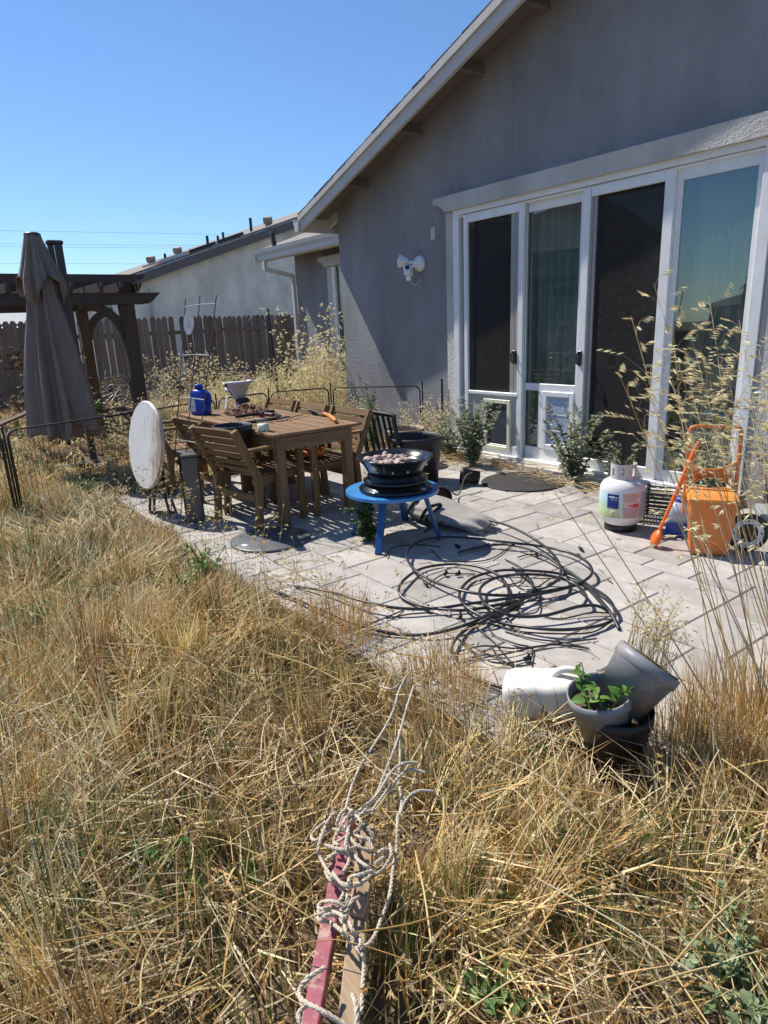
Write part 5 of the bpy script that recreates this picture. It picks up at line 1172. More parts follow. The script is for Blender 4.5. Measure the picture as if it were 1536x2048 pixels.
for k in range(9):
    b = MB(); p = p0+fx*(0.08+0.08*k)+Vector((-0.02, -0.02, 0.13)); b.bar(p+Vector((0.07, -0.09, 0)), p+Vector((-0.1, 0.13, 0)), 0.012, 0.008); b.obj('rack_bar', M['black'], ct)
b = MB(); b.bar(p0+Vector((0.02, -0.04, 0.115)), p0+fx*0.8+Vector((0.02, -0.04, 0.115)), 0.025, 0.025); b.obj('rail', M['black'], ct)
# connectors scattered on the paving
for (px, py, lab) in ((1162, 1098, 'short black hose connector lying nearest the propane tank'), (1156, 1110, 'tiny black fitting just below the short hose connector'), (915, 1092, 'black T-fitting lying in the shadow of the blue table')):
    p = gp(px, py, 0.012); b = MB(); a = random.uniform(0, 1) - 0.7; dv = Vector((math.cos(a), math.sin(a), 0))
    l = 0.035 if py != 1110 else 0.015
    b.tube([p-dv*l, p-dv*l*0.2], 0.008, 8); b.tube([p-dv*l*0.3, p+dv*l*0.3], 0.012, 8); b.tube([p+dv*l*0.2, p+dv*l], 0.008, 8); tag(b.obj('hose_fitting', M['black']), lab, 'hose fitting')
# teal plastic toy at the far left
tl = thing('teal_tub', 'teal domed plastic tub at the left edge behind the wire fence', 'tub', (-9.6, 0.62, 0))
b = MB(); b.lathe([(0, .62), (.15, .61), (.30, .55), (.38, .42), (.40, .25), (.42, .24), (.42, .20), (.37, .02), (0, .02)], 36); b.obj('dome', M['teal'], tl, True)
b = MB(); b.lathe([(.425, .20), (.45, .21), (.45, .235), (.425, .245)], 36); b.obj('rim', M['teal'], tl, True)
pk_ = MB(); A = wx(0, 855, -8.6); B = wx(62, 822, -8.9); pk_.bar((A.x, A.y-0.1, A.z), (B.x, B.y, B.z), 0.10, 0.025, ch=0.003); tag(pk_.obj('loose_plank', M['brown_post']), 'brown plank leaning at the far left by the teal tub', 'plank')

# ================================================================== HOSES, ROPES, FOREGROUND POTS
def zoomed(pts, ox, oy, s): return [(ox+x/s, oy+y/s) for x, y in pts]
def ground_curve(pts, z, n=7):
    m = len(pts); zs_ = z if isinstance(z, (list, tuple)) else [z]*m
    return catmull([gp(px, py, zz) for (px, py), zz in zip(pts, zs_)], n)
hz = lambda P: zoomed(P, 540, 1000, 2.021)
hs = thing('hose_coil', 'loose coil of black irrigation hose sprawled over the pavers', 'hose', (-2.7, 2.7, 0))
H = [
 ([(-15, 352), (20, 366), (110, 402), (270, 470), (400, 518), (540, 545), (680, 536), (830, 490), (940, 430), (965, 370), (930, 310), (850, 272), (740, 259), (620, 275), (545, 320), (520, 370), (560, 410), (650, 435), (780, 446), (900, 428), (1030, 398), (1085, 372)], 0.028),
 ([(100, 348), (240, 370), (360, 405), (500, 435), (650, 440), (800, 420), (960, 398), (1100, 378), (1230, 345), (1300, 300), (1280, 250), (1200, 210), (1080, 185), (950, 170), (830, 155), (700, 150), (600, 168), (552, 215), (575, 272), (640, 320), (740, 357), (850, 380), (980, 385), (1120, 368), (1260, 340)], 0.045),
 ([(625, 130), (660, 103), (710, 85), (790, 73), (900, 85), (1000, 120), (1100, 180), (1160, 240), (1175, 300), (1130, 345), (1040, 372)], 0.07),
 ([(760, 212), (850, 190), (960, 180), (1080, 210), (1180, 270), (1280, 340), (1360, 392), (1392, 440), (1388, 480), (1330, 508), (1200, 524), (1080, 519), (950, 500), (850, 468), (782, 420), (768, 372), (820, 315), (930, 285), (1060, 286), (1180, 300), (1262, 335), (1315, 382), (1372, 450), (1410, 520)], 0.032),
 ([(1390, 470), (1330, 430), (1250, 430), (1120, 465), (1000, 470), (900, 440), (850, 390), (860, 345), (930, 310), (1040, 300), (1150, 310), (1240, 345), (1280, 395), (1260, 430)], 0.055),
 ([(1010, 430), (920, 470), (830, 500), (752, 560), (735, 620), (780, 690), (880, 740), (1000, 772)], 0.022),
 ([(980, 275), (1040, 310), (1065, 350), (1050, 380), (990, 425), (900, 468), (840, 500)], 0.05),
]
for P, z in H:
    q = hz(P); b = MB(); m = len(q); zz = [z+0.012*math.sin(i*1.7+z*90)-(z-0.012)*(0.75 if i in (0, m-1) else 0) for i in range(m)]
    pts = ground_curve(q, [max(0.0095, v) for v in zz]); b.tube(pts, 0.0088, 8); b.obj('hose', M['hose'], hs)
dl = thing('drip_line', 'tangle of thin black drip tubing lying under the hose coil', 'hose', (-2.4, 2.5, 0))
D = [
 [(540, 445), (480, 470), (420, 495), (350, 525)], [(650, 455), (560, 462), (470, 480)],
 [(830, 510), (900, 570), (960, 640), (1010, 690)], [(780, 660), (850, 640), (960, 620), (1100, 590), (1320, 560)],
 [(760, 560), (860, 640), (950, 660), (1050, 640)], [(870, 480), (900, 540), (990, 580), (1060, 600), (1050, 660)],
 [(990, 430), (1050, 390), (1090, 400), (1080, 450), (1020, 460), (990, 430)], [(960, 300), (1000, 350), (1060, 360), (1130, 320)],
 [(650, 200), (700, 240), (800, 250), (900, 235), (980, 180)], [(640, 340), (700, 300), (760, 298), (830, 300)],
 [(1000, 232), (1060, 220), (1150, 240), (1180, 280), (1160, 320)], [(900, 500), (1000, 530), (1150, 540), (1300, 535), (1380, 490)],
 [(740, 620), (860, 590), (1000, 600), (1150, 585), (1290, 600)], [(1290, 600), (1180, 575), (1060, 560), (950, 530)],
 [(470, 230), (500, 190), (600, 180), (690, 190)], [(1100, 470), (1180, 480), (1300, 455), (1390, 460)], [(950, 240), (1020, 280), (1010, 330), (940, 345)],
 [(790, 420), (860, 440), (960, 425), (1010, 370)], [(900, 600), (930, 650), (990, 670), (1060, 665)], [(815, 640), (880, 625), (950, 640)],
]
for i, P in enumerate(D):
    q = hz(P); b = MB(); b.tube(ground_curve(q, [0.006+0.012*((i*7+k*3) % 4)/3 for k in range(len(q))], 6), 0.0042, 6); b.obj('tube', M['hose'], dl)
for (x, y) in ((710, 297), (760, 298), (385, 412), (1078, 222), (965, 495), (880, 185), (1040, 640), (640, 440), (770, 470), (630, 337), (980, 690), (1000, 405)):
    px, py = hz([(x, y)])[0]; p = gp(px, py, 0.02); b = MB(); a = random.uniform(0, 3); dv = Vector((math.cos(a), math.sin(a), 0.1)); b.tube([p-dv*0.016, p+dv*0.016], 0.011, 8); b.tube([p, p+Vector((0.0, 0.0, 0.02))+dv*0.01], 0.006, 6); b.obj('connector', M['black'], dl)

# stakes lying in the grass, pointing at the camera
def stake(A, B, w, h, mat, name, label, roll=(0, 0, 1)):
    A, B = Vector(A), Vector(B); t = thing(name, label, 'stake', A)
    b = MB(); b.bar(A, B, w, h, roll, 0.003); b.obj('shaft', M[mat], t); return t
SZ = 0.13
stake(gp(697, 1642, SZ+.02), gp(618, 2075, SZ-.04), 0.038, 0.040, 'pink_stake', 'wooden_stake', 'faded pink-painted square stake in the grass, wound with rope')
stake(gp(734, 1655, SZ+.02), gp(694, 2090, SZ-.03), 0.045, 0.036, 'tan_stake', 'wooden_stake', 'bare tan wooden stake lying right of the pink one', (0.3, -0.2, 1))
stake(gp(728, 1770, SZ+.035), gp(712, 1835, SZ+.01), 0.038, 0.032, 'tan_stake', 'wooden_stake', 'short grey-brown stake end on top of the tan stake', (0.3, -0.2, 1))
rp = thing('rope', 'tangled white cotton rope wound round the stakes in the foreground', 'rope', (-1.2, 0.7, 0.15))
zr_ = SZ+0.05
rope_rs = random.Random(17)
def rope(P, z, r, mat, par, name, ox=0, oy=0, s=1.0, n=6):
    q = zoomed(P, ox, oy, s); m = len(q); zz = [z+0.012*math.sin(2.1*i) for i in range(m)]
    pts = catmull([gp(x, y, v) for (x, y), v in zip(q, zz)], n)
    dense = [pts[0]]                                   # resample evenly so that the twist keeps its pitch
    for A_, B_ in zip(pts, pts[1:]):
        k2 = max(1, int((B_-A_).length/(r*0.9)))
        for u in range(1, k2+1): dense.append(A_.lerp(B_, u/k2))
    b = MB(); tt = 0.0; fr = []; prev = None
    for i_, P_ in enumerate(dense):
        d_ = (dense[min(i_+1, len(dense)-1)]-dense[max(i_-1, 0)]).normalized()
        u_ = d_.orthogonal().normalized() if prev is None else (prev-d_*prev.dot(d_)).normalized()
        prev = u_; fr.append((u_, d_.cross(u_)))
    ph = 0.0; lines = [[], [], []]
    for i_, P_ in enumerate(dense):
        if i_: ph += (dense[i_]-dense[i_-1]).length/(r*1.35)
        jr = r*0.52*(1+0.16*math.sin(i_*0.37+P_.x*60))
        for k_ in range(3):
            t_ = ph+2.094*k_; lines[k_].append(P_+(fr[i_][0]*math.cos(t_)+fr[i_][1]*math.sin(t_))*jr)
    for ln in lines: b.tube(ln, r*0.60, 5)
    for k_ in range(int(len(dense)/9)):                # stray fibres
        i_ = rope_rs.randrange(len(dense)); P_ = dense[i_]; v_ = Vector((rope_rs.gauss(0, 1), rope_rs.gauss(0, 1), abs(rope_rs.gauss(0, .7)))).normalized()*r*rope_rs.uniform(1.4, 2.8)
        b.tube([P_, P_+v_*.6, P_+v_+Vector((0, 0, -r*.5))], 0.00035, 3, False)
    b.obj(name, M[mat], par)
RS = 5.908
for P, z in (
 ([(900, 0), (760, 30), (620, 120), (580, 190), (570, 280), (600, 440), (680, 580), (780, 660), (845, 735), (790, 820), (680, 870), (560, 880), (440, 840), (340, 740), (240, 560), (215, 470), (250, 330), (330, 130), (420, 20)], zr_+.02),
 ([(340, 130), (220, 200), (140, 300), (165, 355), (240, 330), (330, 240), (450, 230), (550, 250)], zr_),
 ([(300, 600), (430, 500), (530, 430), (540, 330), (470, 360), (370, 450)], zr_+.015),
 ([(560, 300), (540, 430), (580, 560), (560, 660), (500, 740)], zr_+.03),
 ([(430, 180), (470, 60), (560, -10), (660, 60), (720, 140), (700, 230), (640, 260)], zr_+.02),
 ([(600, 250), (720, 330), (850, 350), (860, 290), (800, 230)], zr_+.005),
 ([(300, 720), (360, 830), (470, 900), (520, 960), (470, 1080)], zr_+.01),
 ([(560, 900), (560, 1040), (540, 1200), (520, 1330), (540, 1450)], zr_+.01),
 ([(850, 720), (720, 760), (600, 790), (580, 860)], zr_+.04),
 ([(700, 1030), (610, 1080), (560, 1210), (530, 1300), (545, 1460), (600, 1560), (680, 1640), (740, 1720), (760, 1800), (745, 2000), (720, 2400)], zr_+.01),
 ([(580, 1310), (620, 1420), (690, 1500), (720, 1570), (700, 1640)], zr_+.02),
 ([(520, 1150), (400, 1080), (270, 1090), (215, 1150), (280, 1170), (400, 1150), (500, 1180)], zr_+.015),
 ([(215, 1190), (240, 1230), (350, 1200), (470, 1230), (520, 1280)], zr_+.02),
 ([(210, 1260), (240, 1310), (330, 1320), (420, 1370), (500, 1440), (560, 1500), (640, 1560)], zr_+.015),
 ([(230, 1290), (330, 1240), (450, 1260), (510, 1330)], zr_+.02),
 ([(1160, 40), (1150, 220), (1140, 460), (1100, 700), (1060, 1000), (980, 1240), (890, 1470), (830, 1560), (720, 1640)], zr_-.03),
 ([(1060, 400), (1080, 520), (1010, 660), (900, 760), (850, 720)], zr_-.02), ([(880, 540), (980, 470), (1060, 500), (960, 580), (880, 640)], zr_-.02)):
    rope(P, z-0.004, 0.0046, 'rope', rp, 'strand', 600, 1620, RS)
for P in ([(650, 1935), (618, 1955), (600, 1978), (604, 2000), (640, 2020), (690, 2050)], [(606, 2060), (596, 2030), (612, 2012)], [(714, 2060), (712, 2010), (706, 1990)]): rope(P, zr_+.01, 0.0052, 'rope', rp, 'strand')
for P, z in (([(705, 1620), (690, 1640), (668, 1680), (678, 1690)], .2), ([(688, 1650), (712, 1690), (745, 1700), (735, 1675)], .19), ([(650, 1690), (690, 1700), (720, 1690)], .2), ([(655, 1715), (685, 1705), (712, 1720)], .19), ([(665, 1745), (690, 1772), (725, 1768)], .2)): rope(P, z, 0.0046, 'rope', rp, 'strand')
co = thing('frayed_cord', 'pale frayed cords trailing from the rope pile towards the patio', 'cord', (-1.8, 1.3, 0.1))
for P, z in (([(812, 1352), (797, 1385), (787, 1420), (770, 1455), (748, 1490), (722, 1530), (704, 1572), (692, 1615), (680, 1650)], .15), ([(828, 1372), (812, 1420), (800, 1465), (788, 1500), (770, 1545), (752, 1590), (722, 1630)], .14),
             ([(798, 1460), (800, 1520), (797, 1560), (803, 1600), (797, 1640)], .12), ([(835, 1525), (805, 1527), (782, 1545), (752, 1592), (718, 1622), (702, 1645)], .19), ([(850, 1545), (815, 1540), (780, 1575), (745, 1620)], .17),
             ([(868, 1583), (836, 1582), (812, 1600), (796, 1640)], .14), ([(760, 1372), (785, 1378), (800, 1365), (820, 1345)], .13)):
    rope(P, z, 0.0042, 'cord', co, 'strand')

# milky jug on its side
mj = thing('milky_jug', 'empty milky-white plastic jug lying on its side at the edge of the grass', 'jug', gp(1096, 1388, 0.085), RAD(30)); mj.scale = (1.25, 1.25, 1.25)
b = MB(); Rj = Rdir((1, 0.15, 0.10)).to_4x4()
rings = [[Rj @ Vector(p) for p in rrect(w, d, z, n=24)] for w, d, z in ((.10, .08, -.135), (.135, .115, -.125), (.15, .13, -.10), (.15, .13, -.03), (.143, .124, -.015), (.15, .13, 0.0), (.15, .13, .05), (.12, .11, .10), (.06, .06, .135), (.04, .04, .15), (.04, .04, .165))]
loft(b, rings); b.obj('body', M['jug_white'], mj, True)
b = MB(); b.tube([Rj @ Vector(p) for p in catmull([(0.0, 0.062, 0.02), (0.0, 0.085, 0.05), (0.0, 0.075, 0.10), (0, 0.03, 0.125)], 5)], 0.012, 8); b.obj('handle', M['jug_white'], mj, True)
b = MB(); b.lathe([(0, .185), (.024, .185), (.026, .16), (0, .16)], 18, Rj); b.obj('cap', M['black'], mj, True)
# stacked plant pots
PB = Vector((-1.155, 1.80, 0.0))
pot_thing('nursery_pot', 'black nursery pot at the bottom of the stack in the near grass', 'pot', PB, 0.124, 0.105, 0.19, 'black_dusty', soil=0.5, rim=0.006)
Ra = Rdir(-CR*0.20+Vector((0, 0, 1)) + Vector((0.05, -0.05, 0))); p1 = PB-CR*0.028+Vector((0, 0, 0.085))
pot_thing('plant_pot', 'grey plant pot with a leafy green sprout, tilted inside the black pot', 'pot', p1, 0.108, 0.085, 0.18, 'pot_grey', Ra, soil=0.8, rim=0.003)
Rb = Rdir(CR*0.60+Vector((0, 0, 0.78))+Vector((CF.x, CF.y, 0))*0.16); p2 = PB+CR*0.004+Vector((0, 0, 0.20))
pot_thing('plant_pot', 'grey plant pot of dry grass tipped sideways on top of the stack', 'pot', p2, 0.114, 0.088, 0.19, 'pot_grey', Rb, soil=1.0, rim=0.003)

# ================================================================== VEGETATION
PAL = {'straw': (0.72, 0.555, 0.275), 'gold': (0.60, 0.38, 0.13), 'pale': (0.84, 0.72, 0.46), 'seed': (0.86, 0.76, 0.50), 'brown': (0.30, 0.175, 0.07), 'grey': (0.50, 0.42, 0.29), 'olive': (0.22, 0.23, 0.075), 'green': (0.10, 0.185, 0.035)}
def np_mesh(name, mat, V, F4, F3, C, parent=None):
    me = bpy.data.meshes.new(name); nv = len(V); n4, n3 = len(F4), len(F3)
    me.vertices.add(nv); me.vertices.foreach_set('co', np.ascontiguousarray(V, dtype=np.float32).ravel())
    me.loops.add(n4*4+n3*3); me.polygons.add(n4+n3)
    li = np.concatenate([F4.ravel(), F3.ravel()]).astype(np.int32); me.loops.foreach_set('vertex_index', li)
    st = np.concatenate([np.arange(n4)*4, n4*4+np.arange(n3)*3]).astype(np.int32); me.polygons.foreach_set('loop_start', st)
    me.update(calc_edges=True)
    ca = me.color_attributes.new('Col', 'FLOAT_COLOR', 'POINT'); c4 = np.ones((nv, 4), np.float32); c4[:, :3] = C; ca.data.foreach_set('color', c4.ravel())
    me.materials.append(mat)
    o = bpy.data.objects.new(name, me); COL.objects.link(o)
    if parent is not None: o.parent = parent
    return o
def blades(x, y, z, h, az, lean, curve, w, col, seg=3, rs=np.random.RandomState(1)):
    """arrays -> tapered bent blades; lean = horizontal reach / h"""
    n = len(x); L = seg+1; face = az+np.pi/2+rs.uniform(-.9, .9, n)
    ts = np.linspace(0, 1, L); V = np.zeros((n, 2*seg+1, 3)); 
    dx, dy = np.cos(az), np.sin(az); sx, sy = np.cos(face), np.sin(face)
    for k, t in enumerate(ts):
        reach = h*lean*(t*(1-curve)+curve*t*t); zz = h*np.sqrt(np.clip(1-(lean*0.75)**2, 0.02, 1))*(t-0.38*curve*t*t*np.minimum(lean, 1.3))
        cx, cy, cz = x+dx*reach, y+dy*reach, z+zz
        wk = w*(1-0.75*t)*0.5
        if k < seg:
            V[:, 2*k] = np.stack([cx-sx*wk, cy-sy*wk, cz], 1); V[:, 2*k+1] = np.stack([cx+sx*wk, cy+sy*wk, cz], 1)
        else: V[:, 2*seg] = np.stack([cx, cy, cz], 1)
    nb = 2*seg+1; base_ = (np.arange(n)*nb)[:, None]
    F4 = np.concatenate([base_+np.array([[2*k, 2*k+1, 2*k+3, 2*k+2]]) for k in range(seg-1)], 0); F3 = base_+np.array([[2*seg-2, 2*seg-1, 2*seg]])
    C = np.repeat(col, nb, 0)
    return V.reshape(-1, 3), F4, F3, C
def merge(parts):
    V = []; A = []; B = []; C = []; o = 0
    for v, f4, f3, c in parts: V.append(v); A.append(f4+o); B.append(f3+o); C.append(c); o += len(v)
    return np.concatenate(V), np.concatenate(A), np.concatenate(B), np.concatenate(C)
def pick(rs, n, names, ps, var=0.18):
    idx = rs.choice(len(names), n, p=np.array(ps)/sum(ps)); c = np.array([PAL[k] for k in names])[idx]
    return np.clip(c*rs.uniform(1-var, 1+var, (n, 1))*rs.uniform(0.94, 1.06, (n, 3)), 0.005, 0.9)
cfx, cfy = CF.x/math.hypot(CF.x, CF.y), CF.y/math.hypot(CF.x, CF.y)
def in_view(x, y, m=0.9):
    f = x*cfx+y*cfy; s = x*(-cfy)+y*cfx
    return (f > 0.35) & (np.abs(s) < 0.62*f+m)
def lawn_edge(x): return 1.50+np.maximum(0, (x+1.75))*0.80+0.10*(vnoise(x, x*0, 21, 2.7)-0.5)
def in_lawn(x, y):
    a = (y < lawn_edge(x)) | (x < PX0+0.1+0.25*(vnoise(x, y, 23, 2.0)-0.5))
    return a & (y < 6.4) & ~((x > -8.0) & (y > 5.2)) & ~((x > -6.4) & (y > 1.9) & (x < -2.0))
# stakes keep the grass flat beside them
sA, sB = gp(735, 1500, .1), gp(650, 2080, .1)
def near_stake(x, y):
    ax, ay, bx, by = sA.x, sA.y, sB.x, sB.y; dx, dy = bx-ax, by-ay; t = np.clip(((x-ax)*dx+(y-ay)*dy)/(dx*dx+dy*dy), -0.1, 1.3)
    return np.hypot(x-ax-t*dx, y-ay-t*dy)
FLAT = [(PB.x, PB.y, 0.20), (PB.x+0.08, PB.y-0.14, 0.22), (-1.51, 1.87, 0.16)]
def lawn(name, seed, area, dens, hmin, hmax, wmin, wmax, names, ps, mode, label=None):
    rs = np.random.RandomState(seed); x0, x1, y0, y1, d0, d1 = area; n = int((x1-x0)*(y1-y0)*dens)
    x = rs.uniform(x0, x1, n); y = rs.uniform(y0, y1, n); d = np.hypot(x, y)
    k = (d >= d0) & (d < d1) & in_view(x, y) & in_lawn(x, y)
    cl = vnoise(x, y, 31+seed, 5.0); pt = vnoise(x, y, 35, 1.6); k &= rs.rand(n) < np.clip(0.25+1.1*cl, 0, 1)
    x, y, d, cl, pt = x[k], y[k], d[k], cl[k], pt[k]; n = len(x)
    if not n: return None
    fl = vnoise(x, y, 41, 0.9)*4*np.pi; swirl = 0.55+0.8*vnoise(x, y, 43, 1.1)
    h = rs.uniform(hmin, hmax, n)*(0.55+0.9*vnoise(x, y, 47, 2.2))*(0.8+0.45*cl)
    ns_ = near_stake(x, y); h *= np.clip(0.18+ns_/0.20, 0.18, 1)
    for (fx_, fy_, fr_) in FLAT: h *= np.clip(np.hypot(x-fx_, y-fy_)/fr_, 0.15, 1)
    h *= np.clip(0.45+(1.5-y)*1.1, 0.45, 1)*(x < -2.2)+(x >= -2.2)*1.0
    f = x*cfx+y*cfy; h *= np.clip((f-0.35)/0.8, 0.35, 1)
    az = np.where(rs.rand(n) < 0.6, fl+rs.normal(0, 0.7, n), rs.uniform(0, 2*np.pi, n))
    w = rs.uniform(wmin, wmax, n)*(1+0.10*d)
    z = np.where((x > PX0) & (y > PY0) & (y > pave_y(x)-0.02), 0.0, np.maximum(ground_h(x, y)-0.01, -0.035))
    if mode == 'up': lean = np.clip(np.abs(rs.normal(0.30, 0.22, n))*swirl, 0, 1.1); cur = rs.uniform(0, 0.6, n)
    elif mode == 'flat': lean = rs.uniform(0.9, 1.35, n); cur = rs.uniform(-0.2, 0.4, n); z = z+rs.uniform(0, 0.10, n)*np.clip(ns_/0.25, 0.2, 1)
    else: lean = np.clip(np.abs(rs.normal(0.4, 0.3, n)), 0, 1.2); cur = rs.uniform(0.2, 0.9, n)
    col = pick(rs, n, names, ps)
    tone = 0.72+0.5*vnoise(x, y, 53, 1.3); col = col*tone[:, None]
    warm = (vnoise(x, y, 59, 1.0)-0.5)[:, None]; col = col*(1+warm*np.array([[0.12, -0.04, -0.30]]))
    return blades(x, y, z, h, az, lean, cur, w, np.clip(col, .004, .9), 3, rs)
Z1 = (-3.2, 1.6, -1.6, 3.4, 0.3, 2.3); Z2 = (-4.6, 0.2, -1.5, 2.4, 2.3, 4.3); Z3 = (-9.0, -2.0, -2.2, 4.6, 4.3, 8.5); Z4 = (-17.5, -6.0, -1.5, 6.4, 8.5, 17.5)
parts = []
for Z, dn, ws in ((Z1, 1100, 1.0), (Z2, 1000, 1.1), (Z3, 700, 1.25), (Z4, 360, 1.8)):
    parts.append(lawn('a', 1, Z, dn, 0.09, 0.27, 0.0028*ws, 0.0066*ws, ['straw', 'gold', 'brown', 'pale', 'olive'], [4, 3.4, 2.6, 2.4, 0.8], 'up'))
parts = [p for p in parts if p]
tag(np_mesh('dry_grass', M['veg'], *merge(parts)), 'dry golden grass standing over the yard', 'grass', kind='stuff')
def tussocks(seed, area, dens, h0, h1, w0, w1, nb0, nb1):
    rs = np.random.RandomState(seed); x0, x1, y0, y1, d0, d1 = area; n = int((x1-x0)*(y1-y0)*dens)
    cx = rs.uniform(x0, x1, n); cy = rs.uniform(y0, y1, n); d = np.hypot(cx, cy); k = (d >= d0) & (d < d1) & in_view(cx, cy) & in_lawn(cx, cy)
    k &= rs.rand(n) < np.clip(-0.15+1.9*vnoise(cx, cy, 67, 1.9), 0, 1); k &= near_stake(cx, cy) > 0.13
    for (fx_, fy_, fr_) in FLAT: k &= np.hypot(cx-fx_, cy-fy_) > fr_*0.8
    cx, cy, d = cx[k], cy[k], d[k]; n = len(cx)
    if not n: return None
    nb = rs.randint(nb0, nb1, n); hc = rs.uniform(h0, h1, n)*(0.42+1.15*vnoise(cx, cy, 47, 1.7)**1.15); hc = hc*np.where(cx < -2.2, np.clip(0.5+(1.5-cy)*1.1, 0.5, 1), 1.0)
    la = vnoise(cx, cy, 41, 0.9)*4*np.pi+rs.normal(0, .6, n); ll = np.clip(rs.normal(.22, .2, n), 0, .7); rad = rs.uniform(.015, .045, n)
    base = pick(rs, n, ['straw', 'gold', 'brown', 'pale', 'olive'], [3.6, 4.2, 2.4, 1.4, 1.3], .2)
    gz = (vnoise(cx, cy, 71, 1.7) > .60) & (rs.rand(n) < .6); base[gz] = pick(rs, int(gz.sum()), ['olive', 'green'], [3, 1.4], .2)
    R = lambda a: np.repeat(a, nb); m = nb.sum(); a = rs.uniform(0, 2*np.pi, m); rr = np.abs(rs.normal(0, 1, m)); x = R(cx)+R(rad)*rr*np.cos(a); y = R(cy)+R(rad)*rr*np.sin(a)
    vx = 0.16*rr*np.cos(a)+R(ll)*np.cos(R(la))+rs.normal(0, .10, m); vy = 0.16*rr*np.sin(a)+R(ll)*np.sin(R(la))+rs.normal(0, .10, m)
    bent = rs.rand(m) < .12; vx = np.where(bent, vx*2.6, vx); vy = np.where(bent, vy*2.6, vy)
    f = R(cx)*cfx+R(cy)*cfy; h = R(hc)*rs.uniform(.45, 1.05, m)*np.clip((f-0.35)/0.8, 0.35, 1)
    col = R(base.reshape(n, 3)[:, 0])[:, None]*0
    base = base*(0.70+0.65*vnoise(cx, cy, 77, 2.3))[:, None]; col = np.repeat(base, nb, 0)*rs.uniform(.72, 1.25, (m, 1)); mixp = rs.rand(m) < .25; col[mixp] = pick(rs, int(mixp.sum()), ['pale', 'straw', 'brown'], [2, 2, 1])
    z = np.where((x > PX0) & (y > PY0) & (y > pave_y(x)-0.02), 0.0, np.maximum(ground_h(x, y)-0.01, -0.035))
    return blades(x, y, z, h, np.arctan2(vy, vx), np.clip(np.hypot(vx, vy), 0, 1.1), rs.uniform(0, .7, m), rs.uniform(w0, w1, m)*(1+.10*R(d)), np.clip(col, .004, .9), 3, rs)
parts = [q_ for q_ in (tussocks(91, Z1, 92, .18, .40, .0024, .0054, 14, 40), tussocks(92, Z2, 76, .18, .38, .0026, .0056, 16, 44), tussocks(93, Z3, 44, .16, .36, .003, .0062, 16, 44), tussocks(94, Z4, 11, .22, .5, .004, .009, 14, 34)) if q_]
tag(np_mesh('tussock_grass', M['veg'], *merge(parts)), 'clumped tussocks of dry golden grass over the yard', 'grass', kind='stuff')
parts = []
for Z, dn, ws in ((Z1, 1500, 1.0), (Z2, 1600, 1.15), (Z3, 1500, 1.3), (Z4, 420, 2.0)):
    parts.append(lawn('b', 2, Z, dn, 0.06, 0.24, 0.0028*ws, 0.0075*ws, ['straw', 'pale', 'gold', 'brown', 'grey'], [3.8, 3.0, 2.0, 3.4, 1.4], 'flat'))
parts = [p for p in parts if p]
tag(np_mesh('straw_thatch', M['veg'], *merge(parts)), 'matted fallen straw under the standing grass', 'straw', kind='stuff')
parts = []
for Z, dn, ws in ((Z1, 800, 1.0), (Z2, 800, 1.15), (Z3, 480, 1.3), (Z4, 60, 1.8)):
    parts.append(lawn('c', 3, Z, dn, 0.10, 0.27, 0.0025*ws, 0.0045*ws, ['green', 'olive'], [3, 3], 'bend'))
parts = [p for p in parts if p]
tag(np_mesh('green_grass', M['veg'], *merge(parts)), 'thin green grass blades among the dry straw', 'grass', kind='stuff')

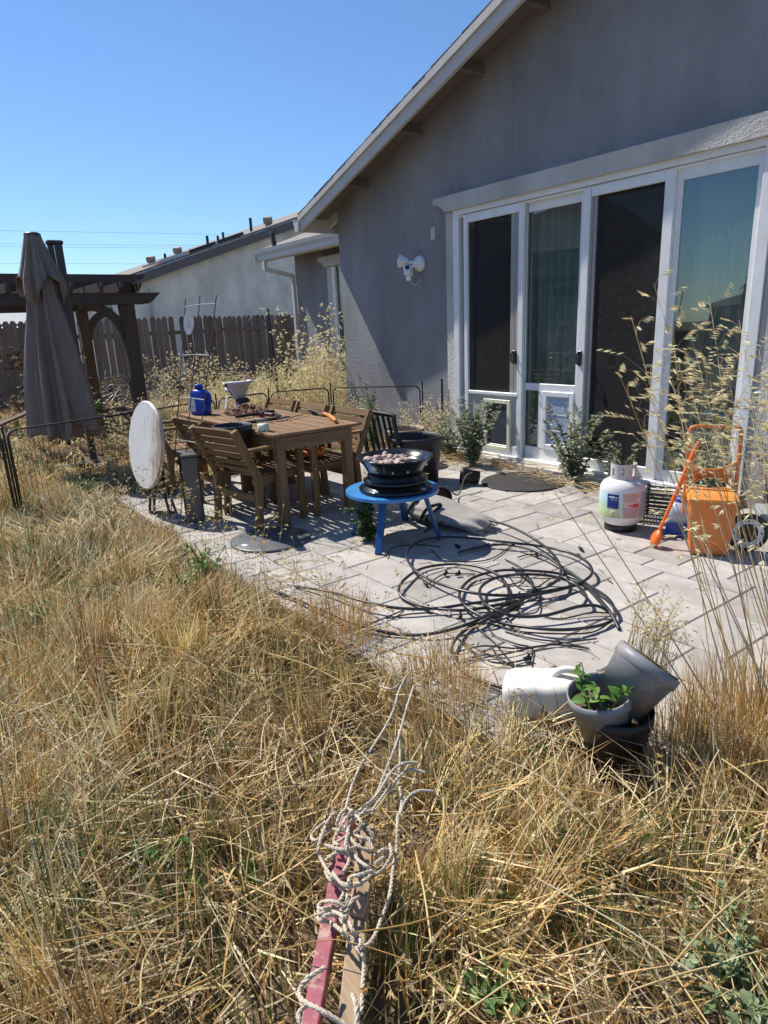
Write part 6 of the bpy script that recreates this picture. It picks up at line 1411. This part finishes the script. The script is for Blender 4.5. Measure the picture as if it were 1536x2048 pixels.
# wild oats: arching stems with drooping spikelets, three shared shapes + custom ones
def oat_mesh(specs, rs, spike=0.024, nbr=9, cols=('pale', 'seed', 'seed'), stemw=0.0022, dens=1.0, start=0.55, comb=None, wr_=0.14, nsp=(2, 3, 3, 4)):
    """specs: list of (base, tip, bow) -> stems + spikelets as triangles"""
    SV = []; SF = []; HV = []; HF = []; SC = []; HC = []
    def ribbon(P, w0, w1, col, V, F, C):
        o = len(V); m = len(P)
        for i, p in enumerate(P):
            d = (P[min(i+1, m-1)]-P[max(i-1, 0)]).normalized(); s = d.cross(CF); s = s.normalized() if s.length > 1e-3 else Vector((1, 0, 0))
            w = w0+(w1-w0)*i/(m-1); s2 = d.cross(s).normalized()
            for a in (0, 2.094, 4.189): V.append(p+(s*math.cos(a)+s2*math.sin(a))*w); C.append(col)
        for i in range(m-1):
            for a in range(3): F.append((o+3*i+a, o+3*i+(a+1) % 3, o+3*i+3+(a+1) % 3, o+3*i+3+a))
    def spikelet(p, d, L, jt=.35):
        c0 = np.array(PAL[rs.choice(cols)])*rs.uniform(0.8, 1.25); 
        for k in range(rs.choice((2, 3))):
            dd = (d+Vector((rs.uniform(-jt, jt), rs.uniform(-jt, jt), rs.uniform(-jt, jt)*.7))).normalized(); s = dd.orthogonal().normalized(); s = Matrix.Rotation(rs.uniform(0, 6.28), 3, dd) @ s
            w = L*wr_; o = len(HV); HV.extend([p, p+dd*L*0.4+s*w, p+dd*L*rs.uniform(.9, 1.15), p+dd*L*0.4-s*w]); HF.append((o, o+1, o+2, o+3)); HC.extend([tuple(np.clip(c0, .02, .9))]*4)
    for (A, B, bow) in specs:
        A = Vector(A); B = Vector(B); n = 9; P = []
        for i in range(n+1):
            t = i/n; P.append(A.lerp(B, t)+bow*(math.sin(math.pi*t*0.5)-t)*1.0)
        sc_ = np.array(PAL[rs.choice(('straw', 'gold', 'pale'))])*rs.uniform(.75, 1.0)
        ribbon(P, stemw, stemw*0.45, tuple(sc_), SV, SF, SC)
        Lg = (B-A).length
        for k in range(int(nbr*dens)):
            t = start+(1-start)*(k+rs.random())/max(1, int(nbr*dens)); f = t*n; i = min(int(f), n-1); p = P[i].lerp(P[i+1], f-i)
            ax = (P[i+1]-P[i]).normalized(); az = rs.uniform(0, 6.28); out = (ax.orthogonal().normalized()); out = Matrix.Rotation(az, 3, ax) @ out
            bl = Lg*rs.uniform(0.05, 0.17)*(1.25-0.8*(t-start)/(1-start+1e-6)); q = [p, p+(ax*0.75+out*0.55)*bl*0.6, p+(ax*0.85+out*0.95)*bl*0.9+Vector((0, 0, -0.06*bl))]
            ribbon(q, 0.0007, 0.0005, tuple(sc_), SV, SF, SC)
            cdir = (comb+Vector((rs.uniform(-.5, .5), rs.uniform(-.5, .5), rs.uniform(-.45, .35)))).normalized() if comb is not None else None; nj = rs.choice(nsp)
            for j in range(nj):
                u = (0.30+0.70*j/max(1, nj-1)) if comb is not None else 0.45+0.55*j/3; pp = q[1].lerp(q[2], min(1, u*1.0)); dn = (out*0.55+Vector((0, 0, -0.35))+ax*0.25+Vector((rs.uniform(-.4, .4), rs.uniform(-.4, .4), rs.uniform(-.3, .3)))).normalized(); spikelet(pp, cdir if comb is not None else dn, spike*rs.uniform(.8, 1.3), .13 if comb is not None else .35)
    return (SV, SF, SC), (HV, HF, HC)
def make_part(name, data, mat, parent):
    V, F, C = data; b = MB(); b.add(V, F); b.c = [tuple(c) for c in C]; me = b.mesh(name); me.materials.append(mat); o = bpy.data.objects.new(name, me); COL.objects.link(o); o.parent = parent; o['kind'] = 'stuff'; return o
def oat_thing(name, label, loc, specs, rs, group=None, **kw):
    t = thing(name, label, 'wild oat', loc, 0, group)
    s, h = oat_mesh([(Vector(a)-Vector(loc), Vector(c)-Vector(loc), w) for a, c, w in specs], rs, **kw)
    make_part('stem', s, M['veg'], t); make_part('seed_head', h, M['seed'], t); return t
rs = random.Random(11)
protos = []
for v in range(4):
    sp = []
    for k in range(13):
        a = rs.uniform(0, 6.28); r = rs.uniform(0, .12); A = Vector((r*math.cos(a), r*math.sin(a), 0)); H_ = rs.uniform(.55, 1.05); l = rs.uniform(.08, .35)*H_; B = A+Vector((l*math.cos(a+rs.uniform(-.6, .6)), l*math.sin(a), H_))
        sp.append((A, B, Vector((0, 0, 0.12*H_))))
    protos.append(oat_thing('wild_oat', 'x', (0, 0, 0), sp, rs, nbr=18, spike=0.027, dens=1.15, stemw=0.0020, start=0.38, wr_=0.13))
def place_oats(spots, label, group, lo=0.8, hi=1.15):
    for i, (x, y, s) in enumerate(spots):
        global _first
        src = protos[(i*3+int(x*10)) % 4]
        if src not in USED: o = src; USED.append(src); o.location = (x, y, float(ground_h(x, y))); o.rotation_euler = (0, 0, rs.uniform(0, 6.28)); o.scale = (s, s, s); o['label'] = label
        else: o = copy_tree(src, (x, y, float(ground_h(x, y))), rs.uniform(0, 6.28), label, scale=(s, s, s))
        o['group'] = group
USED = []
sp = []
for k in range(40):
    x = rs.uniform(-10.6, -7.7); y = 4.5+rs.random()*1.75 if x < -8.05 else rs.uniform(4.5, 5.0)
    sp.append((x, y, rs.uniform(.6, 1.05)*(1.0 if x < -8.3 else 0.72)))
sp += [(-9.0, 5.6, 1.5), (-8.7, 5.4, 1.75), (-8.5, 5.0, 1.45), (-9.4, 5.3, 1.25), (-8.3, 4.85, 1.2)]
place_oats(sp, 'tall pale wild oats in the dense clump along the house corner', 'wild oats along the house corner')
sp = []
for k in range(20):
    x = rs.uniform(-13.6, -9.6); y = rs.uniform(3.4, 6.2); sp.append((x, y, rs.uniform(.45, .85)))
sp += [(-12.2, 4.6, 1.25), (-11.6, 5.0, 1.2), (-12.6, 4.3, 1.1)]
place_oats(sp, 'pale wild oats in the loose stand before the plank fence', 'wild oats before the plank fence')
place_oats([(-7.0, 4.95, .6), (-6.3, 5.02, .55), (-5.95, 5.0, .80), (-7.3, 4.8, .7), (-5.85, 5.05, .72)], 'pale wild oats growing against the wall left of the doors', 'wild oats against the wall')
place_oats([(-4.25, 3.40, .55), (-4.18, 3.05, .5), (-4.36, 3.15, .48)], 'drooping dry oat stems between the wooden table and the blue table', 'dry oats beside the blue table')
place_oats([(-7.6, 0.9, .5), (-7.9, 1.9, .6), (-8.6, 2.3, .7), (-7.4, 2.3, .6), (-8.9, 1.1, .6), (-9.8, 1.6, .7), (-9.6, 3.0, .8), (-8.2, 3.2, .7)], 'short dry oats round the foot of the umbrella', 'dry oats round the umbrella')

# tall oat plant in the right foreground
rs = random.Random(23)
sp = []
for (px, py, dep, bx, by) in ((1308, 568, 2.95, -1.20, 2.42), (1262, 632, 2.9, -1.24, 2.36), (1418, 592, 3.0, -1.12, 2.45), (1345, 655, 2.9, -1.18, 2.38), (1478, 640, 2.9, -1.02, 2.40), (1236, 742, 2.8, -1.22, 2.30), (1372, 742, 2.8, -1.14, 2.36), (1452, 735, 2.8, -1.06, 2.38), (1518, 700, 2.8, -0.98, 2.42),
        (1300, 790, 2.7, -1.2, 2.34), (1490, 780, 2.7, -1.0, 2.36), (1532, 770, 2.75, -0.96, 2.42), (1345, 760, 2.85, -1.15, 2.3), (1440, 790, 2.8, -1.05, 2.32), (1390, 700, 2.85, -1.12, 2.4), (1330, 730, 2.85, -1.16, 2.4), (1500, 790, 2.7, -0.98, 2.3), (1420, 760, 2.9, -1.1, 2.42), (1530, 840, 2.6, -1.0, 2.26), (1390, 650, 2.95, -1.08, 2.4)):
    sp.append(((bx+0.20+rs.uniform(-.12, .12), by+0.10+rs.uniform(-.10, .10), -0.02), dp(px, py, dep), -CR*rs.uniform(-.05, .10)+Vector((0, 0, rs.uniform(.05, .2)))))
oat_thing('wild_oat', 'tall dry wild oat plant in the right foreground with big pale seed heads', (-1.1, 2.36, 0), sp, rs, nbr=12, spike=0.031, dens=1.2, stemw=0.0026, start=0.58, comb=CR*0.9+Vector((0, 0, -0.15)), wr_=0.10, nsp=(3, 4, 5, 6))
sp = []
for (px, py, dep, bx, by) in ((1110, 985, 2.5, -1.05, 2.1), (1180, 1020, 2.4, -1.02, 2.14), (1405, 1040, 2.3, -0.98, 2.2), (1350, 1000, 2.3, -1.02, 2.16), (1530, 950, 2.2, -0.85, 2.3), (1500, 1010, 2.2, -0.9, 2.26), (1440, 1010, 2.3, -0.94, 2.22), (1380, 1060, 2.2, -0.8, 2.15), (1460, 940, 2.3, -0.78, 2.2), (1520, 880, 2.3, -0.74, 2.2), (1330, 930, 2.4, -0.84, 2.2), (1420, 900, 2.4, -0.8, 2.2), (1540, 1080, 2.0, -0.75, 2.1)):
    sp.append(((bx+0.12, by+0.05, -0.02), dp(px, py, dep), Vector((0, 0, 0.05))))
oat_thing('wild_oat', 'bare tan oat stalks crossing in front of the orange bin', (-1.0, 2.15, 0), sp, rs, nbr=4, spike=0.024, dens=1.0, stemw=0.0036, start=0.72, wr_=0.10)
# fine thin grass stems rising over the patio edge
rs = random.Random(31); sp = []
for k in range(70):
    x = rs.uniform(-5.6, -1.7); y = 1.5+rs.uniform(-.12, .12); H_ = rs.uniform(.25, .55); a = rs.uniform(0, 6.28); l = rs.uniform(0.02, .22); sp.append(((x, y, -0.03), (x+l*math.cos(a), y+l*math.sin(a), H_), Vector((0, 0, 0.05))))
t = oat_thing('thin_oats', 'thin straggling oat stems along the edge of the patio', (-3.6, 1.5, 0), sp, rs, nbr=5, spike=0.017, dens=1.0, stemw=0.0012, cols=('straw', 'olive', 'pale'), start=0.6); t['kind'] = 'stuff'
rs = random.Random(33); sp = []
for k in range(130):
    x = rs.uniform(-3.2, -0.3); y = rs.uniform(-0.9, 1.5); 
    if x*cfx+y*cfy < 1.0: continue
    H_ = rs.uniform(.16, .38); a = rs.uniform(0, 6.28); l = rs.uniform(0.05, .25); sp.append(((x, y, -0.03), (x+l*math.cos(a), y+l*math.sin(a), H_), Vector((0, 0, 0.06))))
t = oat_thing('seeding_grass', 'scattered seed stalks standing in the foreground grass', (-1.6, 0.4, 0), sp, rs, nbr=7, spike=0.015, dens=1.0, stemw=0.0012, cols=('straw', 'pale', 'gold'), start=0.62); t['kind'] = 'stuff'
# long fallen pale stalks on the foreground grass
rs = random.Random(37); V = MB()
for k in range(620):
    x = rs.uniform(-3.4, -0.2); y = rs.uniform(-1.0, 1.75)
    if x*cfx+y*cfy < 0.8: continue
    a = rs.uniform(0, 6.28); l = rs.uniform(.12, .40); z = rs.uniform(.03, .16)
    if float(near_stake(np.array([x]), np.array([y]))[0]) < 0.12: continue
    p = Vector((x, y, z)); q = p+Vector((math.cos(a)*l, math.sin(a)*l, rs.uniform(-.06, .08))); m_ = p.lerp(q, .5)+Vector((rs.uniform(-.02, .02), rs.uniform(-.02, .02), rs.uniform(0, .03))); n0 = len(V.v)
    V.tube(catmull([p, m_, q], 3), rs.uniform(.0012, .0026), 5, False); c = np.array(PAL[rs.choice(('pale', 'straw', 'straw', 'gold'))])*rs.uniform(.8, 1.1); V.c += [tuple(c)]*(len(V.v)-n0)
tag(V.obj('fallen_stalks', M['veg']), 'pale broken stalks fallen across the foreground grass', 'straw', kind='stuff')

# dense golden clumps at the right edge and along the patio border
def clump(name, label, loc, n, r0, h0, h1, w0, w1, names, ps, seed, lean=0.3, group=None):
    rs_ = np.random.RandomState(seed); a = rs_.uniform(0, 2*np.pi, n); r_ = r0*np.sqrt(rs_.rand(n)); x = loc[0]+r_*np.cos(a)*1.2; y = loc[1]+r_*np.sin(a)
    z = np.where((x > PX0) & (y > PY0) & (y > pave_y(x)-0.02), 0.0, np.maximum(ground_h(x, y)-.01, -.035))
    h = rs_.uniform(h0, h1, n)*(1.1-0.5*(r_/r0)**2); az = a+rs_.normal(0, .8, n); ln = np.clip(np.abs(rs_.normal(lean, .2, n)), 0, 1.1)
    V, F4, F3, C = blades(x, y, z, h, az, ln, rs_.uniform(0, .6, n), rs_.uniform(w0, w1, n), pick(rs_, n, names, ps), 3, rs_)
    o = np_mesh(name, M['veg'], V-np.array([[loc[0], loc[1], 0]]), F4, F3, C); o.location = (loc[0], loc[1], 0)
    return tag(o, label, 'grass clump', group)
clump('grass_clump', 'thick golden-brown grass clump at the right edge below the oat stems', (-0.86, 2.22), 900, .22, .24, .46, .0025, .005, ['gold', 'straw', 'brown'], [4, 2.5, 2], 71, .22)
clump('grass_clump', 'golden grass clump right of the stacked pots', (-0.98, 1.98), 420, .16, .18, .34, .0025, .005, ['gold', 'straw', 'brown', 'pale'], [3, 3, 2, 1], 72, .3)
clump('grass_clump', 'upright tan grass clump on the patio edge beside the milky jug', (-1.86, 1.62), 420, .17, .14, .30, .0022, .0045, ['straw', 'gold', 'brown'], [3, 3, 1.5], 73, .25)
clump('grass_clump', 'upright tan grass clump in front of the hose ends', (-2.62, 1.56), 420, .18, .18, .38, .0022, .0045, ['straw', 'gold', 'brown'], [3, 4, 1.5], 74, .22)
clump('grass_clump', 'reddish-gold tuft where the patio border meets the slate lid', (-4.75, 1.30), 420, .22, .12, .26, .003, .0055, ['gold', 'gold', 'straw', 'brown'], [3, 2, 2, 1], 75, .3)
clump('grass_clump', 'pale straw tuft between the upright white tabletop and the umbrella foot', (-6.75, 0.95), 620, .30, .14, .30, .003, .006, ['gold', 'straw', 'pale', 'olive'], [3, 3, 1, 1], 76, .3)
for i, (x_, y_, lb) in enumerate(((-1.28, 1.22, 'slim green grass tuft in front of the black nursery pot'), (-0.80, 1.52, 'green grass tuft at the right in front of the golden clump'), (-1.55, 0.35, 'green grass tuft left of the pink stake'), (-1.0, 0.95, 'green grass tuft just right of the rope pile'), (-2.3, -0.2, 'green grass tuft at the left foreground edge'), (-0.72, 1.12, 'green grass tuft above the grey-green leaves at bottom right'), (-0.95, 1.30, 'green grass tuft between the rope pile and the right edge'), (-1.08, 0.72, 'green grass tuft close to the stakes on their right'))):
    clump('green_tuft', lb, (x_, y_), 110, .11, .12, .30, .0022, .004, ['green', 'olive'], [3, 2], 80+i, .25, 'green tufts in the foreground grass')

# leafy weeds ---------------------------------------------------------
def leafy(name, label, cat, loc, H_, spread, nst, nlf, L, rs, c1=(0.075, 0.135, 0.035), c2=(0.16, 0.22, 0.07), group=None, lean=0.35, wid=0.30, top=0.0, parts_=False):
    t = thing(name, label, cat, loc, 0, group); b = MB(); lf = MB(); n_l = 0
    for s in range(nst):
        a = rs.uniform(0, 6.28); h = H_*rs.uniform(.55, 1.0); r = spread*rs.uniform(.2, 1)*lean/0.35; A = Vector((rs.uniform(-.04, .04), rs.uniform(-.04, .04), 0)); B = A+Vector((r*math.cos(a), r*math.sin(a), h)); P = catmull([A, A.lerp(B, .5)+Vector((0, 0, .12*h)), B], 5)
        n0 = len(b.v); b.tube(P, [0.004*(1-0.6*i/len(P)) for i in range(len(P))], 5, False); b.c += [tuple(np.array(c1)*1.2)]*(len(b.v)-n0)
        for k in range(nlf):
            f = rs.uniform(.12, 1.0); i = min(int(f*(len(P)-1)), len(P)-2); p = P[i].lerp(P[i+1], f*(len(P)-1)-i); az = rs.uniform(0, 6.28)
            d = Vector((math.cos(az), math.sin(az), rs.uniform(-.25, .75))).normalized(); l = L*rs.uniform(.55, 1.25)*(1.15-0.6*f); sd = d.cross(Vector((0, 0, 1))).normalized(); nn = sd.cross(d); sd = (sd*math.cos(rs.uniform(-.6, .6))+nn*math.sin(rs.uniform(-.6, .6))); w = l*wid
            tgt = lf
            if parts_: tgt = MB()
            n0 = len(tgt.v); mid = p+d*l*.45+nn*l*.06
            sp_ = [(.0, .0), (.18, .62), (.42, 1.0), (.68, .78), (.88, .36), (1.0, 0)]; wob = rs.uniform(.8, 1.2); mids = []; lf_ = []; rt_ = []
            for q_, (u_, v_) in enumerate(sp_):
                m0 = p+d*l*u_+nn*l*(.10*math.sin(u_*2.6)-.16*u_*u_); e_ = .22*w*v_; mids.append(m0-nn*e_*.5); jj = rs.uniform(.85, 1.15)
                lf_.append(m0+sd*w*v_*jj*wob+nn*e_); rt_.append(m0-sd*w*v_*jj+nn*e_)
            V_ = [mids[0]]+mids[1:5]+lf_[1:5]+rt_[1:5]+[mids[5]]
            F_ = [(0, 1, 5), (0, 9, 1)]+[(1+q_, 2+q_, 6+q_, 5+q_) for q_ in range(3)]+[(2+q_, 1+q_, 9+q_, 10+q_) for q_ in range(3)]+[(4, 13, 8), (13, 4, 12)]
            tgt.add(V_, F_, True)
            tt = rs.random(); c = np.array(c1)*(1-tt)+np.array(c2)*tt; tgt.c += [tuple(c)]*14
            if parts_: o = tgt.obj('leaf', M['leafm'], t, True)
    b.obj('stem', M['leafm'], t, True)
    if not parts_: o = lf.obj('leaf', M['leafm'], t, True); o['kind'] = 'stuff'
    return t
rs = random.Random(41)
GP = (0.13, 0.16, 0.08); GQ = (0.42, 0.43, 0.29)
leafy('leafy_weed', 'bushy grey-green weed against the cream pet door', 'weed', (-5.02, 4.86, 0), 0.74, .36, 26, 46, .066, rs, GP, GQ)
leafy('leafy_weed', 'low sprawling weed at the left corner of the door step', 'weed', (-5.45, 4.95, 0), 0.55, .40, 15, 34, .058, rs, GP, GQ)
leafy('leafy_weed', 'bushy weed at the middle post by the blue-grey pet flap', 'weed', (-3.78, 4.96, 0), 0.74, .38, 26, 46, .066, rs, GP, GQ)
leafy('leafy_weed', 'low green weed growing behind the propane tank', 'weed', (-3.30, 4.98, 0), 0.52, .28, 14, 34, .060, rs, GP, GQ)
leafy('leafy_weed', 'green weed growing behind the handle of the orange bin', 'weed', (-2.40, 4.75, 0), 0.62, .36, 22, 44, .062, rs, GP, GQ)
leafy('leafy_weed', 'broad green weed growing around the garden cart', 'weed', (-1.75, 4.78, 0), 0.85, .45, 24, 44, .066, rs, GP, GQ)
leafy('tall_weed', 'single tall bright green weed standing at the wire fence', 'weed', (-6.55, 4.65, 0), 0.92, .07, 6, 60, .085, rs, (0.06, 0.15, 0.025), (0.18, 0.28, 0.06), wid=.16)
leafy('leafy_weed', 'dark green weed under the blue table', 'weed', (-3.72, 2.55, 0), 0.34, .14, 14, 30, .055, rs, (0.05, 0.10, 0.03), (0.13, 0.19, 0.06))
leafy('leafy_weed', 'pale green weed among the oats at the house corner', 'weed', (-9.6, 5.3, 0), 0.95, .35, 12, 40, .075, rs, (0.12, 0.19, 0.05), (0.30, 0.36, 0.12), wid=.2)
leafy('green_plant', 'small bright green plant growing in the raised bed', 'plant', (-10.9, 2.45, 0.25), 0.34, .22, 10, 16, .09, rs, (0.10, 0.20, 0.03), (0.25, 0.38, 0.08))
leafy('low_weed', 'patch of low green leaves in the grass at the left', 'weed', gp(100, 1265, 0), 0.15, .28, 22, 9, .055, rs, (0.06, 0.15, 0.025), (0.16, 0.28, 0.06), wid=.42)
leafy('low_weed', 'spread of low green weeds in the grass in the left middle distance', 'weed', gp(205, 1215, 0), 0.14, .34, 26, 9, .05, rs, (0.07, 0.16, 0.03), (0.17, 0.28, 0.07), wid=.40)
leafy('low_weed', 'green weeds at the grass edge below the slate lid', 'weed', gp(420, 1160, 0), 0.24, .18, 10, 9, .05, rs, (0.06, 0.15, 0.03), (0.16, 0.27, 0.07), wid=.36)
leafy('low_weed', 'few round green leaves in the grass below the slate lid', 'weed', gp(365, 1200, 0), 0.22, .20, 9, 6, .055, rs, (0.06, 0.16, 0.025), (0.16, 0.28, 0.06), wid=.45)
leafy('low_weed', 'patch of grey-green leaves at the bottom right corner', 'weed', gp(1465, 2005, 0.0), 0.13, .22, 34, 12, .034, rs, (0.16, 0.22, 0.10), (0.32, 0.38, 0.19), wid=.36)
leafy('low_weed', 'pair of green leaves poking through the straw at lower left', 'weed', gp(318, 1730, 0.02), 0.17, .06, 2, 3, .06, rs, (0.05, 0.13, 0.02), (0.10, 0.20, 0.04), wid=.25)
leafy('low_weed', 'ragged green weed at the bottom edge right of the stakes', 'weed', gp(985, 2030, 0), 0.11, .12, 9, 6, .05, rs, (0.08, 0.16, 0.035), (0.18, 0.27, 0.08), wid=.22)
leafy('low_weed', 'green tuft on the grass beside the umbrella stand', 'weed', (-6.9, 1.35, 0), 0.16, .14, 16, 8, .09, rs, (0.06, 0.15, 0.025), (0.16, 0.25, 0.06), wid=.09)
T_ = thing('x', 'x', 'x'); bpy.data.objects.remove(T_)
top1 = p1+Ra @ Vector((0, 0, 0.14))
leafy('pot_sprout', 'fresh green sprout growing out of the tilted grey pot', 'plant', top1-CR*0.02-Vector((CF.x, CF.y, 0))*0.05, 0.13, .12, 5, 7, .066, rs, (0.07, 0.17, 0.025), (0.20, 0.34, 0.07), wid=.26, parts_=True)
# dry tuft in the tipped pot
sp = []
c2 = p2+Rb @ Vector((0, 0, 0.185)); ux = Rb @ Vector((1, 0, 0)); uy = Rb @ Vector((0, 1, 0))
for k in range(80):
    a = rs.uniform(0, 6.28); r = .095*math.sqrt(rs.random()); A = c2+ux*(r*math.cos(a))+uy*(r*math.sin(a)); up_ = (Vector((0, 0, 1))+Vector((rs.uniform(-.35, .35), rs.uniform(-.35, .35), 0))+(Rb @ Vector((0, 0, 1)))*.35); sp.append((A, A+up_*rs.uniform(.05, .19), Vector((0, 0, .02))))
oat_thing('dry_tuft', 'tuft of dry grass growing from the tipped grey pot', c2, sp, rs, nbr=3, spike=0.012, stemw=0.0011, start=.7)
# purple flowers at the right edge
fw = thing('purple_flowers', 'small purple flowers standing on the mauve shelf at the right edge', 'flowers', (-1.40, 4.60, 0.62))
b = MB(); fl_ = MB()
for k in range(9):
    B = Vector((rs.uniform(-.10, .10), rs.uniform(-.08, .08), rs.uniform(.10, .20))); n0 = len(b.v); b.tube([Vector((0, 0, 0)), B], .003, 5, False); b.c += [(0.08, .14, .04)]*(len(b.v)-n0)
    for j in range(6):
        a = j*1.047; d = Vector((math.cos(a), math.sin(a), rs.uniform(-.1, .5))); s = Vector((-math.sin(a), math.cos(a), 0)); n0 = len(fl_.v); fl_.add([B, B+d*.018+s*.009, B+d*.034, B+d*.018-s*.009], [(0, 1, 2, 3)]); fl_.c += [(0.16, 0.12, 0.42)]*4
b.obj('stem', M['leafm'], fw, True); o = fl_.obj('petal', M['leafm'], fw, True); o['kind'] = 'stuff'

# dry vines on the far left in front of the fence
def bush(name, label, cat, loc, size, n, L, cols, rs, trunk=True):
    t = thing(name, label, cat, loc); V = []; F = []; C = []
    cl = [(Vector((rs.uniform(-.8, .8)*size[0], rs.uniform(-.8, .8)*size[1], rs.uniform(.25, .95)*size[2])), rs.uniform(.25, .5)) for _ in range(14)]
    for k in range(n):
        c, r = rs.choice(cl); d = Vector((rs.gauss(0, 1), rs.gauss(0, 1), rs.gauss(0, 1))).normalized()*r*rs.random()**.4; p = c+Vector((d.x*size[0], d.y*size[1], d.z*size[2]*.6)); dd = Vector((rs.gauss(0, 1), rs.gauss(0, 1), rs.gauss(0, .6))).normalized(); s = dd.orthogonal().normalized()*L*.3; s = Matrix.Rotation(rs.uniform(0, 6.28), 3, dd) @ s; l = L*rs.uniform(.6, 1.4); o = len(V); V += [p, p+dd*l*.5+s, p+dd*l, p+dd*l*.5-s]; F.append((o, o+1, o+2, o+3)); cc = np.array(rs.choice(cols))*rs.uniform(.7, 1.3); C += [tuple(cc)]*4
    b = MB(); b.add(V, F); b.c = C; o = b.obj('foliage', M['bush'], t, True); o['kind'] = 'stuff'
    b = MB()
    for c, r in cl[:9]:
        A = Vector((c.x*.25, c.y*.4, 0)); b.tube(catmull([A, A.lerp(c, .5)+Vector((rs.uniform(-.1, .1), rs.uniform(-.1, .1), 0)), c], 4), .018 if trunk else .010, 6)
    b.obj('branch', M['bark'], t, True); return t
rs = random.Random(51)
DRY = [(0.24, .17, .10), (0.16, .11, .07), (.30, .24, .15), (.10, .09, .05)]
bush('dry_vine', 'dry brown vines climbing by the fence at the far left edge', 'vine', (-13.8, 0.7, 0), (.6, 1.0, 1.55), 2600, .07, DRY, rs, False)
bush('dry_vine', 'tangled dry vines right behind the folded umbrella', 'vine', (-13.2, 2.15, 0), (.6, .8, 1.25), 1800, .07, DRY, rs, False)
bush('dry_shrub', 'grey tangle of dry twigs at the foot of the fence by the pergola post', 'shrub', (-14.6, 3.7, 0), (.6, .7, .75), 900, .08, DRY+[(.12, .14, .06)], rs, False)
b = MB()
for k in range(60):
    p = Vector((rs.uniform(-14.4, -12.6), rs.uniform(2.6, 4.4), rs.uniform(.1, .3))); q = p+Vector((rs.uniform(-.3, .3), rs.uniform(-.7, .7), rs.uniform(.1, .7))); b.tube(catmull([p, p.lerp(q, .5)+Vector((0, 0, rs.uniform(-.1, .2))), q], 4), .006, 5, False)
tag(b.obj('bare_twigs', M['galv']), 'bare pale twigs arching before the fence under the pergola', 'twigs', kind='stuff')
# trees mirrored in the doors
GRN = [(.05, .09, .03), (.08, .12, .04), (.035, .06, .02), (.10, .14, .06)]
bush('garden_tree', 'green tree behind the yard, mirrored at the right of the glass doors', 'tree', (-11.9, -15.5, 0), (.5, .5, 3.9), 1700, .11, GRN, rs)
h3 = thing('low_house', 'low grey-roofed house behind the yard, mirrored along the bottom of the right pane', 'house', (-9.5, -24, 0))
b = MB(); b.box((-10.5, -24, 0.9), (12.5, 5, 1.8)); b.obj('wall', M['wall2'], h3)
b = MB(); b.add([(-17.4, -27, 1.75), (-3.6, -27, 1.75), (-3.6, -21, 1.75), (-17.4, -21, 1.75), (-14.2, -24, 2.75), (-6.8, -24, 2.75)], [(0, 1, 5, 4), (1, 2, 5), (2, 3, 4, 5), (3, 0, 4), (3, 2, 1, 0)]); b.obj('roof', M['roof2'], h3)

# litter on the pavers: straw bits, leaves, seeds -----------------------
rs = random.Random(61); b = MB()
for k in range(2600):
    m_ = rs.random()
    if m_ < .45: x = rs.uniform(-6.4, -1.0); y = 1.5+abs(rs.gauss(0, .30))
    elif m_ < .75: x = rs.uniform(-5.8, -1.2); y = 5.15-abs(rs.gauss(0, .28))
    elif m_ < .85: x = -4.1+rs.gauss(0, .35); y = 2.5+rs.gauss(0, .5)
    else: x = rs.uniform(-6.4, -.8); y = rs.uniform(1.5, 5.1)
    if y > 5.15 or y < 1.45: continue
    l = rs.uniform(.006, .022) if rs.random() < .75 else rs.uniform(.03, .09); a = rs.uniform(0, 6.28); n0 = len(b.v)
    b.box((x, y, .004+rs.random()*.004), (l, rs.uniform(.0015, .005), .002), Matrix.Rotation(a, 3, 'Z')); c = rs.choice([PAL['straw'], PAL['pale'], PAL['brown'], (.10, .07, .04), PAL['gold']]); b.c += [tuple(np.array(c)*rs.uniform(.7, 1.1))]*(len(b.v)-n0)
tag(b.obj('litter', M['veg']), 'straw bits and dry leaf crumbs scattered on the pavers', 'litter', kind='stuff')
b = MB()
for k in range(420):
    c = rs.choice(((-5.35, 4.85, .30, .16), (-5.65, 4.75, .22, .2), (-3.6, 4.75, .35, .14), (-4.6, 4.95, .3, .08)))
    x = c[0]+rs.gauss(0, c[2]); y = min(5.1, c[1]+rs.gauss(0, c[3])); a = rs.gauss(0.5, .7); l = rs.uniform(.08, .35); z = rs.uniform(.005, .09); p = Vector((x, y, z)); q = p+Vector((math.cos(a)*l, min(0.1, math.sin(a)*l*.6), rs.uniform(-.03, .05))); q.y = min(q.y, 5.13); q.z = max(q.z, .004); n0 = len(b.v); b.tube([p, p.lerp(q, .5)+Vector((0, 0, .02)), q], .0018, 4, False); cc = np.array(PAL[rs.choice(('straw', 'pale', 'gold'))]); b.c += [tuple(cc)]*(len(b.v)-n0)
tag(b.obj('straw_heap', M['veg']), 'loose heaps of pulled straw at the foot of the doors', 'straw', kind='stuff')
